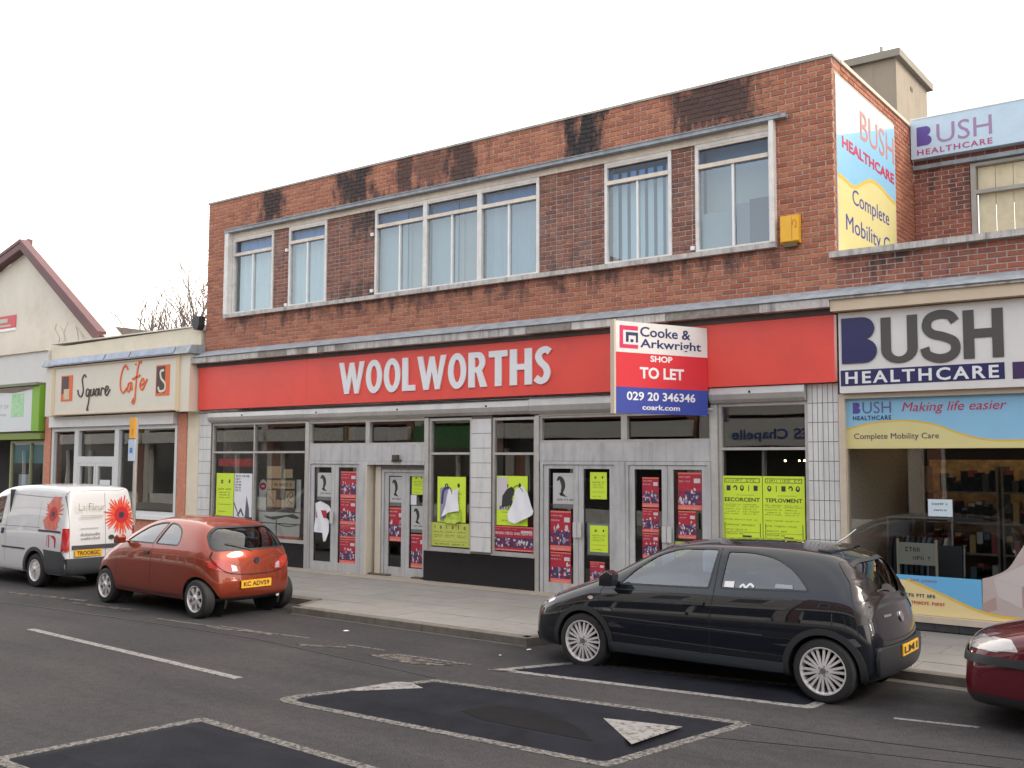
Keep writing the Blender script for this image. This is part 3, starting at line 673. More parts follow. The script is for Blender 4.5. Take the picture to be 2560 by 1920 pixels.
b = MB(); b.tube([(-17.6, -.10, 3.32), (-15, -.13, 3.315), (-13.6, -.14, 3.305), (-10, -.14, 3.325), (-8.2, -.12, 3.318)], .012, n=6); b.build('black_cable', BLACK, SH)
FY0, FY1, GY = .03, .10, .075
def frame(name, x0, x1, z0, z1, t=.05, vert=(), horiz=(), m=ALU, y0=FY0, y1=FY1, parent=SH, tv=.035):
    b = MB(); b.box(x0, x1, y0, y1, z0, z0+t); b.box(x0, x1, y0, y1, z1-t, z1); b.box(x0, x0+t, y0, y1, z0+t, z1-t); b.box(x1-t, x1, y0, y1, z0+t, z1-t)
    for v in vert:
        b.box(v-tv/2, v+tv/2, y0-.003, y1+.002, z0+t-.002, z1-t+.002)
    o = b.build(name, m, parent)
    vs = sorted([x0+t]+[v-tv/2 for v in vert]+[v+tv/2 for v in vert]+[x1-t])
    if horiz:
        b = MB()
        for i in range(0, len(vs), 2):
            for h in horiz: b.box(vs[i], vs[i+1], y0-.006, y1, h-.02, h+.02)
        b.build('transom', m, o)
    return o
def pane(o, x0, x1, z0, z1, y=GY, m=GLASS, tx=0.0):
    b = MB(); b.add([(x0, y-tx, z0), (x1, y+tx, z0), (x1, y+tx, z1), (x0, y-tx, z1)], [(0, 1, 2, 3)]); return b.build('pane', m, o)
w1 = frame('shop_window', -18.66, -15.60, .60, 3.055, .05, vert=(-17.235,), horiz=(2.42,))
for a, c in [(-18.6, -17.25), (-17.21, -15.66)]:
    pane(w1, a, c, .65, 2.40); pane(w1, a, c, 2.44, 3.01, tx=.004)
MB().box(-15.60, -15.51, -.0, .12, .1, 3.03).build('post', ALU, SH)
w2 = frame('shop_window', -12.31, -11.315, .665, 3.02, .045, horiz=(2.385,)); pane(w2, -12.27, -11.36, .7, 2.365); pane(w2, -12.27, -11.36, 2.405, 2.98, tx=-.006)
w3 = frame('shop_window', -10.855, -9.93, .665, 3.00, .045, horiz=(2.38,)); pane(w3, -10.81, -9.97, .7, 2.36); pane(w3, -10.81, -9.97, 2.40, 2.96, tx=.008)
w4 = frame('shop_window', -6.60, -5.24, .62, 3.112, .045, horiz=(2.445,)); pane(w4, -6.56, -5.28, .66, 2.425); pane(w4, -6.56, -5.28, 2.465, 3.07, tx=-.004)
MB().box(-18.66, -15.605, .02, .12, .1, .585).build('stall_riser', BLACK, SH); MB().box(-18.66, -15.605, .0, .12, .586, .612).build('sill', ALU, SH)
MB().box(-12.395, -9.94, -.008, .12, .1, .64).build('stall_riser', BLACK, SH); MB().box(-12.395, -11.32, .0, .12, .641, .664).box(-10.855, -9.94, .0, .12, .641, .664).build('sill', ALU, SH)
MB().box(-6.60, -5.24, .02, .12, .1, .60).build('stall_riser', BLACK, SH)
MB().box(-12.40, -12.315, .0, .13, .665, 3.03).box(-9.93, -9.85, .0, .13, .1, 3.02).box(-6.71, -6.605, -.01, .13, .1, 3.10).build('post', ALU, SH)
def entrance(x0, x1, xs, zl, zb):
    """transom lights over a grey metal band"""
    o = frame('transom_light', x0, x1, zl[0], zl[1], .04, vert=(xs,), y0=.03, tv=.11); pane(o, x0+.04, xs-.055, zl[0]+.04, zl[1]-.04, tx=.006); pane(o, xs+.055, x1-.04, zl[0]+.04, zl[1]-.04, tx=-.008)
    MB().box(x0, x1, .02, .11, zb, zl[0]-.001).build('metal_band', ALUP, SH)
entrance(-15.51, -12.40, -13.885, (2.55, 3.03), 2.245); entrance(-9.85, -6.71, -8.22, (2.56, 3.01), 2.26)
MB().box(-15.51, -12.40, .0, .13, 3.031, 3.054).box(-9.85, -6.71, .0, .13, 3.011, 3.04).build('head_rail', ALU, SH)
def door_pair(x0, x1, z1, y=.03, closer=False, handles=True, right_handle=True):
    t = .055
    b = MB(); b.box(x0, x0+t, y-.02, y+.08, .1, z1); b.box(x1-t, x1, y-.02, y+.08, .1, z1); b.box(x0+t, x1-t, y-.02, y+.08, z1-t, z1)
    d = b.build('door', ALUP, SH)
    xm = (x0+x1)/2
    for i, (a, c) in enumerate([(x0+t+.006, xm-.003), (xm+.003, x1-t-.006)]):
        b = MB(); s = .095; bt = .165
        b.box(a, a+s, y+.0, y+.055, .108, z1-t-.006); b.box(c-s, c, y, y+.055, .108, z1-t-.006); b.box(a+s, c-s, y, y+.055, .108, .108+bt); b.box(a+s, c-s, y, y+.055, z1-t-.006-.06, z1-t-.006)
        b.build('door_leaf', ALUP, d); pane(d, a+s, c-s, .108+bt, z1-t-.066, y+.03)
        b = MB(); b.box(a+s, a+s+.012, y+.02, y+.04, .108+bt, z1-t-.066); b.box(c-s-.012, c-s, y+.02, y+.04, .108+bt, z1-t-.066); b.build('gasket', BLACK, d)
        if handles and (i == 0 or right_handle):
            hx = c-.075 if i == 0 else a-.005
            MB().box(hx, hx+.085, y-.05, y-.038, 1.03, 1.27).box(hx+.03, hx+.055, y-.038, y, 1.10, 1.2).build('door_handle', mat('pale_metal_plate', (.62, .62, .61), .4, .3), d)
    return d
door_pair(-15.52, -14.02, 2.242, right_handle=False)
MB().box(-14.018, -13.90, .0, .12, .1, 2.242).build('post', ALUP, SH)
d2 = door_pair(-13.60, -12.42, 2.09, y=.16, handles=False)
MB().box(-13.90, -13.61, .26, .30, .1, 2.242).box(-13.90, -13.87, .0, .26, .1, 2.242).box(-13.76, -13.62, .13, .255, .1, 2.14).build('door_jamb', mat('beige_jamb', (.60, .54, .44), .6, var=.06), SH)
MB().box(-13.61, -12.41, .12, .25, 2.095, 2.175).build('door_operator_rail', mat('dull_operator', (.18, .17, .165), .5, .4, var=.3, vscale=20), SH)
MB().box(-13.87, -12.41, .0, .12, 2.176, 2.242).build('door_head', ALUP, SH)
MB().box(-13.2, -12.98, -.03, .02, 2.23, 2.27).box(-13.15, -13.03, -.07, .0, 2.27, 2.36).build('door_sensor', mat('dark_bronze', (.06, .05, .035), .5), SH)
MB().box(-13.86, -13.35, .05, .16, .105, .135).box(-12.75, -12.5, .05, .16, .105, .135).build('door_shoe', mat('rusty_brown', (.12, .08, .055), .8), SH)
door_pair(-9.83, -8.335, 2.255); MB().box(-8.333, -8.195, .0, .12, .1, 2.255).build('post', ALUP, SH); door_pair(-8.193, -6.725, 2.255)
# inside the empty shop
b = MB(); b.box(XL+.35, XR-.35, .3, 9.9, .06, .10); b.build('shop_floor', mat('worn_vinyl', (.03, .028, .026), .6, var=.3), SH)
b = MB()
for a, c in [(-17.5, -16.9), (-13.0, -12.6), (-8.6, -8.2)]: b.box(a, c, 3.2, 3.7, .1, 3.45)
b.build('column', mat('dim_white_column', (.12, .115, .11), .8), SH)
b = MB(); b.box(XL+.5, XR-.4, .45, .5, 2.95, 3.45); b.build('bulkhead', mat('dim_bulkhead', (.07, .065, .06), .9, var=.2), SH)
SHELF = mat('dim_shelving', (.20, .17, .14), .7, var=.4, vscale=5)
b = MB()
for k in range(5):
    for zz in (.5, .9, 1.3, 1.7): b.box(-18+k*2.7, -16.4+k*2.7, 4.2, 4.6, zz, zz+.03)
    b.box(-18+k*2.7, -16.4+k*2.7, 4.6, 4.63, .1, 1.9)
b.build('shelving', SHELF, SH)
for x_, s_ in [(-5.93, .016), (-5.71, .014), (-5.63, .018), (-5.31, .02)]:
    o = MB().lathe([(0.001, .0), (s_, .006), (s_, .02), (.001, .03)], (0, 0, 0), 'z', 12).build('lamp_reflection_globe', mat('warm_lamp_reflection', (.9, .6, .3), .5, emit=((1.0, .55, .18), 14)), SH, loc=(x_, .9, 2.26))  # glowing globes stand in for lamps mirrored in the window

# ================================================================== POSTERS
YEL = mat('fluorescent_yellow_paper', (.62, .80, .045), .55, var=.03, vscale=5)
YELD = mat('dull_yellow_paper', (.50, .55, .10), .6, var=.05, vscale=5)
INK = mat('black_ink', (.03, .035, .03), .6); INKY = mat('olive_ink', (.16, .20, .02), .6)
REDP = mat('crimson_poster', (.42, .022, .045), .45, var=.15, vscale=20); PUR = mat('purple_picture', (.075, .035, .10), .45, var=.5, vscale=16)
CORAL = mat('coral_band', (.75, .16, .12), .5); PALE = mat('white_print', (.60, .55, .57), .5); GREYP = mat('grey_paper', (.50, .49, .48), .6, var=.04, vscale=6); PAPER = mat('white_paper', (.74, .74, .77), .7, var=.03, vscale=5)
LILAC = mat('lilac_print', (.30, .27, .40), .5); FLESH = mat('orange_print', (.62, .34, .16), .5)
def scrib(b, x0, x1, z0, h, y, wl=None, seed=0, dens=.8):
    """a line of tiny marks standing for unreadable print"""
    r = random.Random(seed); x = x0; wl = wl or h*.62; word = r.randint(3, 8)
    while x < x1-wl*.6:
        if word == 0: x += wl*.8; word = r.randint(3, 8); continue
        k = r.random(); t = max(h*.20, .0025); a, c = x, x+wl*.72
        if k < .3: b.box(a, a+t, y, y+.001, z0, z0+h); b.box(c-t, c, y, y+.001, z0, z0+h*.9)
        elif k < .55: b.box(a, a+t, y, y+.001, z0, z0+h); b.box(a+t, c, y, y+.001, z0+h-t, z0+h); b.box(a+t, c, y, y+.001, z0+h*.4, z0+h*.4+t)
        elif k < .8: b.box(a, c, y, y+.001, z0, z0+t); b.box(a, c, y, y+.001, z0+h-t, z0+h); b.box(a, a+t, y, y+.001, z0+t, z0+h-t)
        else: b.box(a+wl*.25, a+wl*.25+t, y, y+.001, z0, z0+h); b.box(a, c, y, y+.001, z0+h-t, z0+h)
        x += wl; word -= 1
PY = .058
def poster_base(x0, x1, z0, z1, m, label, cat='poster', group=None, y=PY, tilt=0.0):
    group = group or {'crimson_poster': 'crimson event posters on the shop doors', 'grey_paper': 'grey portrait posters on the shop doors'}.get(m.name, 'yellow posters on the shop glass')
    t = empty('poster', ((x0+x1)/2, y, z0), label=label, cat=cat, group=group)
    if tilt: t.rotation_euler = (0, tilt, 0)
    MB().box(-(x1-x0)/2, (x1-x0)/2, 0, .003, 0, z1-z0).build('paper', m, t)
    return t, (x1-x0)/2, z1-z0
def yellow(x0, x1, z0, z1, label, kind='tall', seed=0, m=YEL, y=PY, tilt=0, heads=None):
    t, hw, H = poster_base(x0, x1, z0, z1, m, label, y=y, tilt=tilt); r = random.Random(seed); b = MB(); yy = -.0012
    if kind == 'tall':
        b.box(-hw*.88, hw*.88, yy, -.0002, H*.955, H*.965); b.box(-hw*.88, hw*.88, yy, -.0002, H*.895, H*.903); b.box(-hw*.88, -hw*.85, yy, -.0002, H*.903, H*.955); b.box(hw*.85, hw*.88, yy, -.0002, H*.903, H*.955)
        scrib(b, -hw*.78, hw*.8, H*.912, H*.034, yy, seed=seed, wl=hw*.17)
        for i in range(5):          # row of small product pictures
            cx = -hw*.68+i*hw*.34; k = (i+seed) % 4
            if k == 0: b.box(cx-hw*.10, cx+hw*.10, yy, -.0002, H*.77, H*.85)
            elif k == 1: b.prism([(cx+hw*.11*cos(a), H*.81+H*.045*sin(a)) for a in [j*pi/8 for j in range(17)]]+[(cx+hw*.05*cos(a), H*.81+H*.02*sin(a)) for a in [pi-j*pi/8 for j in range(17)]], 'y', yy, -.0002)
            elif k == 2: b.prism(ell(cx, H*.81, hw*.10, H*.045, 14), 'y', yy, -.0002, holes=[ell(cx, H*.82, hw*.04, H*.022, 10)[::-1]])
            else: b.box(cx-hw*.02, cx+hw*.015, yy, -.0002, H*.765, H*.855)
        b.box(-hw*.3, hw*.6, yy, -.0002, H*.70, H*.704)
        if not heads: scrib(b, -hw*.88, hw*.88, H*.60, H*.06, yy, seed=seed+1, wl=hw*.19)
        for i, zf in enumerate((.545, .515, .475, .435, .40)):
            scrib(b, -hw*(.9-.1*(i % 2)), -hw*.1, H*zf, H*.016, yy, seed=seed+i+2, wl=hw*.085); scrib(b, hw*.05, hw*(.7+.15*(i % 2)), H*zf, H*.016, yy, seed=seed+i+9, wl=hw*.085)
        scrib(b, -hw*.9, hw*.8, H*.31, H*.017, yy, seed=seed+20, wl=hw*.09); scrib(b, -hw*.85, hw*.6, H*.225, H*.022, yy, seed=seed+21, wl=hw*.10)
        b.box(-hw*.9, hw*.9, yy, -.0002, H*.02, H*.027); b.box(-hw*.9, -hw*.87, yy, -.0002, H*.027, H*.27); b.box(hw*.87, hw*.9, yy, -.0002, H*.027, H*.27)
        scrib(b, -hw*.82, hw*.3, H*.15, H*.022, yy, seed=seed+22, wl=hw*.1); scrib(b, -hw*.82, hw*.1, H*.085, H*.024, yy, seed=seed+23, wl=hw*.1); b.box(hw*.0, hw*.45, yy, -.0002, H*.05, H*.078); b.box(-hw*.87, hw*.87, yy, -.0002, H*.125, H*.129)
    elif kind == 'small':
        b.prism(ell(-hw*.35, H*.80, hw*.13, H*.05, 12), 'y', yy, -.0002, holes=[ell(-hw*.35, H*.80, hw*.05, H*.022, 8)[::-1]]); b.prism(ell(hw*.5, H*.81, hw*.09, H*.05, 10), 'y', yy, -.0002)
        scrib(b, -hw*.75, hw*.75, H*.60, H*.045, yy, seed=seed, wl=hw*.17)
        for i, zf in enumerate((.53, .47, .41)): scrib(b, -hw*.65, hw*.6, H*zf, H*.028, yy, seed=seed+i+2, wl=hw*.13)
        b.box(-hw*.7, hw*.7, yy, -.0002, H*.26, H*.268); scrib(b, -hw*.7, hw*.3, H*.08, H*.03, yy, seed=seed+6, wl=hw*.13)
    else:   # wide
        for i in range(6):
            cx = -hw*.8+i*hw*.31; b.prism(ell(cx, H*.80, hw*.05, H*.07, 10), 'y', yy, -.0002, holes=[ell(cx, H*.80, hw*.02, H*.03, 8)[::-1]]) if i % 2 else b.box(cx-.008, cx+.006, yy, -.0002, H*.74, H*.90)
        for i in range(3):
            a = -hw*.85+i*hw*.62
            scrib(b, a, a+hw*.48, H*.58, H*.05, yy, seed=seed+i, wl=hw*.06); scrib(b, a, a+hw*.45, H*.45, H*.045, yy, seed=seed+i+5, wl=hw*.06); scrib(b, a, a+hw*.4, H*.38, H*.04, yy, seed=seed+i+7, wl=hw*.06)
        b.box(-hw*.9, hw*.9, yy, -.0002, H*.2, H*.21); scrib(b, -hw*.8, hw*.8, H*.05, H*.07, yy, seed=seed+30, wl=hw*.10)
    b.build('print', INK, t)
    if heads:
        me = fit_text(heads, hw*1.76, H*.062, .001, .02); place_text('heading', me, INK, ((x0+x1)/2-hw*.88, y-.001, z0+H*.60), (1, 0, 0), t)
    return t
def red_poster(x0, x1, z0, z1, label, seed=0, y=PY, group=None, wide=False):
    t, hw, H = poster_base(x0, x1, z0, z1, REDP, label, y=y, group=group); r = random.Random(seed); yy = -.0012
    b = MB(); b.box(-hw*.94, hw*.94, yy, -.0002, H*.14, H*(.50 if not wide else .55)); b.build('picture', PUR, t)
    b = MB()
    for i in range(8 if not wide else 14):      # crimson shapes cutting into the picture
        cx = r.uniform(-hw*.9, hw*.9); cz = H*r.uniform(.16, .56); rx, rz = hw*r.uniform(.10, .26)*(.45 if wide else 1), H*r.uniform(.02, .06); n = 8
        b.prism([(cx+rx*cos(j*2*pi/n)*r.uniform(.5, 1.4), cz+rz*sin(j*2*pi/n)*r.uniform(.5, 1.4)) for j in range(n)], 'y', yy-.0005-.00002*i, yy-.0001)
    b.build('lilac_print', mat('deep_red_print', (.33, .02, .04), .5), t)
    b = MB()
    for i in range(26 if wide else 13):
        cx = r.uniform(-hw*.9, hw*.9); cz = H*r.uniform(.16, .62 if not wide else .5); rx, rz = hw*r.uniform(.04, .13)*(.5 if wide else 1), H*r.uniform(.02, .07); n = 8
        b.prism([(cx+rx*cos(j*2*pi/n)*r.uniform(.6, 1.3), cz+rz*sin(j*2*pi/n)*r.uniform(.6, 1.3)) for j in range(n)], 'y', yy-.0012-.00002*i, yy-.0008)
    b.box(hw*.35, hw*.88, yy, -.0002, H*.72, H*.84); scrib(b, -hw*.9, hw*.2, H*.86, H*.035, yy, seed=seed, wl=hw*.11); scrib(b, -hw*.9, 0, H*.74, H*.04, yy, seed=seed+3, wl=hw*.14)
    if wide: scrib(b, -hw*.9, hw*.9, H*.66, H*.10, yy, seed=seed+4, wl=hw*.06)
    b.build('white_print', PALE, t)
    b = MB()
    for i in range(9):
        cx = r.uniform(-hw*.9, hw*.9); cz = H*r.uniform(.16, .5); rx, rz = hw*r.uniform(.05, .14)*(.5 if wide else 1), H*r.uniform(.02, .06); n = 7
        b.prism([(cx+rx*cos(j*2*pi/n)*r.uniform(.6, 1.3), cz+rz*sin(j*2*pi/n)*r.uniform(.6, 1.3)) for j in range(n)], 'y', yy-.0020-.00002*i, yy-.0016)
    b.build('lilac_print', LILAC, t)
    b = MB(); b.box(-hw, hw, yy, -.0002, 0, H*.058)
    if not wide: b.box(-hw, hw, yy, -.0003, H*.058+.0005, H*.13)
    b.box(-hw, hw, yy, -.0002, H*.955, H); b.build('coral_band', CORAL, t)
    b = MB(); scrib(b, -hw*.85, hw*.85, H*.025 if not wide else H*.01, H*.035, yy-.001, seed=seed+8, wl=hw*(.13 if not wide else .05)); b.build('band_print', PALE, t)
    return t
def portrait(x0, x1, z0, z1, label, seed=0, y=PY, foot=True):
    t, hw, H = poster_base(x0, x1, z0, z1, GREYP, label, y=y); yy = -.0012; b = MB()
    b.prism(stroke([(-hw*.62, H*.78), (-hw*.40, H*.86), (-hw*.15, H*.78), (-hw*.05, H*.62), (-hw*.18, H*.46), (-hw*.28, H*.38)], lambda u: hw*(.10+.30*sin(pi*min(1, u*1.1)))), 'y', yy, -.0002)
    b.prism([(-hw*.45, H*.42), (-hw*.15, H*.46), (hw*.15, H*.36), (hw*.35, H*.33), (hw*.1, H*.335), (-hw*.3, H*.36)], 'y', yy, -.0002)
    scrib(b, -hw*.6, hw*.9, H*.22, H*.055, yy, seed=seed, wl=hw*.13); b.box(-hw*.2, hw*.85, yy, -.0002, H*.92, H*.925)
    b.build('print', INK, t)
    if foot: MB().box(-hw, hw, yy, -.0002, 0, H*.13).build('foot_band', mat('dark_grey_band', (.15, .15, .15), .6, var=.3, vscale=40), t)
    return t
def torn(pts, label, y=.05, m=PAPER, curl=.05, name='torn_paper'):
    """a hanging piece of torn paper, curling off the glass"""
    cx = sum(p[0] for p in pts)/len(pts); z0 = min(p[1] for p in pts); HH_ = max(p[1] for p in pts)-z0
    bm = bmesh.new(); tri = tessellate_polygon([[Vector((p[0], p[1], 0)) for p in pts]]); vs = [bm.verts.new((p[0]-cx, 0, p[1]-z0)) for p in pts]
    for f in tri: bm.faces.new([vs[i] for i in f])
    for k in range(-8, 9): bmesh.ops.bisect_plane(bm, geom=bm.verts[:]+bm.edges[:]+bm.faces[:], plane_co=(k*.06, 0, 0), plane_no=(1, 0, 0))
    for k in range(0, 20): bmesh.ops.bisect_plane(bm, geom=bm.verts[:]+bm.edges[:]+bm.faces[:], plane_co=(0, 0, k*.06), plane_no=(0, 0, 1))
    for v in bm.verts: v.co.y = -curl*max(0.0, 1-v.co.z/HH_)**1.5-.012*sin(v.co.x*22+v.co.z*9)
    me = bpy.data.meshes.new(name); bm.to_mesh(me); bm.free(); me.materials.append(m); me.polygons.foreach_set('use_smooth', [True]*len(me.polygons))
    return tag(inst(name, me, (cx, y, z0)), label, 'torn paper')
# window 1 (left, behind the orange hatchback)
yellow(-18.51, -17.915, 1.06, 1.97, 'bright yellow poster at the far left end of the first shop window', 'small', 3)
t = empty('poster', (-17.60, PY, 1.05), label='white poster with black handwriting and grey shapes beside the leftmost yellow poster', cat='poster')
MB().box(-.295, .295, 0, .003, 0, .92).build('paper', PAPER, t)
b = MB(); scrib(b, -.25, .22, .84, .045, -.0012, seed=5); [scrib(b, -.26, -.26+.2, .78-.06*i, .04, -.0012, seed=i) for i in range(5)]
b.prism([(-.29, .32), (-.1, .0), (-.13, .0), (-.295, .26)], 'y', -.0012, -.0002); b.prism([(.07, .0), (.12, .45), (.2, .2), (.22, .0)], 'y', -.0012, -.0002); b.prism([(-.2, .02), (-.06, .2), (.05, .02), (0, .02), (-.06, .12), (-.14, .02)], 'y', -.0013, -.0002); b.build('print', mat('grey_ink', (.10, .10, .12), .6), t)
MB().box(-18.5, -17.3, .09, .10, 2.12, 2.28).build('red_decal', mat('red_decal', (.55, .05, .05), .5, var=.6, vscale=12), w1)
t = empty('display_board', (-16.45, .105, 1.27), label='brown pasted notice board of paper sheets behind the first shop window', cat='notice board')
MB().box(-.44, .44, .012, .03, 0, .60).build('backing', mat('dark_backing', (.07, .06, .055), .8), t)
BROWN = mat('brown_card', (.50, .35, .21), .8, var=.12, vscale=8)
for (a, c, e, f) in [(-.43, -.01, .61, .86), (.08, .35, .62, .80), (-.43, -.29, .38, .57), (-.27, .42, .40, .57), (-.42, -.15, .02, .36), (-.13, .13, .02, .17), (.15, .42, .02, .36)]: MB().box(a, c, 0, .011, e, f).build('sheet', BROWN, t)
b = MB(); b.prism(stroke([(.2, .1), (.3, .22), (.38, .28), (.33, .34), (.22, .26), (.25, .16), (.36, .1)], .014), 'y', -.002, 0); scrib(b, -.2, .35, .45, .06, -.001, seed=2); b.prism(stroke([(-.4, .28), (-.3, .2), (-.2, .08)], .01), 'y', -.002, 0); b.build('marker_lines', INK, t)
t = empty('paper_lining', (-16.50, .145, .66), label='white paper lining sheets taped up behind the first shop window below the brown board', cat='paper lining')
for (a, c, e, f) in [(-.68, -.12, .0, .28), (-.10, .60, .0, .28), (-.68, .62, .30, .52), (-.68, -.45, .54, 1.05), (.46, .62, .54, 1.2)]: MB().box(a, c, 0, .004, e, f).build('sheet', mat('cream_paper', (.62, .59, .55), .8, var=.06), t)
b = MB(); b.prism([(-.5, .45), (-.3, .42), (.1, .46), (.4, .50), (.6, .43), (.5, .40), (.2, .44), (-.2, .36), (-.45, .40)], 'y', -.004, -.001); b.prism(stroke([(-.1, .0), (-.12, .2), (-.1, .42)], .02), 'y', -.004, -.001); b.prism(stroke([(-.1, .29), (.2, .24), (.5, .27)], .018), 'y', -.005, -.001); b.build('brush_mark', INK, t)
MB().box(-16.9, -15.9, .10, .5, .655, .70).build('orange_ledge', mat('orange_ledge', (.6, .15, .09), .6), w1)
t = empty('lips_sticker', (-17.03, .12, 1.55), label='red and white lips sticker on the left inside the first shop window', cat='sticker')
MB().prism(ell(0, .12, .13, .18, 18), 'y', .0, .004).build('backing', PALE, t); MB().prism(ell(0, .16, .11, .08, 16), 'y', -.003, -.0005, holes=[ell(0, .16, .06, .02, 10)[::-1]]).build('print', REDP, t)
# first doors
portrait(-15.29, -14.86, 1.47, 2.01, 'grey portrait poster on the left leaf of the first shop doors', 1)
torn([(-15.33, 1.40), (-15.2, 1.45), (-14.95, 1.38), (-14.87, 1.28), (-14.99, 1.22), (-15.02, 1.13), (-14.93, 1.08), (-14.93, .86), (-14.98, .68), (-15.06, .66), (-15.09, .83), (-15.34, .84)], 'white torn poster hanging on the left leaf of the first shop doors', curl=.03)
MB().box(-15.3, -15.0, .045, .05, 1.12, 1.27).build('poster_scrap', REDP)
o = bpy.data.objects['poster_scrap']; tag(o, 'small crimson poster scrap showing through the torn white paper on the first doors', 'poster scrap')
for i, (z0, z1, s_) in enumerate([(1.53, 2.04, 'topmost'), (1.02, 1.51, 'second from top'), (.76, 1.005, 'third from top'), (.27, .745, 'lowest')]):
    red_poster(-14.635, -14.20, z0, z1, 'crimson event poster, %s on the right leaf of the first doors' % s_, 10+i)
# second doors (recessed)
portrait(-13.44, -13.07, 1.40, 1.95, 'grey portrait poster at the top of the left leaf of the recessed second doors', 2, y=.185)
red_poster(-13.45, -13.07, .75, 1.375, 'crimson event poster below the portrait on the left leaf of the recessed doors', 21, y=.185)
MB().box(-13.5, -13.05, .19, .196, 1.96, 2.02).build('green_strip', mat('green_strip', (.03, .10, .05), .6), d2)
yellow(-12.87, -12.55, 1.63, 2.01, 'small yellow notice at the top of the right leaf of the recessed doors', 'small', 5, y=.185, m=YEL)
MB().box(-.08, .08, 0, .003, 0, .18).build('note', PAPER, loc=(-12.835, .186, 1.44), label='small blank white note below the yellow notice on the recessed doors', cat='note')
portrait(-12.88, -12.52, .93, 1.42, 'grey portrait poster on the right leaf of the recessed doors under the white note', 3, y=.185)
red_poster(-12.88, -12.54, .29, .90, 'crimson event poster low on the right leaf of the recessed doors', 23, y=.185)
# window 2
t = yellow(-12.13, -11.47, 1.165, 1.97, 'yellow poster half covered by torn white paper left of the tiled pillar', 'small', 7)
MB().prism([(-.26, .02), (-.26, .6), (-.18, .62), (-.05, .62), (-.0, .5), (-.08, .3), (-.16, .02)], 'y', -.0045, -.002).build('white_print', LILAC, t)
b = MB(); b.prism(stroke([(-.22, .32), (-.18, .56), (-.05, .60), (0, .45), (-.1, .30)], .05), 'y', -.006, -.0046); scrib(b, -.24, -.1, .05, .05, -.006, seed=1); b.build('blue_print', mat('navy_ink', (.03, .05, .16), .5), t)
torn([(-11.85, 1.76), (-11.62, 1.75), (-11.64, 1.6), (-11.60, 1.37), (-11.85, 1.33), (-11.98, 1.25), (-11.93, 1.45)], 'torn white paper flap on the yellow poster left of the tiled pillar', curl=.05)
torn([(-11.98, 1.2), (-11.8, 1.32), (-11.55, 1.36), (-11.56, 1.2), (-11.68, 1.14), (-11.9, 1.15)], 'green and yellow torn poster corner folded down left of the tiled pillar', y=.044, m=mat('green_yellow_paper', (.40, .52, .05), .6, var=.4, vscale=10), curl=.03)
yellow(-12.27, -11.38, .735, 1.15, 'wide yellow poster along the bottom of the window left of the tiled pillar', 'wide', 8, m=YELD)
# window 3
t = yellow(-10.78, -10.12, 1.16, 2.0, 'yellow poster half covered by hanging white paper right of the tiled pillar', 'small', 9)
MB().box(-.32, -.10, -.004, -.002, .26, .82).build('white_print', PALE, t)
b = MB(); b.prism([(-.22, .30), (-.2, .5), (-.1, .62), (0, .66), (.06, .6), (.0, .45), (.05, .3), (-.05, .34)], 'y', -.006, -.0042, holes=[]); scrib(b, -.26, 0, .27, .06, -.006, seed=5); b.prism(stroke([(.0, .6), (.1, .68), (.2, .62), (.26, .55)], .012), 'y', -.006, -.0042); b.build('print', INK, t)
torn([(-10.35, 1.78), (-10.22, 1.84), (-10.1, 1.72), (-10.02, 1.52), (-9.96, 1.42), (-9.98, 1.36), (-10.12, 1.29), (-10.34, 1.20), (-10.47, 1.24), (-10.50, 1.36), (-10.42, 1.55)], 'big white torn poster hanging down in the window right of the tiled pillar', curl=.06, y=.046)
red_poster(-10.85, -9.97, .735, 1.145, 'wide crimson poster along the bottom of the window right of the tiled pillar', 31, wide=True)
# third doors
portrait(-9.60, -9.17, 1.48, 2.06, 'grey portrait poster on the left leaf of the third shop doors', 4)
red_poster(-9.655, -9.245, .79, 1.44, 'crimson event poster below the portrait on the left leaf of the third doors', 41)
red_poster(-9.655, -9.245, .275, .77, 'crimson event poster lowest on the left leaf of the third doors', 42)
yellow(-8.875, -8.56, 1.65, 2.08, 'small yellow notice high on the right leaf of the third doors', 'small', 12)
yellow(-8.88, -8.54, .81, 1.23, 'yellow notice at mid height on the right leaf of the third doors', 'small', 13)
red_poster(-8.88, -8.60, .34, .655, 'small crimson poster lowest on the right leaf of the third doors', 44)
MB().box(-.21, .21, 0, .003, 0, .50).build('backing_paper', mat('grey_blue_paper', (.34, .36, .38), .6), loc=(-8.72, .064, .76), label='grey backing paper behind the mid height yellow notice on the third doors', cat='backing paper')
# fourth doors (behind the black hatchback)
red_poster(-7.915, -7.625, 1.55, 2.01, 'narrow crimson poster topmost on the left leaf of the fourth doors', 51)
red_poster(-7.915, -7.625, 1.17, 1.53, 'narrow crimson poster second from top on the left leaf of the fourth doors', 52)
red_poster(-7.915, -7.63, .77, 1.155, 'narrow crimson poster third from top on the left leaf of the fourth doors', 53)
yellow(-7.93, -7.70, .44, .71, 'yellow notice lowest on the left leaf of the fourth doors', 'small', 14)
red_poster(-7.295, -6.90, 1.53, 2.09, 'large crimson poster topmost on the right leaf of the fourth doors', 54)
red_poster(-7.295, -7.0, 1.10, 1.51, 'crimson poster under the large one on the right leaf of the fourth doors', 55)
yellow(-7.395, -7.07, .80, 1.05, 'yellow notice lowest on the right leaf of the fourth doors', 'small', 15, m=YELD)
yellow(-6.565, -5.945, 1.12, 2.05, 'large yellow poster, left one of the pair above the black hatchback', 'tall', 60, heads='EECORCENT')
yellow(-5.935, -5.315, 1.12, 2.05, 'large yellow poster, right one of the pair above the black hatchback', 'tall', 70, heads='TEPLOVMENT')
MB().box(-6.56, -5.28, .085, .5, .655, .69).build('window_ledge', SHELF, w4)

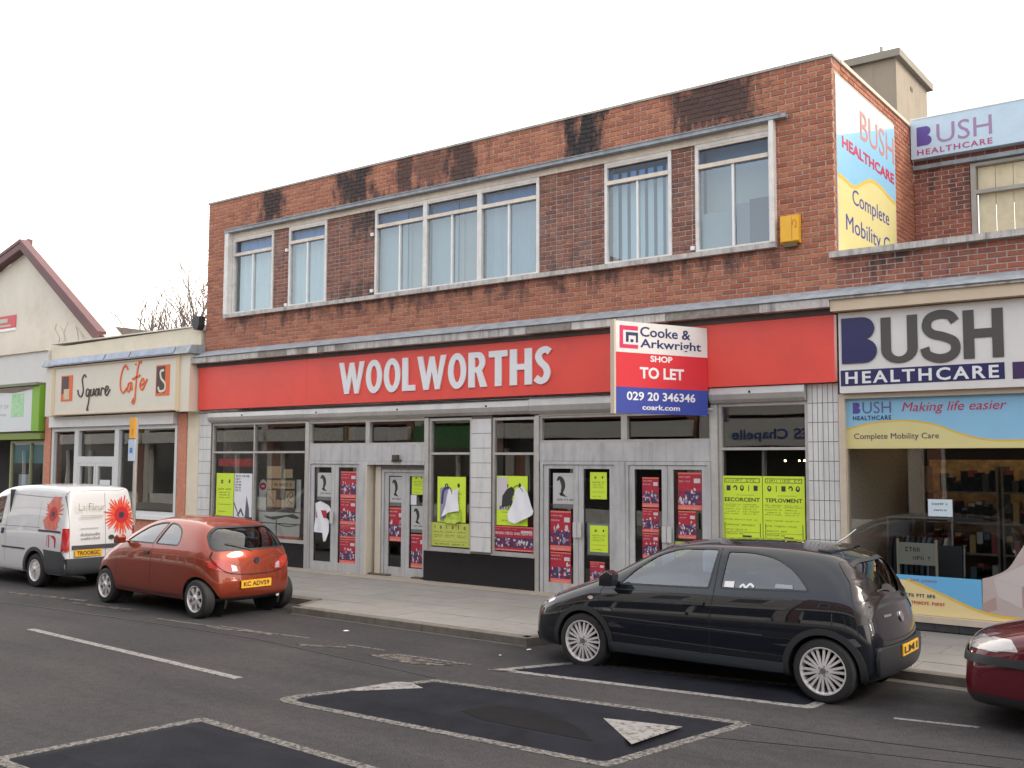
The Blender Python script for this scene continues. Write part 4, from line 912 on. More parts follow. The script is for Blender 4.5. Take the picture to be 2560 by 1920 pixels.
# ================================================================== TO LET BOARD, ALARM BOX
NAVY = mat('navy_print', (.012, .025, .12), .45)
TL = empty('to_let_board', (-6.70, -.13, 2.93), rz=math.atan2(-1.57, -.67), label='white, red and blue SHOP TO LET agent board projecting from the red fascia', cat='to let board')
# local x runs from the wall outwards; the printed face looks towards +x street side (local +y)
W_, H_ = 1.70, 1.30
MB().box(0, W_, -.012, .012, .86, H_).build('white_panel', mat('board_white', (.72, .70, .68), .5, var=.05, vscale=4, dirt=((.5, .42, .38), .3)), TL)
MB().box(0, W_, -.012, .012, .37, .8595).build('red_panel', mat('board_red', (.62, .02, .035), .5), TL)
MB().box(0, W_, -.012, .012, 0, .3695).build('blue_panel', mat('board_blue', (.03, .055, .32), .5), TL)
MB().box(W_, W_+.03, -.03, .06, -.01, H_+.01).box(0, .03, -.06, -.013, 0, H_).build('frame_post', mat('pale_timber', (.55, .47, .38), .8), TL)
MB().cyl((.05, -.03, 1.2), (-.12, -.03, 1.2), .02).cyl((.05, -.03, .1), (-.12, -.03, .1), .02).build('bracket', ALU, TL)
def tl(body, x, z, w_, h_, m, off=.0):
    me = fit_text(body, w_, h_, .002, off)
    me.transform(Matrix(((-1, 0, 0, W_-x), (0, 0, 1, .0135), (0, 1, 0, z), (0, 0, 0, 1)))); me.materials.clear(); me.materials.append(m); inst('lettering', me, parent=TL)
PW = mat('board_print_white', (.76, .76, .78), .5)
tl('Cooke &', .46, 1.10, .92, .145, NAVY, .018); tl('Arkwright', .46, .905, 1.12, .165, NAVY, .018)
tl('SHOP', .64, .745, .40, .09, PW, .03); tl('TO LET', .45, .50, .80, .165, PW, .03)
tl('029 20 346346', .22, .185, 1.24, .125, PW, .02); tl('coark.com', .49, .055, .68, .075, PW, .02)
def bx(x0, x1, z0, z1, m, y=.0135): MB().box(W_-x1, W_-x0, .0125, y+.002, z0, z1).build('logo_bar', m, TL)
LR = mat('logo_red', (.62, .02, .10), .5)
bx(.10, .16, .92, 1.24, LR); bx(.161, .42, 1.18, 1.24, LR); bx(.161, .42, .92, .975, LR)
bx(.21, .255, 1.01, 1.15, NAVY); bx(.256, .42, 1.105, 1.15, NAVY); bx(.385, .42, 1.01, 1.104, NAVY); bx(.29, .34, 1.01, 1.05, NAVY)
AB = empty('alarm_box', (-5.41, 0, 5.36), label='yellow alarm box on the brickwork right of the upper windows', cat='alarm box')
YB = mat('alarm_yellow', (.80, .42, .02), .4, var=.06, vscale=8)
b = MB(); b.prism([(-.005, 0), (-.06, 0), (-.10, .03), (-.10, .40), (-.005, .42)], 'x', -.135, .135); b.build('cover', YB, AB)
MB().box(-.10, .10, -.09, -.02, -.05, -.001).build('underside', mat('alarm_dark', (.10, .07, .04), .5), AB)
b = MB(); b.box(.03, .036, -.1025, -.1005, .05, .38); b.prism(stroke([(.05, .25), (.05, .31), (.09, .32), (.10, .26), (.08, .22), (.11, .22)], .01), 'y', -.103, -.1005); b.build('emblem', mat('orange_print2', (.5, .15, .01), .5), AB)
b = MB(); b.cyl((0, 0, 0), (0, 0, .9), .05, n=12); b.build('pipe', mat('vent_metal', (.35, .33, .30), .6), None, loc=(-8.77, 1.0, 7.42)); o = bpy.data.objects['pipe']; o.name = 'vent_pipe'; tag(o, 'short grey vent pipe standing on the flat roof above the strip window', 'vent pipe')
MB().box(-.10, .10, -.06, .06, .0, .08).build('cowl', mat('vent_metal'), o, loc=(0, 0, .9))
# ================================================================== HEALTHCARE SHOP (right)
BU = empty('care_shop', (0, 0, 0), label='healthcare shop at the right with single storey front and set back brick upper floor', cat='shop building')
BX1 = 1.5
BRB = brick_mat('shop_red_brick', [(.26, .085, .055), (.34, .11, .068), (.38, .135, .082), (.22, .08, .06)], [(-4.5, -3.8, 4.9, 5.08, .9), (-3.3, -3.0, 4.85, 5.0, .4)])
BRB2 = brick_mat('upper_red_brick', [(.25, .075, .052), (.31, .095, .062), (.36, .12, .078), (.22, .075, .055)], [(-4.5, -3.6, 6.9, 7.1, .7), (-4.2, -3.9, 6.5, 6.9, .5)])
b = MB(); b.box(XR+.002, BX1, .010, .3, 4.52, 5.08); b.box(XR+.002, -3.90, 4.012, 4.3, 5.1, 8.1); b.box(-3.90, BX1, 4.012, 4.3, 7.26, 8.1); b.box(-3.90, BX1, 4.012, 4.3, 5.1, 5.95); b.build('wall', MORTAR, BU)
MB().box(XR, BX1, .3, 4.0, 5.0, 5.08).box(XR, BX1, 4.3, 10, 7.9, 8.0).build('roof', LEAD, BU)
lay_bricks(BU, [(brick_region(XR+.012, -1.2, 4.63, 5.08, []), 0.0, 'x', BRB), (brick_region(XR+.003, -1.8, 5.17, 7.42, [(-3.89, 0, 5.95, 7.30)]), 4.002, 'x', BRB2)])
MB().box(XR-.06, BX1, -.10, .34, 5.081, 5.165).build('coping_stone', STONE, BU)
MB().box(XR, BX1, -.26, -.0, 4.305, 4.46).build('cream_cornice', mat('cream_cornice', (.62, .50, .36), .7, var=.06), BU)
MB().box(XR, BX1, -.30, -.0, 4.461, 4.484).build('cornice_block', STONE, BU)
# upper window of the set back floor
b = MB(); z0, z1, x0 = 5.95, 7.22, -3.88
b.box(x0, BX1, 3.98, 4.1, z0, z0+.05); b.box(x0, BX1, 3.98, 4.1, z1-.05, z1); b.box(x0, x0+.08, 3.98, 4.1, z0+.05, z1-.05); b.box(x0+.08, BX1, 3.985, 4.1, 6.70, 6.76)
for k in range(1, 4): b.box(x0+k*.95, x0+k*.95+.05, 3.988, 4.1, z0+.05, 6.70)
wu = b.build('window', mat('grey_window_frame', (.36, .33, .30), .6, var=.15), BU)
BLC = mat('cream_blind', (.70, .60, .42), .8, var=.10, vscale=7)
for k in range(12): MB().box(x0+.09+k*.27, x0+.09+k*.27+.262, 4.10+.004*(k % 2), 4.12, z0+.05, z1-.06).build('blind', BLC, wu)
MB().box(XR+.01, BX1, 3.9, 4.0, 7.24, 7.31).build('window_hood', LEAD, BU)
BLUE = mat('sky_blue_print', (.25, .50, .70), .45, var=.04, vscale=2); PBL = mat('pale_blue_print', (.48, .60, .70), .45, var=.10, vscale=1.5); YLW = mat('pale_yellow_print', (.66, .58, .26), .5, var=.03); GOLD = mat('gold_line', (.70, .46, .06), .5)
MAUVE = mat('mauve_letter', (.32, .20, .36), .5); VIOL = mat('violet_letter', (.10, .06, .30), .45); CRIM = mat('crimson_letter', (.50, .02, .07), .5); NV2 = mat('dark_blue_letter', (.02, .02, .10), .3); DGR = mat('dark_grey_letter', (.075, .07, .065), .3)
US = empty('shop_sign', (XR+.02, 3.9, 7.40), label='pale blue BUSH sign along the top of the set back upper floor', cat='shop sign')
MB().box(0, 6.2, -.10, .09, 0, .68).build('sign_box', PBL, US); MB().box(0, 6.2, -.11, .10, .681, .70).build('top_trim', WHITE, US)
def B_solid(s, w_, h_): return [(s[0], s[1]), (s[0], s[1]+h_), (s[0]+w_*.6, s[1]+h_)]+[(s[0]+w_*.6+w_*.34*cos(a), s[1]+h_*.75+h_*.25*sin(a)) for a in [rad(90-i*18) for i in range(1, 9)]]+[(s[0]+w_*.7, s[1]+h_*.52)]+[(s[0]+w_*.65+w_*.35*cos(a), s[1]+h_*.26+h_*.26*sin(a)) for a in [rad(80-i*17) for i in range(0, 11)]]
MB().prism(B_solid((.10, .21), .24, .33), 'y', -.104, -.1005).build('letter', VIOL, US)
me = fit_text('USH', .86, .33, .003); place_text('letter', me, MAUVE, (XR+.02+.42, 3.798, 7.61), (1, 0, 0), US)
me = fit_text('HEALTHCARE', 1.18, .10, .003, .02, spacing=1.2); place_text('lettering', me, mat('magenta_letter', (.40, .06, .18), .5), (XR+.02+.10, 3.798, 7.45), (1, 0, 0), US)
me = fit_text('T', .2, .3, .003); place_text('letter', me, VIOL, (XR+.02+1.82, 3.798, 7.5), (1, 0, 0), US)
# sign on the flank wall of the red shop
FS = empty('side_sign', (XR+.004, .09, 5.17), label='blue and yellow Complete Mobility sign on the flank wall of the brick building', cat='shop sign')
PX = .012
def yz(name, pts, m, x0=0, x1=None, holes=()): 
    b = MB(); b.prism(pts, 'x', x0, x1 if x1 is not None else x0+.002, holes=holes); return b.build(name, m, FS)
ZH = 2.58
yz('backboard', [(0, 0), (2.77, 0), (2.77, ZH), (0, ZH)], mat('rain_streaked_white', (.56, .58, .59), .55, var=.05, streak=.0, dirt=((.44, .47, .50), .5)), 0, PX)
yz('yellow_field', [(.02, .0)]+[(.02+i*.0+u, v) for i, (u, v) in enumerate([(0, 1.12), (.30, 1.11), (.60, 1.08), (.86, 1.13), (1.2, 1.27), (1.55, 1.37), (2.0, 1.36), (2.35, 1.30), (2.73, 1.26), (2.73, 0)])], YLW, PX+.0005)
yz('blue_field', [(.02, 1.13), (.32, 1.12), (.62, 1.09), (.88, 1.14), (1.22, 1.28), (1.57, 1.38), (2.02, 1.37), (2.37, 1.31), (2.75, 1.27), (2.75, 2.52), (.18, 1.74), (.02, 1.70)], BLUE, PX+.0005)
yz('gold_wave', stroke([(.03, 1.13), (.3, 1.12), (.6, 1.085), (.87, 1.14), (1.2, 1.275), (1.55, 1.375), (2.0, 1.365), (2.35, 1.305), (2.73, 1.265)], .05), GOLD, PX+.0030)
def fs_text(body, y, z, w_, h_, m, rot=0.0, off=.0):
    me = fit_text(body, w_, h_, .002, off); c, s_ = cos(rot), sin(rot)
    place_text('lettering', me, m, (FS.location.x+PX+.0045, FS.location.y+y, FS.location.z+z), (0, c, s_), FS, (0, -s_, c))
fs_text('BUSH', 1.05, 1.90, 1.66, .44, mat('salmon_letter', (.50, .22, .20), .5), 0, .0)
fs_text('HEALTHCARE', .22, 1.57, 2.46, .17, CRIM, 0, .03)
fs_text('Complete', .62, .76, 1.75, .30, mat('indigo_letter', (.05, .05, .28), .5), 0)
fs_text('Mobility C', .32, .32, 2.05, .31, mat('indigo_letter'), 0)
# fascia sign
FB = empty('fascia_sign', (-4.73, -.12, 3.19), label='white BUSH HEALTHCARE fascia sign with dark grey and navy lettering', cat='shop sign')
FW = mat('fascia_white', (.68, .66, .635), .35, var=.04, vscale=2, dirt=((.55, .48, .43), .25))
for a, c in [(0, 2.95), (2.952, 6.2)]: MB().box(a, c, 0, .11, 0, 1.10).build('sign_panel', FW, FB)
def fb(name, pts, m, y=-.012, holes=()): MB().prism(pts, 'y', y, -.0005, holes=holes).build(name, m, FB)
x_, z_ = .045, .40
fb('letter', B_solid((x_, z_), .47, .62), NV2, -.02)
u0 = .57; fb('letter', [(u0, .99), (u0+.13, .99), (u0+.13, .60)]+arc(u0+.235, .56, .105, .10, 180, 360)+[(u0+.34, 1.0), (u0+.47, 1.0), (u0+.47, .55)]+arc(u0+.235, .56, .235, .19, 0, -180), DGR)
fb('letter', stroke([(1.505, .87), (1.44, .955), (1.31, .975), (1.19, .93), (1.155, .82), (1.22, .73), (1.37, .68), (1.49, .61), (1.50, .49), (1.42, .42), (1.29, .405), (1.16, .46), (1.125, .55)], .115), DGR)
h0 = 1.60; fb('letter', [(h0, .38), (h0+.13, .38), (h0+.13, .64), (h0+.34, .64), (h0+.34, .38), (h0+.47, .38), (h0+.47, 1.0), (h0+.34, 1.0), (h0+.34, .755), (h0+.13, .755), (h0+.13, 1.0), (h0, 1.0)], DGR)
fb('navy_band', [(.02, .095), (2.07, .105), (2.07, .315), (.02, .31)], NV2, -.004)
me = fit_text('HEALTHCARE', 1.92, .165, .006, .022, spacing=1.25); place_text('lettering', me, LET, (-4.73+.085, -.128, 3.19+.122), (1, 0, 0), FB)
fb('navy_band', [(2.16, .10), (5.5, .11), (5.5, .32), (2.16, .31)], mat('aubergine_band', (.05, .02, .09), .4), -.004)
# shop window
FRC = mat('tan_frame', (.56, .47, .37), .55, var=.08, vscale=6)
b = MB(); b.box(XR+.005, -4.70, -.03, .12, .2, 3.185); b.box(-4.70, BX1, -.03, .12, 3.12, 3.185); b.box(-4.70, BX1, -.04, .12, .20, .28); bw_ = b.build('shop_window', FRC, BU)
pane(bw_, -4.70, BX1, .28, 3.12, y=.06)
for a in range(0, 22): MB().box(XR+.01+a*.295, XR+.01+a*.295+.29, -.02, .12, .10, .195).build('plinth_tile', mat('dark_slate_tile', (.045, .047, .05), .4, var=.2, vscale=9), BU)
TB = empty('window_banner', (-4.70, .045, 2.44), label='blue and yellow BUSH Making life easier banner across the top of the shop window', cat='window banner')
def tb(name, pts, m, y, P=TB): MB().prism(pts, 'y', y, y+.0012).build(name, m, P)
tb('blue_field', [(0, 0), (6.2, 0), (6.2, .68), (0, .68)], BLUE, 0)
wave = [(0, .26), (.25, .33), (.55, .365), (.85, .365), (1.15, .31), (1.4, .21), (1.7, .12), (2.0, .095), (2.3, .11), (2.8, .2), (3.4, .3), (6.2, .2)]
wv = []
for (a, c), (d, e) in zip(wave, wave[1:]): wv += [(a+(d-a)*k/5, c+(e-c)*(3*(k/5)**2-2*(k/5)**3)) for k in range(5)]
tb('yellow_field', [(0, 0)]+wv+[(6.2, .2), (6.2, 0)], YLW, -.0016); tb('gold_wave', stroke(wave, .022), GOLD, -.0032)
def tbt(body, x, z, w_, h_, m, off=.0, sh=0.0, sp_=1.0):
    me = fit_text(body, w_, h_, .001, off, sh, sp_); place_text('lettering', me, m, (-4.70+x, .041, 2.44+z), (1, 0, 0), TB)
MB().prism(B_solid((.09, .475), .10, .15), 'y', -.0035, -.0015).build('letter', VIOL, TB)
tbt('USH', .22, .475, .38, .155, mat('slate_letter', (.12, .12, .28), .5)); tbt('HEALTHCARE', .09, .385, .51, .06, NV2, .02, sp_=1.2)
tbt('Making life easier', .74, .45, 1.28, .16, CRIM, 0, .25); tbt('Complete Mobility Care', .10, .105, 1.10, .10, NV2)
# lower banner
LBN = empty('window_banner', (-4.70, .045, .285), label='low blue and yellow banner with box picture along the foot of the healthcare shop window', cat='window banner')
T2 = lambda name, pts, m, y: tb(name, pts, m, y, LBN)
T2('blue_field', [(0, 0), (1.66, 0), (1.66, .50), (0, .50)], mat('bright_blue_print', (.14, .42, .70), .45), 0)
T2('yellow_field', [(0, 0), (2.3, 0), (2.3, .05), (1.9, .055), (1.6, .11), (1.3, .22), (.85, .42), (0, .50)], mat('cream_yellow_print', (.74, .60, .30), .5), -.0016); T2('gold_wave', stroke([(.75, .44), (.95, .37), (1.3, .23), (1.6, .115), (1.9, .06), (2.4, .055)], .03), GOLD, -.0032)
PK = mat('pinkish_print', (.46, .38, .36), .6, var=.06, vscale=3); PK2 = mat('rose_shadow_print', (.40, .28, .25), .6); PK3 = mat('white_box_print', (.54, .48, .47), .6)
T2('picture', [(1.661, .0), (5.8, 0), (5.8, 1.7), (3.2, 1.66)]+stroke([(3.0, 1.60), (2.45, 1.27), (2.24, 1.08), (2.10, .86), (1.97, .66), (1.80, .56), (1.67, .515)], .002)[:37], PK, -.0008)
T2('picture_box', [(1.85, .30), (2.12, .18), (2.12, .44), (1.80, .52)], PK3, -.0024); T2('picture_box', [(2.121, .18), (2.24, .28), (2.24, .50), (2.121, .44)], PK2, -.0024); T2('picture_box', [(1.661, .08), (1.83, .14), (1.82, .30), (1.661, .20)], PK2, -.0024)
T2('picture_box', [(1.80, .525), (2.12, .445), (2.24, .505), (2.30, .80), (1.98, .62)], PK3, -.0026); T2('picture_box', [(2.25, .22), (2.7, .1), (2.7, .9), (2.32, .8), (2.25, .5)], PK3, -.0028)
def lbt(body, x, z, w_, h_, m, off=.0, sh=0.0):
    me = fit_text(body, w_, h_, .001, off, sh); place_text('lettering', me, m, (-4.70+x, .0405, .285+z), (1, 0, 0), LBN)
b = MB(); scrib(b, .80, 1.15, .42, .03, -.0035, seed=3, wl=.028); b.build('print', mat('red_small_print', (.35, .12, .25), .5), LBN)
b = MB(); scrib(b, .70, 1.10, .22, .045, -.0055, seed=4, wl=.035); b.build('print', NV2, LBN); b = MB(); scrib(b, .80, 1.25, .13, .04, -.0055, seed=6, wl=.033); b.build('print', CRIM, LBN)
t = empty('notice', (-3.51, .042, 1.56), label='white paper notice with two lines of print in the middle of the healthcare window', cat='notice')
MB().box(-.15, .15, 0, .003, 0, .22).build('paper', mat('bluish_paper', (.56, .66, .72), .6), t); b = MB(); scrib(b, -.10, .10, .145, .028, -.001, seed=9, wl=.025); scrib(b, -.08, .09, .07, .02, -.001, seed=19, wl=.015); b.build('print', INK, t)
# healthcare shop interior
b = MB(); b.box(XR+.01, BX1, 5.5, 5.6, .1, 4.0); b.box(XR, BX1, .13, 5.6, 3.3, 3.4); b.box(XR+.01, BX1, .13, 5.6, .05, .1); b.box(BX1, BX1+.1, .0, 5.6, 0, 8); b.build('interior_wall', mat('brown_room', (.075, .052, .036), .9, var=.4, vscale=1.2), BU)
for lx in (-4.1, -3.1, -2.1, -1.1): MB().box(lx-.35, lx+.35, 1.5, 1.62, 3.20, 3.24).box(lx-.35, lx+.35, 2.7, 2.82, 3.20, 3.24).build('added_ceiling_light', mat('added_goods_light', (.9, .8, .6), .5, emit=((1.0, .70, .38), 2.2)), BU)  # unseen lamps added behind the banner to light the goods
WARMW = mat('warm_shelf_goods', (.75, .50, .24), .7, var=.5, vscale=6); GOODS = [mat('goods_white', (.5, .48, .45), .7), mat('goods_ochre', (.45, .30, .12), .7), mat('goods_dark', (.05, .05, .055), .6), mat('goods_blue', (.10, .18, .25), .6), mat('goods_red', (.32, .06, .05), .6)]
random.seed(21)
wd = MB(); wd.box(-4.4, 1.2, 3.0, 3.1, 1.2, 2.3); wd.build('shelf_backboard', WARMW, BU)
for sx in (-4.3, -3.2, -2.1, -1.0):
    t = empty('display_shelf', (sx, 2.3, .1), label='goods shelf inside the healthcare window, %s from the left' % {-4.3: 'first', -3.2: 'second', -2.1: 'third', -1.0: 'fourth'}[sx], cat='shelf', group='goods shelves inside the healthcare shop')
    for zz in (.35, .8, 1.25, 1.7): MB().box(0, 1.0, 0, .5, zz, zz+.03).build('shelf_board', SHELF, t)
    MB().box(-.03, -.001, 0, .5, 0, 2.1).box(1.001, 1.03, 0, .5, 0, 2.1).build('upright', SHELF, t)
    for mi, g in enumerate(GOODS):
        b = MB()
        for zz in (.38, .83, 1.28, 1.73):
            for k in range(10):
                if random.random() < .42: h_ = random.uniform(.12, .32); u = k*.1+.01; b.box(u, u+.08, .05, .3, zz, zz+h_)
        if b.v: b.build('goods', g, t)
t = empty('wheelchair', (-3.75, 1.0, .1), label='folding wheelchair with dark seat seen through the healthcare window', cat='wheelchair')
b = MB(); b.box(-.22, .22, -.2, .2, .48, .54); b.box(-.22, .22, .19, .23, .54, 1.0); b.build('seat', GOODS[2], t)
for s_ in (-1, 1):
    MB().lathe([(.26, -.012), (.30, -.012), (.30, .012), (.26, .012), (.26, -.012)], (s_*.28, 0, .30), 'x', 28).build('wheel', GOODS[2], t)
    MB().tube([(s_*.24, -.35, .15), (s_*.24, -.2, .5), (s_*.24, .2, .5), (s_*.24, .24, 1.0), (s_*.24, .34, 1.0)], .014, 8).build('side_frame', ALU, t)
t = empty('easel_sign', (-4.02, .8, .1), label='white card with black print on a stand low in the healthcare window', cat='display card')
MB().box(-.24, .24, -.01, .01, .75, 1.05).build('card', mat('dim_card', (.46, .42, .36), .7), t); b = MB(); scrib(b, -.15, .1, .93, .06, -.012, seed=1, wl=.05); scrib(b, -.05, .18, .82, .05, -.012, seed=2, wl=.05); b.build('print', INK, t); MB().box(-.27, -.241, -.02, .02, 0, 1.1).box(.241, .27, -.02, .02, 0, 1.1).build('stand', mat('pale_timber'), t)
t = empty('clothes_rail', (-4.35, 1.6, .1), label='rail of dark clothes inside the healthcare window behind the rear of the black car', cat='clothes rail')
MB().tube([(-.3, 0, 0), (-.3, 0, 1.35), (.6, 0, 1.35), (.6, 0, 0)], .015, 8).build('rail', ALU, t)
for k in range(11):
    MB().prism([(-.22, .5), (-.2, .92), (-.06, 1.08), (.06, 1.08), (.2, .92), (.22, .5)], 'x', -.24+k*.075, -.24+k*.075+.045).build('garment', random.choice(GOODS[2:4]+[GOODS[0], GOODS[2]]), t)

# ================================================================== STAIR TOWER ON THE ROOF
ST = empty('stair_tower', (-6.2, 7, 7.4), label='beige rendered roof tower with flat capped top behind the brick building corner', cat='roof tower')
TWR = mat('beige_tower_render', (.32, .265, .205), .85, var=.10, vscale=1.5, bump=.2, streak=.25)
MB().box(-.90, .595, -1.0, 1.2, 0, 2.72).build('wall', TWR, ST); MB().box(-1.04, .70, -1.10, 1.31, 2.721, 2.87).build('roof_slab', mat('tower_cap', (.27, .24, .20), .8, var=.1), ST)
MB().cyl((.28, -.85, 2.87), (.28, -.85, 3.06), .035).build('vent_pipe', mat('vent_metal'), ST); MB().box(.595, .603, -.05, .10, 2.35, 2.43).build('vent_slot', INK, ST)

# ================================================================== SQUARE CAFE (left)
CF = empty('cafe_building', (0, 0, 0), label='low cream cafe building between the red shop and the green shop', cat='cafe building')
b = MB(); b.box(-25.45, -19.11, .0, 1.0, 4.6, 5.14)
b.prism([(-25.45, 5.14), (-19.0, 5.14), (-19.0, 5.235), (-25.45, 5.155)], 'y', 0, 1.0); b.box(-19.52, -19.105, .0, .5, .1, 4.6); b.box(-25.60, -25.3, .02, .5, 3.34, 4.6); b.build('wall', CREAM, CF)
MB().box(-25.45, -19.0, -.04, 1.02, 5.236, 5.262).build('coping', mat('cream_coping', (.74, .68, .58), .7), CF)
MB().box(-25.6, -25.31, -.02, .3, .1, 3.338).box(-19.85, -19.53, -.02, .3, .1, 3.30).build('pilaster', TERRA, CF)
CS = empty('shop_sign', (-22.1, 0, 3.34), label='cream Square Cafe signboard with orange and black script and two square emblems', cat='shop sign')
CREAMS = mat('sign_cream', (.68, .63, .52), .5, var=.03, vscale=2); EDGE = mat('sign_edge_tan', (.68, .52, .32), .6)
MB().box(-2.50, 2.60, -.345, -.001, .02, 1.235).build('sign_box', CREAMS, CS)
MB().box(-2.97, -2.505, -.33, -.001, .0, 1.24).box(2.605, 3.06, -.33, -.001, -.02, 1.40).build('side_panel', CREAMS, CS)
MB().box(-2.62, -2.50, -.36, -.331, .02, 1.25).box(2.6, 2.72, -.36, -.331, 0, 1.27).build('edge_strip', EDGE, CS)
MB().box(-2.55, 2.65, -.375, -.346, 1.20, 1.235).box(-2.5, 2.6, -.36, -.346, .02, .05).build('trim', mat('peach_trim', (.72, .52, .38), .6), CS)
b = MB(); b.prism([(-.45, 1.255), (-.36, 1.44), (-.001, 1.47), (-.001, 1.255)], 'x', -3.0, 3.15); b.build('lead_canopy', LEAD, CS)
for a, c in [(-2.5, -.2), (-.12, .85), (.92, 2.6)]:
    MB().prism([(-.449, 1.278), (-.378, 1.424), (-.384, 1.427), (-.455, 1.281)], 'x', a, c).build('canopy_pane', mat('grey_blue_glazing', (.20, .24, .33), .3, var=.3, vscale=4), CS)
OR = mat('orange_letter', (.72, .12, .02), .5); BRK = mat('brown_black_letter', (.05, .03, .03), .5)
def cst(pts_list, wd_, m):
    for P in pts_list:
        b = MB(); b.prism(stroke([((u), (v)) for u, v in P], wd_), 'y', -.36, -.3455); b.build('letter', m, CS)
X0, Z0 = -1.42, .43     # script lettering in local metres
cst([[(.55, .56), (.45, .60), (.33, .50), (.36, .36), (.42, .22), (.35, .06), (.18, .02), (.05, .12)]], .035, BRK) if False else None
def script(strokes, ox, oz, m, wd_):
    for P in strokes: MB().prism(stroke([(ox+u, oz+v) for u, v in P], wd_), 'y', -.362, -.3455).build('letter', m, CS)
script([[(.36, .50), (.28, .56), (.19, .46), (.22, .32), (.25, .16), (.17, .03), (.05, .08), (.0, .20)],
        [(.52, .18), (.42, .20), (.38, .08), (.46, .03), (.54, .18), (.50, -.12), (.44, -.30), (.50, -.29)],
        [(.60, .20), (.58, .06), (.66, .05), (.72, .20), (.73, .04)], [(.92, .18), (.82, .18), (.80, .05), (.88, .05), (.94, .20), (.96, .04)],
        [(1.02, .02), (1.06, .20), (1.16, .18)], [(1.22, .10), (1.34, .20), (1.26, .24), (1.20, .12), (1.28, .02), (1.42, .16)]], -1.42, .42, BRK, .035)
script([[(.32, .55), (.22, .66), (.10, .56), (.02, .32), (.05, .10), (.16, .02), (.28, .12)],
        [(.46, .24), (.36, .22), (.32, .08), (.40, .04), (.48, .24), (.50, .06)], [(.86, .68), (.78, .72), (.70, .50), (.66, .20), (.62, -.20), (.52, -.22), (.60, -.12)], [(.50, .32), (.66, .36), (.82, .40)],
        [(.84, .16), (.98, .22), (.92, .32), (.82, .18), (.92, .06), (1.10, .30)]], .40, .46, OR, .042)
b = MB(); b.prism(ell(1.02, 1.12, .05, .025, 8), 'y', -.35, -.3455); b.prism(ell(1.14, 1.12, .04, .02, 8), 'y', -.35, -.3455); b.build('letter', OR, CS)
for cx, ci in ((-1.93, 0), (2.10, 1)):
    s_ = .26
    MB().box(cx-s_, cx+s_, -.355, -.3455, .36, 1.00+.05*ci).build('emblem', OR, CS)
    MB().box(cx-s_+.03, cx+s_*.35, -.358, -.3555, .42 if ci else .55, .97+.05*ci).build('emblem_dark', BRK, CS)
    if ci: MB().prism(stroke([(cx+.05, .93), (cx-.08, .90), (cx-.05, .75), (cx+.10, .62), (cx+.08, .48), (cx-.10, .46), (cx-.16, .56)], .055), 'y', -.3605, -.3585).build('emblem_swirl', CREAMS, CS)
    else: MB().box(cx-.12, cx+.14, -.3605, -.3585, .40, .66).build('emblem_block', mat('sand_print', (.62, .48, .30), .5), CS)
MB().box(-25.28, -19.93, -.10, .08, 3.07, 3.33).build('blind_box', WHITE, CF)
UPVC = mat('white_upvc', (.66, .67, .66), .45, var=.04)
cw = frame('cafe_window', -25.28, -24.1, .75, 3.065, .10, m=UPVC, parent=CF, y0=-.0); pane(cw, -25.2, -24.2, .85, 2.97)
cw = frame('cafe_door', -24.1, -22.32, .1, 3.065, .09, m=UPVC, parent=CF, y0=-.0); MB().box(-24.01, -22.41, .001, .09, 2.17, 2.33).build('transom', UPVC, cw); pane(cw, -24.01, -22.41, 2.33, 2.98)
for a, c in [(-24.01, -23.22), (-23.2, -22.41)]:
    MB().box(a, a+.08, .01, .08, .1, 2.17).box(c-.08, c, .01, .08, .1, 2.17).box(a+.08, c-.08, .01, .08, .1, .35).box(a+.08, c-.08, .01, .08, 2.09, 2.17).build('door_leaf', UPVC, cw); pane(cw, a+.08, c-.08, .35, 2.09, .05)
MB().box(-23.15+.10, -22.6, .03, .036, 1.62, 1.76).build('door_notice', PAPER, cw)
cw = frame('cafe_window', -22.32, -19.90, .97, 3.065, .09, m=UPVC, parent=CF, y0=-.0); pane(cw, -22.24, -19.98, 1.04, 2.99)
MB().box(-22.34, -19.86, -.06, .12, .88, .969).build('sill', WHITE, CF); MB().box(-25.28, -24.12, .01, .12, .1, .75).box(-22.32, -19.86, .01, .12, .1, .879).build('stall_riser', TERRA, CF)
b = MB(); b.box(-25.4, -19.1, 4.5, 4.6, .1, 4.0); b.box(-25.4, -19.1, .12, 4.6, 3.4, 3.5); b.box(-25.4, -19.1, .3, 4.6, .06, .1); b.box(-25.5, -25.4, .3, 4.6, .1, 4); b.box(-19.1, -19.0, .5, 4.6, .1, 4); b.build('interior_wall', mat('cafe_room', (.13, .115, .10), .9, var=.3, vscale=2), CF)
for k, (tx, ty) in enumerate([(-20.9, 1.2), (-21.9, 1.6), (-24.7, 1.6)]):
    t = empty('cafe_table', (tx, ty, .1), label='round cafe table %s' % ['inside the right cafe window', 'inside the cafe behind the bus stop pole', 'inside the left cafe window'][k], cat='table')
    MB().lathe([(.001, .72), (.34, .72), (.34, .75), (.001, .75)], (0, 0, 0), 'z', 24).build('table_top', mat('table_wood', (.20, .10, .05), .4), t); MB().cyl((0, 0, 0), (0, 0, .72), .03).cyl((0, 0, 0), (0, 0, .03), .2).build('pedestal', GOODS[2], t)
b = MB(); b.box(-20.4, -20.05, .5, .52, .35, 1.5)
t = b.build('menu_board', mat('menu_white', (.5, .52, .55), .6), label='white menu board standing inside the right cafe window', cat='menu board')
# drain hopper on the corner
t = empty('drain_hopper', (-19.10, -.09, 5.14), label='black rainwater hopper where the cafe parapet meets the brick corner', cat='drain hopper')
HP = mat('black_iron', (.025, .028, .034), .5, var=.4, vscale=20); b = MB(); b.prism([(-.12, .30), (.12, .30), (.12, .1), (.05, 0), (-.05, 0), (-.12, .1)], 'y', -.08, .08); b.build('hopper', HP, t)

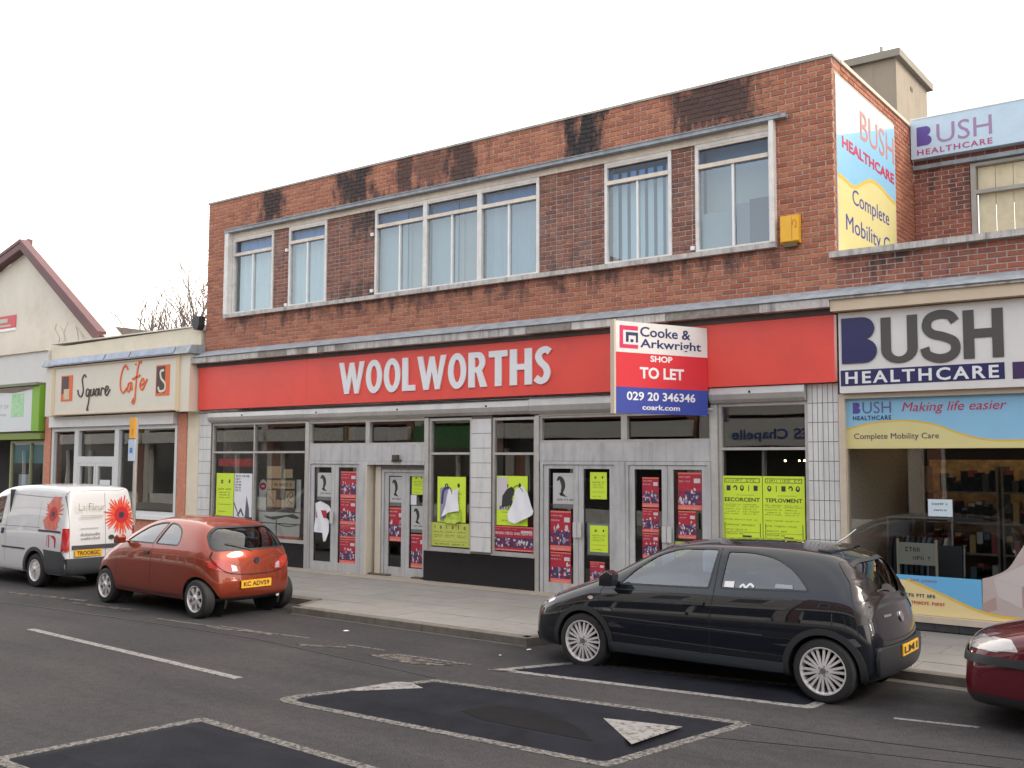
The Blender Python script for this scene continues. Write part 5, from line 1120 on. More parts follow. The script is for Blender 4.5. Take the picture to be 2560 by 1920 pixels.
# ================================================================== GREEN SHOP AND GABLE HOUSE (far left)
GS = empty('green_shop', (0, 0, 0), label='white walled shop with lime green fascia at the left edge of the frame', cat='shop building')
LIME = mat('lime_green', (.20, .42, .03), .5, var=.04); DTEAL = mat('dark_teal', (.03, .08, .09), .4)
b = MB(); b.box(-33, -25.62, .0, .5, 4.26, 5.10); b.build('wall', mat('white_wall', (.66, .64, .61), .8, var=.04), GS)
MB().box(-33, -25.62, -.06, .5, 5.101, 5.14).build('coping', CREAM, GS); MB().box(-33, -25.7, -.25, .0, 4.19, 4.26).build('ledge', mat('olive_ledge', (.22, .22, .15), .7), GS)
MB().prism([(-33, 2.96), (-26.06, 3.0), (-26.06, 4.10), (-27, 4.02), (-29, 4.12), (-33, 4.2)], 'y', -.14, -.001).build('sign_board', mat('white_sign', (.66, .69, .69), .4), GS)
MB().box(-26.055, -25.68, -.16, -.001, 2.99, 4.185).build('green_end', LIME, GS); MB().box(-33, -25.68, -.10, .1, 2.78, 2.945).build('green_soffit', mat('olive_green', (.20, .27, .05), .6), GS)
MB().box(-27.15, -26.5, -.144, -.141, 3.38, 4.0).build('sign_picture', mat('pale_green_print', (.38, .66, .36), .5, var=.2, vscale=8), GS); b = MB(); scrib(b, -28.6, -27.3, 3.62, .10, -.142, seed=1, wl=.09); scrib(b, -28.6, -27.4, 3.42, .05, -.142, seed=2, wl=.06); b.build('print', mat('pale_grey_ink', (.40, .42, .42), .6), GS)
gw = frame('shop_window', -27.45, -25.66, .5, 2.75, .07, vert=(-26.4,), m=mat('olive_frame', (.30, .30, .18), .6), parent=GS); pane(gw, -27.4, -26.42, .55, 2.70); pane(gw, -26.38, -25.72, .55, 2.70)
MB().box(-27.4, -25.7, .10, .12, 2.15, 2.68).build('teal_header', mat('teal_header', (.05, .20, .22), .5), GS); MB().box(-27.1, -26.6, .11, .13, 1.2, 1.85).build('white_card', mat('bluish_card', (.45, .50, .56), .6), GS); MB().box(-26.0, -25.72, .3, .32, .6, 2.2).build('pale_panel', mat('dim_pale_panel', (.30, .28, .25), .6), GS)
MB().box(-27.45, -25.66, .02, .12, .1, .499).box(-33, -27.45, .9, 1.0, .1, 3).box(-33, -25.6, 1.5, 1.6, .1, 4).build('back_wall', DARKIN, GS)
GH = empty('gable_house', (-28.75, 1.0, 0), label='pale rendered gable house with maroon barge boards behind the green shop', cat='house')
MAR = mat('maroon_barge_board', (.13, .055, .06), .6, var=.1); SLATE = mat('grey_roof_slate', (.16, .14, .15), .8, var=.2, vscale=5)
MB().prism([(-6, .0), (3.62, .0), (3.62, 5.55), (0, 8.28), (-1.7, 7.85), (-6, 6.6)], 'y', 0, .9).build('wall', PALECR, GH)
MB().prism([(0, 8.30), (4.18, 5.30), (4.24, 5.58), (0, 8.56)], 'y', -.28, -.22).build('barge_board', MAR, GH); MB().prism([(0, 8.30), (0, 8.56), (-6, 6.98), (-6, 6.7)], 'y', -.28, -.22).build('barge_board', MAR, GH)
b = MB(); b.prism([(0, 8.5), (4.22, 5.53), (4.26, 5.60), (0, 8.60)], 'y', -.30, -.05); b.prism([(0, 8.5), (0, 8.60), (-6, 7.02), (-6, 6.95)], 'y', -.30, -.05); b.build('roof', MAR, GH)
b = MB(); b.prism([(0, 8.30), (0, 8.44), (4.1, 5.50), (4.05, 5.36)], 'y', -.219, 0); b.prism([(0, 8.30), (-6, 6.7), (-6, 6.84), (0, 8.44)], 'y', -.219, 0); b.build('soffit', mat('maroon_soffit', (.10, .05, .05), .7), GH)
MB().box(-1.62, -1.30, .3, .7, 8.0, 8.72).build('chimney', SLATE, GH); MB().box(-1.0, -.86, .4, .54, 8.2, 8.84).build('chimney_pot', MAR, GH)
t = empty('wall_sign', (-30.0, .98, 6.02), label='small red and white sign high on the gable house at the left frame edge', cat='wall sign')
MB().box(-1.2, .67, 0, .018, .08, .46).build('board', mat('sign_red', (.55, .05, .07), .5), t); MB().box(-1.2, .67, -.002, .018, .0, .078).build('white_strip', WHITE, t); b = MB(); b.box(-.5, .2, -.004, -.0005, .26, .38); b.box(-.3, .4, -.004, -.0005, .14, .19); b.build('print', mat('sage_print', (.42, .45, .35), .5), t)
MB().box(-6, 3.55, .902, 8, 0, 5.15).build('rear_wing', PALECR, GH)
# vine stems on the gable
b = MB(); r = random.Random(4)
for k in range(7):
    p = Vector((-26.9+r.uniform(-.2, 1.6), .985, 5.15)); P = [tuple(p)]
    for j in range(8): p = p+Vector((r.uniform(-.14, .10), 0, r.uniform(.06, .16))); p.z = min(p.z, 5.2+(-25.1-p.x)*.71+.0); P.append((p.x, .985, p.z))
    b.tube(P, r.uniform(.004, .008), 5)
b.build('bare_creeper', mat('dry_stem', (.50, .42, .34), .9), label='thin bare creeper stems on the gable wall below the barge board', cat='creeper')
SR = empty('slate_roof_house', (-31, 4.2, 0), label='low house behind the cafe showing only its grey slate roof', cat='house')
MB().box(-4, 3.4, 0, 5, 0, 5.3).build('wall', PALECR, SR); MB().prism([(-4, 6.8), (.0, 6.66), (1.45, 6.50), (2.6, 6.34), (3.75, 6.14), (3.75, 5.3), (-4, 5.3)], 'y', -.05, 5.2).build('roof', mat('weathered_slate', (.17, .15, .145), .85, var=.25, vscale=3, bump=.4), SR)
# bare trees behind the cafe
BARK = mat('bare_bark', (.16, .12, .10), .9)
def bare_tree(x, y, h, seed, label, spread=1.0):
    t = empty('bare_tree', (x, y, 0), label=label, cat='tree'); r = random.Random(seed); tb_ = MB(); br = MB()
    tb_.cyl((0, 0, 0), (0, 0, h*.45), .16, .09, 8); tb_.build('trunk', BARK, t)
    def grow(p, d, l, rr, k):
        q = p; segs = 4
        for i in range(segs):
            d = (d+Vector((r.uniform(-.16, .16), r.uniform(-.16, .16), r.uniform(-.02, .14)))).normalized(); q2 = q+d*l/segs; br.cyl(q, q2, rr*(1-.18*i), rr*(1-.18*(i+1)), 5, caps=False); q = q2
            if k > 0 and i > 0:
                for _ in range(2 if k > 1 else 1):
                    nd = (d+Vector((r.uniform(-.9, .9)*spread, r.uniform(-.9, .9)*spread, r.uniform(-.1, .5)))).normalized(); grow(q, nd, l*r.uniform(.5, .75), rr*.55, k-1)
    for i in range(10):
        a = i*1.05+r.random(); grow(Vector((0, 0, h*(.34+.02*i))), Vector((cos(a)*.35*spread, sin(a)*.35*spread, 1)).normalized(), h*r.uniform(.36, .56), .07, 2)
    br.build('crown', BARK, t)
bare_tree(-37.4, 12, 7.6, 3, 'bare winter tree of upright twigs above the cafe parapet')
bare_tree(-35.9, 12.5, 7.6, 8, 'second bare winter tree half hidden by the left corner of the brick building', 1.2)

# ================================================================== BUS STOP POLE
BP = empty('bus_stop_pole', (-17.35, -2.68, .1), label='grey bus stop pole with orange flag in front of the cafe', cat='bus stop pole')
MB().cyl((0, 0, 0), (0, 0, 2.95), .038, n=14).build('pole', mat('grey_pole', (.40, .39, .36), .5, .2, var=.1), BP)
MB().box(-.11, .05, -.075, -.042, 2.56, 2.95).build('orange_flag', mat('orange_flag', (.72, .34, .02), .45), BP); b = MB(); b.prism(stroke([(-.03, 2.62), (-.03, 2.70), (.01, 2.72), (.01, 2.64)], .01), 'y', -.078, -.0755); b.build('flag_print', OR, BP)
MB().box(-.14, .06, -.07, -.042, 2.13, 2.54).build('timetable_panel', mat('pale_blue_panel', (.42, .50, .60), .4), BP); MB().box(-.09, .0, -.073, -.0705, 2.28, 2.38).build('panel_print', mat('blue_print', (.06, .16, .45), .5), BP)

# ================================================================== OPPOSITE SIDE OF THE STREET (seen in the glass)
def terrace(x0, x1, h, wallm, fasc, label, txt=None, gable=False, dz=0.0):
    t = empty('opposite_shop', (0, -16.0, 0), label=label, cat='shop building')
    y = 0.0
    b = MB(); b.box(x0, x1, -8, y, 3.75, h)
    if gable: b.prism([(x0, h), (x1, h), ((x0+x1)/2, h+2.4)], 'y', -8, y)
    b.box(x0, x0+.35, -8, y, .1, 3.75); b.box(x1-.35, x1, -8, y, .1, 3.75); b.build('wall', wallm, t)
    MB().box(x0+.1, x1-.1, y, y+.18, 2.75 if (txt or fasc is GRN) else 3.08, 3.62).build('fascia', fasc, t)
    MB().box(x0+.36, x1-.36, y-.35, y-.3, .1, 3.3).build('shop_glass', mat('dark_far_glass', (.03, .032, .035), .1), t)
    b = MB(); k = max(1, int((x1-x0)/2.2)); 
    for i in range(k+1): xx = x0+.36+(x1-x0-.8)*i/k; b.box(xx, xx+.08, y-.29, y-.1, .1, 2.74)
    b.box(x0+.36, x1-.36, y-.29, y-.1, .1, .6); b.build('shop_frame', WHITE, t)
    for i in range(k):
        xx = x0+.5+(x1-x0-1.0)*(i+.5)/k; o = MB().box(xx-.55, xx+.55, y+.001, y+.06, 4.7, 6.3).build('window', WHITE, t); MB().box(xx-.47, xx+.47, y+.061, y+.07, 4.78, 6.22).build('pane', mat('dark_far_glass'), o)
    if txt:
        for (s_, xa, w_, h_, m_) in txt:
            me = fit_text(s_, w_, h_, .01, .02); place_text('lettering', me, m_, (xa, -16.0+.19, 2.86), (-1, 0, 0), t)
    return t
OB = mat('opposite_brick', (.26, .12, .085), .9, var=.15); OW = mat('opposite_render', (.55, .52, .47), .85, var=.08); WS = mat('white_fascia', (.66, .66, .64), .5); GRN = mat('green_fascia', (.03, .18, .05), .5); NVO = mat('blue_fascia_letter', (.04, .10, .30), .5)
terrace(-70, -46, 8.0, OB, WS, 'brick terrace shop across the street, farthest left behind the camera')
terrace(-45.9, -36, 7.6, OW, WS, 'rendered shop across the street left of the brick one')
terrace(-35.9, -28.2, 7.9, OB, WS, 'brick shop with white fascia across the street')
terrace(-28.1, -22.5, 7.6, OW, GRN, 'rendered shop with green fascia across the street')
terrace(-22.4, -15.5, 7.4, OB, WS, 'gabled brick shop across the street', gable=True)
terrace(-15.4, -8.0, 7.2, OW, WS, 'shop across the street with NES Chapelle in blue on its white fascia', [('NES Chapelle', -11.0, 3.0, .42, NVO)])
terrace(-7.9, 2.0, 7.5, OB, WS, 'brick shop across the street right behind the camera')
terrace(2.1, 14, 7.2, OW, WS, 'rendered shop across the street right of the camera')
# ================================================================== VEHICLES
def lerp(a, b, t): return a+(b-a)*t
RUBBER = mat('tyre_rubber', (.018, .018, .019), .75, var=.2, vscale=20); ALLOY = mat('alloy_silver', (.74, .72, .72), .38, .45); TRIM = mat('black_plastic_trim', (.022, .024, .027), .5); WELL = mat('wheel_well_black', (.008, .008, .008), .9)
CABIN = mat('dark_cabin', (.03, .03, .033), .85); SEATM = mat('seat_fabric', (.05, .05, .055), .9); SEAMC = mat('panel_gap', (.008, .007, .007), .8); CHR = mat('chrome', (.75, .75, .76), .12, 1.0)
PLATE = mat('yellow_plate', (.78, .42, .02), .4); DISC = mat('brake_disc', (.10, .045, .04), .6, .3)
CGL = glass_mat('car_glass', (.44, .55, .66), 1.9); CGLD = glass_mat('dark_car_glass', (.22, .25, .28), 1.6); RLAMP = mat('red_lamp', (.45, .015, .02), .12, coat=1.0); OLAMP = mat('orange_lamp', (.75, .16, .02), .12, coat=1.0); CLAMP = mat('clear_lamp', (.55, .56, .58), .12, .5, coat=1.0)
class Car:
    """body surface from side-view stations; windows, lamps and trims are laid onto that surface"""
    def __init__(s, name, label, cat, origin, rz, paint, stations, sz, bulge_r, bulge_f, zb=.2, group=None):
        s.t = empty(name, origin, rz, label=label, cat=cat, group=group); s.paint = paint
        T = [0, .38, .70, .90, 1.0]; TT = [-t for t in T[::-1][:-1]]+T; nj = len(TT); n = len(stations); G = {}
        vs, idx = [], {}
        def row(st):
            xb, xm, xbelt, zbelt, xt, zt, w_, yr, cr, xc = st
            xs_ = [xb, xm, xm, lerp(xm, xbelt, .55), xbelt, lerp(xbelt, xt, .6), xt]; lz = zb
            zs_ = [lz, lz+.07, lerp(lz, zbelt, .45), lerp(lz, zbelt, .78), zbelt, lerp(zbelt, zt, .72), zt]
            ys_ = [w_*.93, w_*.985, w_*1.0, w_*.995, w_*sz, lerp(w_*sz, yr, .62), yr]
            return list(zip(xs_, zs_, ys_))
        R_ = [row(st) for st in stations]; K = 6
        def pos(i, j, k):
            x, z, y = R_[i][k]; t = TT[j]; u = 1-t*t; cr, xc = stations[i][8], stations[i][9]; y = y*t
            if i == 0: x -= bulge_f*u
            if i == n-1: x += bulge_r*u
            if k == K: z += cr*u
            if 0 < i < n-1 and k == K: x -= xc*u
            return (x, y, z)
        def vid(i, j, k):
            if (i, j, k) not in idx: idx[(i, j, k)] = len(vs); vs.append(pos(i, j, k))
            return idx[(i, j, k)]
        fs = []
        for i in range(n-1):
            for k in range(K):
                fs.append((vid(i, nj-1, k), vid(i+1, nj-1, k), vid(i+1, nj-1, k+1), vid(i, nj-1, k+1))); fs.append((vid(i, 0, k), vid(i, 0, k+1), vid(i+1, 0, k+1), vid(i+1, 0, k)))
            for j in range(nj-1):
                fs.append((vid(i, j, K), vid(i, j+1, K), vid(i+1, j+1, K), vid(i+1, j, K))); fs.append((vid(i, j, 0), vid(i+1, j, 0), vid(i+1, j+1, 0), vid(i, j+1, 0)))
        for j in range(nj-1):
            for k in range(K):
                fs.append((vid(0, j, k), vid(0, j+1, k), vid(0, j+1, k+1), vid(0, j, k+1))); fs.append((vid(n-1, j, k), vid(n-1, j, k+1), vid(n-1, j+1, k+1), vid(n-1, j+1, k)))
        me = bpy.data.meshes.new('body'); me.from_pydata(vs, [], fs)
        bm = bmesh.new(); bm.from_mesh(me); bmesh.ops.recalc_face_normals(bm, faces=bm.faces); bm.to_mesh(me); bm.free()
        o = bpy.data.objects.new('tmp', me); COL.objects.link(o); md = o.modifiers.new('s', 'SUBSURF'); md.levels = 3; md.render_levels = 3
        s.full = s.eval(o); bpy.data.objects.remove(o)
        s.bvh = BVHTree.FromPolygons([v.co.copy() for v in s.full.vertices], [tuple(p.vertices) for p in s.full.polygons])
        s.cuts = []; s.L = stations[-1][1]
    def eval(s, o):
        dg = bpy.context.evaluated_depsgraph_get(); dg.update(); return bpy.data.meshes.new_from_object(o.evaluated_get(dg))
    def cast(s, u, v, side, off=0.0):
        o, d = {'L': (Vector((u, -4, v)), Vector((0, 1, 0))), 'R': (Vector((u, 4, v)), Vector((0, -1, 0))), 'B': (Vector((12, u, v)), Vector((-1, 0, 0))), 'F': (Vector((-12, u, v)), Vector((1, 0, 0))), 'T': (Vector((u, v, 6)), Vector((0, 0, -1)))}[side]
        h, nrm, i, dist = s.bvh.ray_cast(o, d)
        if h is None: return None
        if nrm.dot(d) > 0: nrm = -nrm
        return h+nrm*off
    def patch(s, name, poly, m, side='L', off=.003, thick=0.0, parent=None, both=False, holes=(), res=.05, smooth=True, label=None):
        """polygon laid onto the body surface from one side (L is the near side)"""
        outs = []
        for sd in ([side] + ([{'L': 'R', 'R': 'L'}[side]] if both else [])):
            bm = bmesh.new(); loops = [list(poly)]+[list(h) for h in holes]; tri = tessellate_polygon([[Vector((p[0], p[1], 0)) for p in l] for l in loops])
            flat = [p for l in loops for p in l]; vv = [bm.verts.new((p[0], p[1], 0)) for p in flat]
            for f in tri:
                try: bm.faces.new([vv[i] for i in f])
                except ValueError: pass
            xs_ = [p[0] for p in flat]; zs_ = [p[1] for p in flat]
            for ax, (lo, hi) in ((0, (min(xs_), max(xs_))), (1, (min(zs_), max(zs_)))):
                k = math.ceil(lo/res)
                while k*res < hi:
                    co = (k*res, 0, 0) if ax == 0 else (0, k*res, 0); no = (1, 0, 0) if ax == 0 else (0, 1, 0)
                    bmesh.ops.bisect_plane(bm, geom=bm.verts[:]+bm.edges[:]+bm.faces[:], plane_co=co, plane_no=no); k += 1
            bad = []
            for v in bm.verts:
                h = s.cast(v.co.x, v.co.y, sd, off)
                if h is None: bad.append(v)
                else: v.co = h
            if bad: bmesh.ops.delete(bm, geom=bad, context='VERTS')
            bmesh.ops.recalc_face_normals(bm, faces=bm.faces)
            dirn = {'L': Vector((0, -1, 0)), 'R': Vector((0, 1, 0)), 'B': Vector((1, 0, 0)), 'F': Vector((-1, 0, 0)), 'T': Vector((0, 0, 1))}[sd]
            bm.normal_update(); 
            if sum(f.normal.dot(dirn)*f.calc_area() for f in bm.faces) < 0: bmesh.ops.reverse_faces(bm, faces=bm.faces[:])
            if thick:
                bm.normal_update(); r_ = bmesh.ops.extrude_face_region(bm, geom=bm.faces[:]); nv = [g for g in r_['geom'] if isinstance(g, bmesh.types.BMVert)]
                for v in nv: v.co += dirn*thick
                bmesh.ops.recalc_face_normals(bm, faces=bm.faces)
            me = bpy.data.meshes.new(name); bm.to_mesh(me); bm.free(); me.materials.append(m)
            if smooth: me.polygons.foreach_set('use_smooth', [True]*len(me.polygons)); me.set_sharp_from_angle(angle=rad(40))
            o = inst(name, me, parent=parent or s.t)
            if label: o['label'] = label
            outs.append(o)
        return outs[0]
    def line(s, name, pts, w_, m, side='L', off=.0015, **k): return s.patch(name, stroke(pts, w_), m, side, off, res=.08, **k)
    def cut(s, poly, side, lo=None, hi=None):
        b = MB(); ax = {'L': 'y', 'B': 'x', 'F': 'x'}[side]; b.prism(poly, ax, lo, hi); s.cuts.append(b)
    def window(s, poly, side, glass=None, rim=.02, both=True, parent=None, name='window'):
        """opening with a pane and a black rubber rim"""
        glass = glass or CGL
        if side == 'L': s.cut(poly, 'L', -1.5, 1.5)
        elif side == 'B': s.cut(poly, 'B', s.L*.62, s.L+2)
        elif side == 'F': s.cut(poly, 'F', -1, s.L*.52)
        c = (sum(p[0] for p in poly)/len(poly), sum(p[1] for p in poly)/len(poly))
        o = s.patch(name, shrink(poly, -.004), glass, side, -.007, both=both and side == 'L', parent=parent, res=.06)
        if rim: s.patch('window_rubber', shrink(poly, -rim*.5), TRIM, side, .0018, both=both and side == 'L', holes=[shrink(poly, rim*.45)[::-1]], res=.05)
        return o
    def finish(s, wheels, r_arch, ywell, rub=.3):
        o = bpy.data.objects.new('body', s.full.copy()); COL.objects.link(o); me = o.data; me.materials.clear(); me.materials.append(s.paint); me.materials.append(CABIN); me.materials.append(TRIM)
        sd = o.modifiers.new('thick', 'SOLIDIFY'); sd.thickness = .022; sd.offset = -1; sd.material_offset = 1; sd.material_offset_rim = 1
        tmp = []
        for b in s.cuts:
            c = b.build('cutter', TRIM); c.data.materials.clear()
            for m_ in (s.paint, CABIN, TRIM): c.data.materials.append(m_)
            c.data.polygons.foreach_set('material_index', [2]*len(c.data.polygons)); tmp.append(c)
        for (wx, wz) in wheels:
            for sg in (-1, 1):
                b = MB(); b.cyl((wx, sg*ywell, wz), (wx, sg*1.6, wz), r_arch, n=48); c = b.build('cutter', TRIM); c.data.materials.clear()
                for m_ in (s.paint, CABIN, TRIM): c.data.materials.append(m_)
                c.data.polygons.foreach_set('material_index', [2]*len(c.data.polygons)); tmp.append(c)
        for c in tmp:
            md = o.modifiers.new('cut', 'BOOLEAN'); md.operation = 'DIFFERENCE'; md.object = c; md.solver = 'EXACT'; md.material_mode = 'INDEX'
        me = s.eval(o); bpy.data.objects.remove(o)
        for c in tmp: bpy.data.objects.remove(c)
        me.polygons.foreach_set('use_smooth', [True]*len(me.polygons)); me.set_sharp_from_angle(angle=rad(50)); me.name = 'body'
        s.body = inst('body', me, parent=s.t)
        for (wx, wz) in wheels:
            for sg in (-1, 1):
                b = MB(); n = 28; vs = []; y0, y1 = sg*(ywell-.02), sg*(ywell+.26)
                for i in range(n): a = 2*pi*i/n; qx, qz = wx+(r_arch+.004)*cos(a), wz+(r_arch+.004)*sin(a); hh = s.cast(qx, qz, 'R' if sg > 0 else 'L'); ye = sg*min(abs(y1), abs(hh.y)-.02) if hh is not None and abs(hh.y) > ywell+.05 else sg*(ywell+.02); vs += [(qx, y0, qz), (qx, ye, qz)]
                fs = [(2*i, 2*((i+1) % n), 2*((i+1) % n)+1, 2*i+1) for i in range(n) if sin(2*pi*(i+.5)/n) > -.35]+[tuple(2*i for i in range(n))]
                b.add(vs, fs); b.build('wheel_well', WELL, s.t)
        return s.body
    def wheel(s, x, y, z, r, w_, kind, sg, rr=None):
        """sg -1: outer face looks to the near side"""
        W = MB().cyl((x, y+sg*-.03, z), (x, y+sg*.02, z), r*.42, n=24).cyl((x, y-sg*w_*.5, z), (x, y, z), .06, n=16).build('wheel', DISC, s.t)
        rr = rr or r*.66; h = w_/2
        prof = [(rr, -h), (r*.90, -h), (r*.955, -h*.92), (r*.992, -h*.70), (r, -h*.4), (r, h*.4), (r*.992, h*.70), (r*.955, h*.92), (r*.90, h), (rr, h), (rr*.98, h*.85), (rr*.98, -h*.85), (rr, -h)]
        MB().lathe(prof, (x, y, z), 'y', 48).build('tyre', RUBBER, W, smooth=True)
        o_ = sg*h; b = MB()
        b.lathe([(rr*.99, o_*.86), (rr*1.015, o_*1.04), (rr*.965, o_*1.04), (rr*.92, o_*.80), (rr*.90, -o_*.8), (rr*.93, -o_*.8)], (x, y, z), 'y', 48)
        yo = y+o_*.82
        def spoke(a, r0, r1, w0, w1, t=.022, da=0.0):
            d = Vector((cos(a), 0, sin(a))); d2 = Vector((cos(a+da), 0, sin(a+da))); n_ = Vector((-sin(a), 0, cos(a))); c = Vector((x, yo, z)); yy = Vector((0, sg*.012, 0)); dn = Vector((0, -sg*t, 0))
            P = [c+d*r0-n_*w0/2+yy, c+d*r0+n_*w0/2+yy, c+d2*r1+n_*w1/2, c+d2*r1-n_*w1/2]
            b.add(P+[p+dn for p in P], [(0, 1, 2, 3), (7, 6, 5, 4), (0, 4, 5, 1), (1, 5, 6, 2), (2, 6, 7, 3), (3, 7, 4, 0)])
        if kind == 'multi':
            for i in range(10):
                a = i*2*pi/10+.1; spoke(a-.11, rr*.20, rr*.96, .020, .026, da=-.0); spoke(a+.15, rr*.20, rr*.96, .020, .026, da=.02)
            b.lathe([(.001, sg*.012), (rr*.20, sg*.012), (rr*.27, sg*.0), (rr*.28, -sg*.03), (.001, -sg*.03)], (x, yo, z), 'y', 24)
        elif kind == 'split':
            for i in range(7):
                a = i*2*pi/7+.35; spoke(a, rr*.2, rr*.55, .055, .036); spoke(a, rr*.5, rr*.95, .024, .034, da=.12); spoke(a, rr*.5, rr*.95, .024, .034, da=-.12)
            b.lathe([(.001, sg*.02), (rr*.22, sg*.02), (rr*.32, sg*.0), (rr*.33, -sg*.03), (.001, -sg*.03)], (x, yo, z), 'y', 24)
        else:
            b.lathe([(.001, sg*.02), (rr*.3, sg*.02), (rr*.5, -sg*.005), (rr*.92, sg*.0), (rr*.95, -sg*.02)], (x, yo, z), 'y', 24)
            for i in range(9): spoke(i*2*pi/9, rr*.4, rr*.85, .03, .05, .01)
        b.build('rim', ALLOY, W, smooth=True)
        b = MB(); b.cyl((x, yo+sg*.013, z), (x, yo+sg*.022, z), rr*.13, n=16)
        for i in range(5): a = i*2*pi/5; b.cyl((x+rr*.2*cos(a), yo+sg*.008, z+rr*.2*sin(a)), (x+rr*.2*cos(a), yo+sg*.017, z+rr*.2*sin(a)), .008, n=6)
        b.build('hub_cap', mat('dark_alloy', (.28, .28, .29), .35, .8), W)
        return W
    def seats(s, x1, x2, zf, w_=.50, rhd=True):
        b = MB()
        for sy in (-.36, .36):
            b.prism([(x1, zf), (x1+.5, zf-.03), (x1+.52, zf+.1), (x1, zf+.12)], 'y', sy-w_/2, sy+w_/2); b.prism([(x1+.42, zf+.1), (x1+.56, zf+.06), (x1+.74, zf+.66), (x1+.62, zf+.66)], 'y', sy-w_/2+.02, sy+w_/2-.02)
            b.box(x1+.66, x1+.75, sy-.12, sy+.12, zf+.70, zf+.87)
        b.prism([(x2, zf+.02), (x2+.5, zf+.02), (x2+.66, zf+.62), (x2+.56, zf+.62), (x2+.42, zf+.14), (x2, zf+.14)], 'y', -.58, .58)
        b.build('seats', SEATM, s.t)
    def floor(s, x0, x1, z, w_): MB().box(x0, x1, -w_, w_, z, z+.02).build('cabin_floor', CABIN, s.t)
def rounded(pts, r, n=5): return smooth_poly(pts, r, n)
def car_paint(name, col, metal=.0, rough=.35, coat=1.0, flake=0.0):
    m = mat(name, col, rough, metal, coat=coat, var=.04, vscale=1.2, spec=.12); m.node_tree.nodes['Principled BSDF'].inputs['Coat Roughness'].default_value = .015; m.node_tree.nodes['Principled BSDF'].inputs['Coat IOR'].default_value = 1.55; return m
def plate(car, body, y0, z0, w_, h_, x_off=.012, side='B'):
    """number plate standing on the rear of the car"""
    P = car.cast(y0, z0+h_/2, 'B'); Q = car.cast(y0+w_, z0+h_/2, 'B')
    if P is None or Q is None: P = Q = Vector((car.L, 0, 0))
    x_ = max(P.x, Q.x, (car.cast(y0+w_/2, z0+h_/2, 'B') or P).x)+x_off
    M_ = MB().box(x_-.012, x_, y0, y0+w_, z0, z0+h_).build('number_plate', PLATE, car.t)
    MB().box(x_-.06, x_-.013, y0+.03, y0+w_-.03, z0+.02, z0+h_-.02).build('plate_bracket', TRIM, M_)
    me = fit_text(body, w_*.86, h_*.62, .001, .03); me.transform(Matrix(((0, 0, 1, x_+.0012), (1, 0, 0, y0+w_*.07), (0, 1, 0, z0+h_*.19), (0, 0, 0, 1)))); me.materials.clear(); me.materials.append(INK); inst('plate_characters', me, parent=M_)

# ---------------------------------------------------------------- black hatchback
K_ = 1.05
def X5(st): return [(a*K_, b*K_, c*K_, d, e*K_, f, g, h, i, j) for (a, b, c, d, e, f, g, h, i, j) in st]
#  xb  xm  xbelt zbelt xt zt w yr crown xc
ST1 = X5([(.12, .075, .10, .60, .17, .665, .60, .54, .02, 0), (.22, .19, .24, .665, .33, .745, .74, .63, .03, .08), (.60, .60, .62, .79, .66, .865, .815, .68, .045, .04), (.92, .92, .94, .86, .95, .955, .825, .69, .05, .07),
          (1.12, 1.12, 1.16, .875, 1.22, 1.10, .828, .63, .045, .10), (1.42, 1.42, 1.44, .89, 1.56, 1.30, .828, .57, .04, .08), (1.75, 1.75, 1.75, .905, 1.86, 1.375, .828, .55, .045, .03), (2.25, 2.25, 2.25, .925, 2.25, 1.395, .828, .545, .05, 0),
          (2.75, 2.75, 2.75, .945, 2.74, 1.40, .828, .555, .05, 0), (3.10, 3.12, 3.14, .96, 3.08, 1.385, .825, .55, .045, 0), (3.38, 3.42, 3.43, .97, 3.30, 1.36, .815, .54, .04, 0), (3.60, 3.67, 3.60, .965, 3.43, 1.325, .78, .515, .03, 0), (3.67, 3.765, 3.67, .945, 3.485, 1.285, .70, .475, .02, 0)])
BLK = car_paint('gloss_black_paint', (.006, .008, .013), .0, .3)
C1 = Car('parked_car', 'black three door hatchback with multi spoke alloy wheels parked outside the red shop', 'car', (-6.985, -3.575, 0), rad(.6), BLK, ST1, .955, .085, .10, zb=.20, group='cars parked along the kerb')
L1 = 3.82*K_
W1 = rounded([(1.26, .945), (1.42, 1.10), (1.66, 1.265), (1.90, 1.345), (2.17*K_, 1.36), (2.24*K_, 1.355), (2.20*K_, .975)], [.03, .05, .1, .08, .03, .03, .03])
W2 = rounded([(2.32*K_, .985), (2.34*K_, 1.345), (2.60*K_, 1.35), (2.84*K_, 1.31), (3.03*K_, 1.20), (3.16*K_, 1.06), (3.18*K_, 1.02)], [.03, .03, .1, .12, .12, .05, .04])
C1.window(W1, 'L', CGL); C1.window(W2, 'L', CGLD)
C1.window(rounded([(-.60, 1.0), (.60, 1.0), (.54, 1.30), (.3, 1.335), (-.3, 1.335), (-.54, 1.30)], [.05, .05, .06, .1, .1, .06]), 'F', CGL)
C1.window(rounded([(-.63, .965), (.63, .965), (.55, 1.25), (.35, 1.30), (-.35, 1.30), (-.55, 1.25)], [.06, .06, .06, .1, .1, .06]), 'B', CGLD, rim=.03)
wh1 = [(.78*K_+.012, .297), (3.27*K_+.055, .30)]
C1.finish(wh1, .335, .50)
for (wx, wz) in wh1:
    for sg in (-1, 1): C1.wheel(wx, sg*.715, .300, .300, .19, 'multi', sg, .218)
    C1.patch('arch_flare', arc(wx, wz, .392, .392, -14, 194, 30)+arc(wx, wz, .334, .334, 194, -14, 30), TRIM, 'L', .004, .010, both=True, res=.06)
C1.patch('side_skirt', [(wh1[0][0]+.385, .235), (wh1[1][0]-.385, .235), (wh1[1][0]-.37, .335), (wh1[0][0]+.37, .335)], mat('dark_grey_skirt', (.035, .042, .050), .45), 'L', .006, .018, both=True)
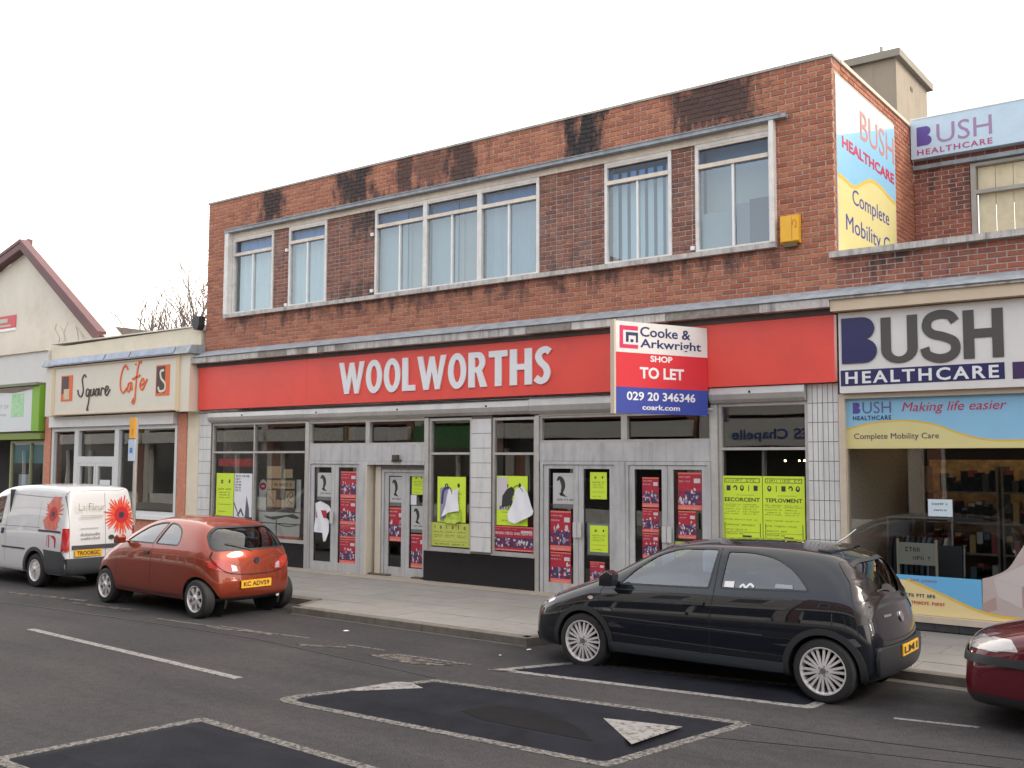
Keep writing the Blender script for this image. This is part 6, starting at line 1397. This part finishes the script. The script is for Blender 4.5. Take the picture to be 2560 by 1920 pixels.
C1.line('panel_gap', [(1.13, .94), (1.05, .85), (1.03, .6), (1.05, .34)], .006, SEAMC, both=True); C1.line('panel_gap', [(2.27*K_, 1.37), (2.26*K_, .95), (2.235*K_, .7), (2.23*K_, .35)], .008, SEAMC, both=True)
C1.line('side_moulding', [(1.08, .60), (2.0, .585), (2.9, .575)], .011, mat('moulding_edge', (.05, .055, .06), .3), both=True); C1.line('crease', [(1.1, .885), (2.0, .905), (3.2, .93)], .007, mat('moulding_edge'), off=.003, both=True)
C1.line('side_moulding', [(1.1, .435), (2.0, .41), (2.75, .40)], .006, mat('moulding_edge'), both=True)
b = MB(); C1.patch('door_handle', rounded([(1.94*K_, .80), (2.17*K_, .805), (2.17*K_, .845), (1.94*K_, .835)], .015), TRIM, 'L', .004, .022, both=True)
C1.patch('indicator', ell(.93, .775, .035, .018, 14), CLAMP, 'L', .004, .006, both=True); C1.line('badge', [(1.10, .665), (1.20, .665)], .022, mat('badge_grey', (.22, .23, .24), .3, .8), off=.003)
C1.patch('quarter_sticker', [(2.36*K_, 1.0), (2.46*K_, 1.0), (2.46*K_, 1.06), (2.36*K_, 1.055)], PAPER, 'L', .001); C1.patch('quarter_sticker', stroke([(2.52*K_, 1.005), (2.55*K_, 1.035), (2.58*K_, 1.01), (2.62*K_, 1.045), (2.66*K_, 1.02)], .022), PAPER, 'L', .001); C1.patch('quarter_sticker', [(2.86*K_, 1.025), (3.04*K_, 1.03), (3.03*K_, 1.065), (2.87*K_, 1.065)], mat('grey_sticker', (.30, .32, .36), .4), 'L', .001)
# rear: tail lamps, tailgate gaps, bumper, spoiler, badge, plate
C1.patch('tail_lamp', rounded([(3.62*K_, .74), (3.72*K_, .76), (3.72*K_, .98), (3.62*K_, 1.15), (3.46*K_, 1.30), (3.40*K_, 1.30), (3.53*K_, 1.12), (3.59*K_, .92)], .02), mat('smoked_lamp', (.012, .006, .007), .2, coat=.2), 'L', .006, .004, both=True)
C1.patch('painted_reflection', [(3.50*K_, .605), (3.60*K_, .625), (3.66*K_, .56), (3.56*K_, .535)], mat('reflection_grey', (.10, .10, .105), .2, .3, coat=1.0), 'L', .004, .006, both=True)  # no lens here: a reflection on the bodywork painted as a grey patch
C1.patch('rear_bumper', rounded([(-.66, .28), (.66, .28), (.69, .42), (.67, .535), (-.67, .535), (-.69, .42)], .04), TRIM, 'B', .006, .035)
C1.line('tailgate_gap', [(-.60, .95), (-.55, .72), (-.52, .60), (0, .575), (.52, .60), (.55, .72), (.60, .95)], .010, SEAMC, 'B'); C1.line('panel_crease', [(-.5, .89), (0, .905), (.5, .89)], .03, TRIM, 'B', off=.004)
C1.patch('badge', ell(0, .76, .05, .05, 20), CHR, 'B', .004, .010); C1.line('name_badge', [(-.42, .80), (-.25, .80)], .022, CHR, 'B', off=.005)
C1.patch('spoiler', [(3.18*K_, -.46), (3.30*K_, -.44), (3.36*K_, 0), (3.30*K_, .44), (3.18*K_, .46), (3.22*K_, 0)], BLK, 'T', .003, .014); plate(C1, 'LM1', -.26, .42, .52, .105, .045)
C1.line('wiper', [(0.0, 1.0), (-.2, 1.03), (-.38, 1.02)], .014, TRIM, 'B', off=.012); MB().cyl((4.0-.16, .38, .25), (4.0-.02, .38, .24), .028, n=12).build('exhaust', ALLOY, C1.t)
C1.patch('front_bumper_lip', [(-.62, .22), (.62, .22), (.64, .30), (-.64, .30)], TRIM, 'F', .004, .01); C1.patch('headlamp', rounded([(.17, .60), (.42, .70), (.40, .765), (.24, .735), (.15, .67)], .02), CLAMP, 'L', .003, both=True)
M1 = C1.cast(1.22, .99, 'L')
for sg in (-1, 1):
    b = MB(); b.prism([(1.14, .93), (1.30, .935), (1.31, 1.06), (1.24, 1.10), (1.15, 1.04)], 'y', sg*.84, sg*.99) if sg > 0 else b.prism([(1.14, .93), (1.30, .935), (1.31, 1.06), (1.24, 1.10), (1.15, 1.04)], 'y', -.99, -.84)
    b.box(1.18, 1.26, min(sg*.72, sg*.84), max(sg*.72, sg*.84), .945, .975); o = b.build('door_mirror', BLK, C1.t); bv = o.modifiers.new('b', 'BEVEL'); bv.width = .025; bv.segments = 3
C1.seats(1.75, 2.45, .38); C1.floor(1.0, 3.6, .30, .70); MB().prism([(1.0, .60), (1.45, .60), (1.50, .86), (1.40, .93), (1.05, .93)], 'y', -.70, .70).build('dashboard', CABIN, C1.t)
MB().lathe([(.17, -.012), (.19, 0), (.17, .012), (.155, 0), (.17, -.012)], (1.62, .36, .92), 'x', 24).build('steering_wheel', CABIN, C1.t)
MB().tube([(3.22*K_, 0, 1.44), (3.30*K_, .0, 1.49), (3.40*K_, .0, 1.58)], .008, 6).build('aerial', CLAMP, C1.t)

# ---------------------------------------------------------------- orange-red rounded hatchback
ST2 = [(.18, .14, .17, .50, .24, .58, .52, .46, .02, 0), (.26, .22, .28, .60, .38, .695, .68, .56, .03, .09), (.60, .58, .60, .77, .66, .845, .775, .64, .045, .05), (.86, .86, .88, .88, .92, .96, .79, .64, .05, .08),
       (1.08, 1.08, 1.12, .93, 1.18, 1.13, .795, .58, .05, .10), (1.38, 1.38, 1.42, .95, 1.50, 1.275, .795, .53, .05, .06), (1.72, 1.72, 1.74, .955, 1.80, 1.345, .795, .505, .055, .02), (2.15, 2.15, 2.15, .955, 2.15, 1.355, .795, .50, .06, 0),
       (2.55, 2.55, 2.55, .955, 2.52, 1.35, .795, .50, .055, 0), (2.85, 2.87, 2.90, .95, 2.82, 1.325, .79, .50, .05, 0), (3.08, 3.14, 3.14, .94, 3.01, 1.285, .77, .49, .04, 0), (3.26, 3.36, 3.31, .915, 3.14, 1.23, .71, .455, .03, 0), (3.36, 3.47, 3.40, .89, 3.20, 1.18, .62, .41, .02, 0)]
ORP = car_paint('copper_orange_metallic', (.255, .042, .020), .45, .38)
C2 = Car('parked_car', 'copper orange small hatchback with rounded roof parked behind the white van', 'car', (-15.52, -3.93, 0), rad(-2.6), ORP, ST2, .965, .10, .13, zb=.22, group='cars parked along the kerb')
wh2 = [(.66, .272), (3.14, .272)]
C2.window(rounded([(1.20, 1.00), (1.42, 1.13), (1.66, 1.245), (1.93, 1.30), (2.10, 1.305), (1.96, 1.0)], [.04, .06, .1, .08, .02, .03]), 'L', CGL)
C2.window(rounded([(2.03, 1.0), (2.16, 1.305), (2.36, 1.285), (2.55, 1.20), (2.62, 1.07), (2.60, 1.0)], [.03, .04, .1, .1, .08, .05]), 'L', CGL)
C2.window(rounded([(-.54, 1.03), (.54, 1.03), (.48, 1.25), (.3, 1.29), (-.3, 1.29), (-.48, 1.25)], [.05, .05, .06, .1, .1, .06]), 'F', CGL)
C2.window(rounded([(-.63, .955), (.63, .955), (.57, 1.16), (.44, 1.265), (-.44, 1.265), (-.57, 1.16)], [.07, .07, .12, .10, .10, .12]), 'B', glass_mat('rear_hatch_glass', (.25, .27, .28), .9), rim=.025)
C2.finish(wh2, .315, .46)
for (wx, wz) in wh2:
    for sg in (-1, 1): C2.wheel(wx, sg*.685, .272, .272, .175, 'split', sg, .185)
C2.line('panel_gap', [(1.98, 1.0), (1.99, .8), (1.98, .55), (1.97, .34)], .006, SEAMC, both=True); C2.line('panel_gap', [(1.12, .95), (1.02, .85), (1.0, .6), (1.02, .34)], .004, SEAMC, both=True)
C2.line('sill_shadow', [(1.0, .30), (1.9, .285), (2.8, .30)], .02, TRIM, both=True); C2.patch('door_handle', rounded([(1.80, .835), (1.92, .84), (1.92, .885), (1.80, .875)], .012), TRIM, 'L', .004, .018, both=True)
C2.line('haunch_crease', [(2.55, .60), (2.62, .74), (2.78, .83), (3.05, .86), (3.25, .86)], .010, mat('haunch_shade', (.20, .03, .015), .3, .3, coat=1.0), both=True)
C2.patch('tail_lamp', rounded([(-.71, .735), (-.70, .82), (-.55, .835), (-.34, .74), (-.30, .645), (-.45, .645), (-.62, .69)], .03), mat('coral_lamp', (.42, .02, .012), .12, coat=1.0), 'B', .004, .010)
C2.patch('tail_lamp', rounded([(.71, .735), (.70, .82), (.55, .835), (.34, .74), (.30, .645), (.45, .645), (.62, .69)][::-1], .03), mat('coral_lamp'), 'B', .004, .010)
for sg in (-1, 1): C2.patch('reversing_lens', rounded([(sg*.41, .66), (sg*.33, .66), (sg*.345, .73), (sg*.42, .755)][::sg], .012), CLAMP, 'B', .015, .004)
C2.line('tailgate_gap', [(-.62, .94), (-.66, .84), (-.56, .70), (-.38, .625), (0, .605), (.38, .625), (.56, .70), (.66, .84), (.62, .94)], .010, SEAMC, 'B', off=.016)
C2.patch('badge', ell(0, .80, .045, .038, 18), mat('blue_chrome_badge', (.10, .14, .22), .15, .8), 'B', .004, .014); C2.line('wiper', [(-.05, .93), (-.20, .99), (-.42, 1.05)], .016, TRIM, 'B', off=.014)
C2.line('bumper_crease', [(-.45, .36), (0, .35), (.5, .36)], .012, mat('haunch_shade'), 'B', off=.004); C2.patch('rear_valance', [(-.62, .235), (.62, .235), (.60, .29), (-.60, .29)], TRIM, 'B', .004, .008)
plate(C2, 'KC ADV59', -.29, .415, .52, .11, .012); MB().cyl((3.3, .42, .27), (3.48, .42, .26), .028, n=12).build('exhaust', ALLOY, C2.t)
for sg in (-1, 1):
    P_ = [(1.16, .97), (1.30, .975), (1.32, 1.07), (1.24, 1.11), (1.16, 1.06)]
    b = MB(); b.prism(P_, 'y', *sorted((sg*.80, sg*.93))); b.box(1.20, 1.26, *sorted((sg*.70, sg*.80)), .98, 1.01); o = b.build('door_mirror', ORP, C2.t); bv = o.modifiers.new('b', 'BEVEL'); bv.width = .025; bv.segments = 3
C2.seats(1.45, 2.1, .36, .46); C2.floor(.9, 3.2, .30, .66); MB().prism([(.95, .62), (1.35, .62), (1.38, .88), (1.3, .94), (1.0, .94)], 'y', -.66, .66).build('dashboard', CABIN, C2.t)
C2.patch('parcel_shelf', [(2.75, -.5), (3.1, -.45), (3.1, .45), (2.75, .5)], CABIN, 'T', -.30)

# ---------------------------------------------------------------- white van
ST3 = [(.12, .08, .12, .72, .20, .80, .56, .48, .02, 0), (.24, .18, .24, .82, .38, .89, .66, .54, .02, .06), (.62, .60, .64, .93, .74, 1.0, .70, .58, .03, .04), (.90, .90, .94, .98, 1.05, 1.08, .70, .59, .03, .06),
       (1.15, 1.15, 1.2, 1.01, 1.36, 1.36, .705, .57, .03, .06), (1.45, 1.45, 1.5, 1.03, 1.68, 1.62, .705, .55, .03, .05), (1.9, 1.9, 1.9, 1.05, 2.1, 1.73, .705, .56, .03, .02), (2.5, 2.5, 2.5, 1.08, 2.6, 1.775, .705, .58, .03, 0),
       (3.2, 3.2, 3.2, 1.1, 3.2, 1.785, .705, .585, .03, 0), (3.8, 3.8, 3.8, 1.1, 3.82, 1.765, .705, .58, .03, 0), (4.10, 4.16, 4.14, 1.1, 4.08, 1.745, .70, .575, .025, 0), (4.20, 4.28, 4.25, 1.1, 4.19, 1.725, .68, .565, .02, 0), (4.22, 4.32, 4.29, 1.1, 4.22, 1.70, .64, .54, .01, 0)]
VW = car_paint('white_van_paint', (.66, .665, .68), .0, .4)
C3 = Car('parked_van', 'white panel van with red gerbera flower decals on side and rear doors', 'van', (-21.02, -3.71, 0), rad(0), VW, ST3, .985, .03, .10, zb=.24)
wh3 = [(.80, .30), (3.36, .30)]
C3.window(rounded([(1.42, 1.08), (1.62, 1.36), (1.85, 1.55), (2.12, 1.57), (2.10, 1.08)], [.04, .08, .08, .04, .04]), 'L', CGLD)
C3.window(rounded([(-.52, 1.16), (.52, 1.16), (.48, 1.55), (.3, 1.60), (-.3, 1.60), (-.48, 1.55)], [.05, .05, .06, .1, .1, .06]), 'F', CGL)
C3.finish(wh3, .345, .44)
for (wx, wz) in wh3:
    for sg in (-1, 1): C3.wheel(wx, sg*.60, .295, .295, .18, 'cap', sg, .19)
VT = mat('van_grey_plastic', (.050, .055, .062), .55)
C3.patch('rear_bumper', rounded([(-.69, .26), (.69, .26), (.70, .40), (.69, .545), (-.69, .545), (-.70, .40)], .03), VT, 'B', .006, .05)
C3.patch('corner_bumper', [(3.74, .27), (4.27, .27), (4.29, .56), (4.22, .66), (3.66, .68), (3.72, .50)], VT, 'L', .005, .010, both=True); C3.patch('arch_trim', arc(3.36, .30, .41, .41, -5, 185, 24)+arc(3.36, .30, .344, .344, 185, -5, 24), VT, 'L', .004, .008, both=True)
C3.patch('door_strip', [(-.56, .70), (.66, .70), (.66, .765), (-.56, .765)], VT, 'B', .004, .02); C3.line('door_gap', [(.06, .56), (.06, 1.1), (.06, 1.66)], .009, mat('pale_gap', (.20, .20, .20), .8), 'B'); C3.line('door_gap', [(-.60, .56), (-.60, 1.1), (-.58, 1.66), (-.3, 1.70), (.3, 1.70), (.62, 1.62), (.64, .6)], .008, mat('pale_gap'), 'B')
C3.patch('tail_lamp', rounded([(-.69, .66), (-.615, .66), (-.60, 1.06), (-.675, 1.06)], .012), RLAMP, 'B', .005, .012); C3.patch('tail_lamp', rounded([(.69, .66), (.615, .66), (.60, 1.06), (.675, 1.06)][::-1], .012), RLAMP, 'B', .005, .012)
C3.patch('tail_lamp_wrap', [(4.20, .68), (4.30, .68), (4.29, 1.06), (4.22, 1.06)], RLAMP, 'L', .004, .006, both=True); C3.patch('badge', ell(.17, .88, .055, .04, 18), INK, 'B', .006, .01)
C3.line('slide_rail', [(3.45, 1.0), (3.9, 1.0), (4.17, .995)], .035, NVO if False else mat('dark_blue_rail', (.03, .035, .08), .4), off=.008); C3.line('side_moulding', [(2.2, .665), (2.9, .66), (3.02, .66)], .028, mat('dark_blue_rail'), off=.008)
C3.line('door_gap', [(2.3, 1.60), (2.3, 1.1), (2.3, .4)], .008, mat('pale_gap')); C3.line('door_gap', [(3.42, 1.52), (3.42, 1.05)], .006, mat('pale_gap')); C3.line('side_ridge', [(2.35, 1.62), (3.0, 1.60), (3.9, 1.58)], .010, mat('pale_gap'), off=.002); C3.line('belt_ridge', [(2.0, 1.045), (3.0, 1.05), (3.5, 1.05)], .008, mat('pale_gap'), off=.002)
C3.patch('door_handle', rounded([(2.16, .90), (2.22, .90), (2.25, 1.0), (2.19, 1.0)], .012), mat('dark_blue_rail'), 'L', .006, .02)
GERB = mat('gerbera_red', (.66, .065, .035), .4); GERB2 = mat('gerbera_deep_red', (.50, .02, .03), .4)
def flower(car, cx, cz, R0, side, n, seed, lo=-1e9, hi=1e9, m=GERB, off=.004):
    r = random.Random(seed)
    for k in range(n):
        a = 2*pi*k/n+r.uniform(-.06, .06); l = R0*r.uniform(.82, 1.08); w0 = .020; w1 = .034*R0/.3
        P = [(cx+.03*cos(a)-w0*sin(a)*.5, cz+.03*sin(a)+w0*cos(a)*.5), (cx+l*.62*cos(a)-w1*sin(a)*.5, cz+l*.62*sin(a)+w1*cos(a)*.5), (cx+l*.92*cos(a)-w1*.3*sin(a), cz+l*.92*sin(a)+w1*.3*cos(a)), (cx+l*cos(a), cz+l*sin(a)), (cx+l*.92*cos(a)+w1*.3*sin(a), cz+l*.92*sin(a)-w1*.3*cos(a)), (cx+l*.62*cos(a)+w1*sin(a)*.5, cz+l*.62*sin(a)-w1*cos(a)*.5), (cx+.03*cos(a)+w0*sin(a)*.5, cz+.03*sin(a)-w0*cos(a)*.5)]
        if all(lo < p[0] < hi for p in P): car.patch('flower_petal', P, m if k % 3 else mat('gerbera_orange', (.72, .13, .05), .4), side, off+.0006*(k % 3), res=.2)
    car.patch('flower_centre', ell(cx, cz, R0*.42, R0*.42, 20), GERB2, side, off+.0022, res=.2); car.patch('flower_eye', ell(cx, cz, R0*.17, R0*.17, 16), mat('flower_eye_dark', (.03, .035, .045), .5), side, off+.0035, res=.2)
flower(C3, .38, 1.26, .345, 'B', 34, 2)
flower(C3, 3.87, 1.30, .30, 'L', 22, 5, hi=4.20, m=mat('faded_gerbera', (.68, .16, .12), .45))
C3.patch('red_picture', [(3.66, 1.03), (4.05, 1.03), (4.05, 1.60), (3.80, 1.60), (3.62, 1.42), (3.72, 1.3), (3.56, 1.18)], mat('faded_red_print', (.60, .20, .17), .45, var=.3, vscale=6), 'L', .0025)
C3.patch('red_letters', rounded([(3.80, .72), (3.83, .72), (3.83, .93), (3.98, .93), (4.04, .88), (4.03, .72), (4.0, .72), (3.98, .86), (3.9, .9), (3.80, .95)], .004), GERB2, 'L', .003); C3.line('red_stripe', [(3.74, .74), (3.76, .93)], .015, GERB2, off=.003)
def rear_text(car, body, y0, z0, w_, h_, m, x_, off=.0):
    me = fit_text(body, w_, h_, .001, off); me.transform(Matrix(((0, 0, 1, x_), (1, 0, 0, y0), (0, 1, 0, z0), (0, 0, 0, 1)))); me.materials.clear(); me.materials.append(m); return inst('lettering', me, parent=car.t)
xr = max(C3.cast(y_, z_, 'B').x for y_ in (-.5, -.3, 0, .1) for z_ in (.8, 1.1, 1.4))
rear_text(C3, 'La Fleur', -.47, 1.36, .50, .13, mat('olive_script', (.28, .26, .14), .5), xr+.004, -.01)
b = MB()
for zz, w_ in ((1.27, .46), (1.235, .40), (1.05, .34)): b.box(xr+.002, xr+.004, -.42, -.42+w_, zz, zz+.010)
b.build('script_underline', mat('tan_print', (.42, .36, .28), .5), C3.t)
b = MB(); r_ = random.Random(2)
for zz in (.93, .86):
    y_ = -.40
    while y_ < -.05: l_ = r_.uniform(.015, .035); b.box(xr+.002, xr+.004, y_, y_+l_, zz, zz+r_.uniform(.025, .045)); y_ += l_+.012
b.build('small_print', mat('grey_small_print', (.36, .35, .34), .5), C3.t); plate(C3, 'TROOBGC', -.52, .575, .50, .115, .02)
C3.floor(.9, 4.1, .34, .60); MB().box(2.35, 2.38, -.66, .66, .36, 1.7).build('bulkhead', CABIN, C3.t); C3.seats(1.5, 1.55, .55, .44)

# ---------------------------------------------------------------- maroon car at the right edge
ST4 = [(.10, .05, .07, .62, .13, .72, .66, .60, .02, 0), (.20, .16, .20, .68, .30, .77, .78, .68, .025, .08), (.60, .60, .62, .80, .66, .87, .835, .72, .04, .04), (1.1, 1.1, 1.12, .87, 1.16, .95, .84, .72, .05, .07),
       (1.36, 1.36, 1.40, .89, 1.48, 1.12, .84, .65, .05, .08), (1.75, 1.75, 1.78, .90, 1.90, 1.33, .84, .58, .05, .05), (2.3, 2.3, 2.3, .91, 2.3, 1.385, .84, .57, .05, 0), (3.0, 3.0, 3.0, .93, 3.0, 1.375, .84, .56, .05, 0),
       (3.6, 3.6, 3.6, .94, 3.5, 1.31, .83, .53, .05, 0), (3.85, 3.92, 3.88, .92, 3.72, 1.16, .78, .48, .03, 0), (3.92, 4.02, 3.97, .88, 3.84, 1.02, .68, .44, .02, 0)]
MRN = car_paint('maroon_paint', (.10, .008, .016), .15, .3)
C4 = Car('parked_car', 'maroon car whose front corner enters the frame at the right edge', 'car', (-2.28, -3.68, 0), rad(0), MRN, ST4, .96, .07, .10, zb=.20, group='cars parked along the kerb')
wh4 = [(.88, .30), (3.35, .30)]
C4.window(rounded([(1.50, .97), (1.75, 1.18), (1.98, 1.30), (2.2, 1.31), (2.2, .975)], .04), 'L', CGL); C4.window(rounded([(2.3, .975), (2.3, 1.31), (3.0, 1.30), (3.3, 1.1), (3.32, .99)], .04), 'L', CGL)
C4.window(rounded([(-.6, 1.02), (.6, 1.02), (.54, 1.26), (-.54, 1.26)], .05), 'F', CGL); C4.finish(wh4, .345, .50)
for (wx, wz) in wh4:
    for sg in (-1, 1): C4.wheel(wx, sg*.73, .30, .30, .19, 'cap', sg, .20)
C4.patch('headlamp', rounded([(.13, .665), (.50, .685), (.44, .775), (.28, .77), (.14, .72)], .015), mat('pale_lens', (.50, .48, .46), .15, .2, coat=1.0), 'L', .004, .006, both=True); C4.patch('headlamp', rounded([(-.78, .665), (-.42, .665), (-.42, .755), (-.76, .76)], .015), CLAMP, 'F', .004, .006)
C4.patch('front_bumper', [(.06, .555), (.60, .555), (.60, .625), (.08, .625)], TRIM, 'L', .010, .012, both=True); C4.patch('front_bumper', [(-.78, .555), (.78, .555), (.78, .625), (-.78, .625)], TRIM, 'F', .010, .012)
C4.patch('bumper_skirt', [(.10, .22), (.54, .22), (.54, .30), (.08, .30)], TRIM, 'L', .004, both=True); C4.line('panel_gap', [(.6, .66), (.9, .72), (1.3, .86)], .006, SEAMC, off=.002); C4.seats(1.9, 2.7, .4); C4.floor(1.0, 3.7, .30, .7)

# ---------------------------------------------------------------- lamp column far left and litter are omitted: nothing of them shows
for o in list(bpy.data.objects):
    if o.name.startswith('tmp') or o.name.startswith('cutter'): bpy.data.objects.remove(o)
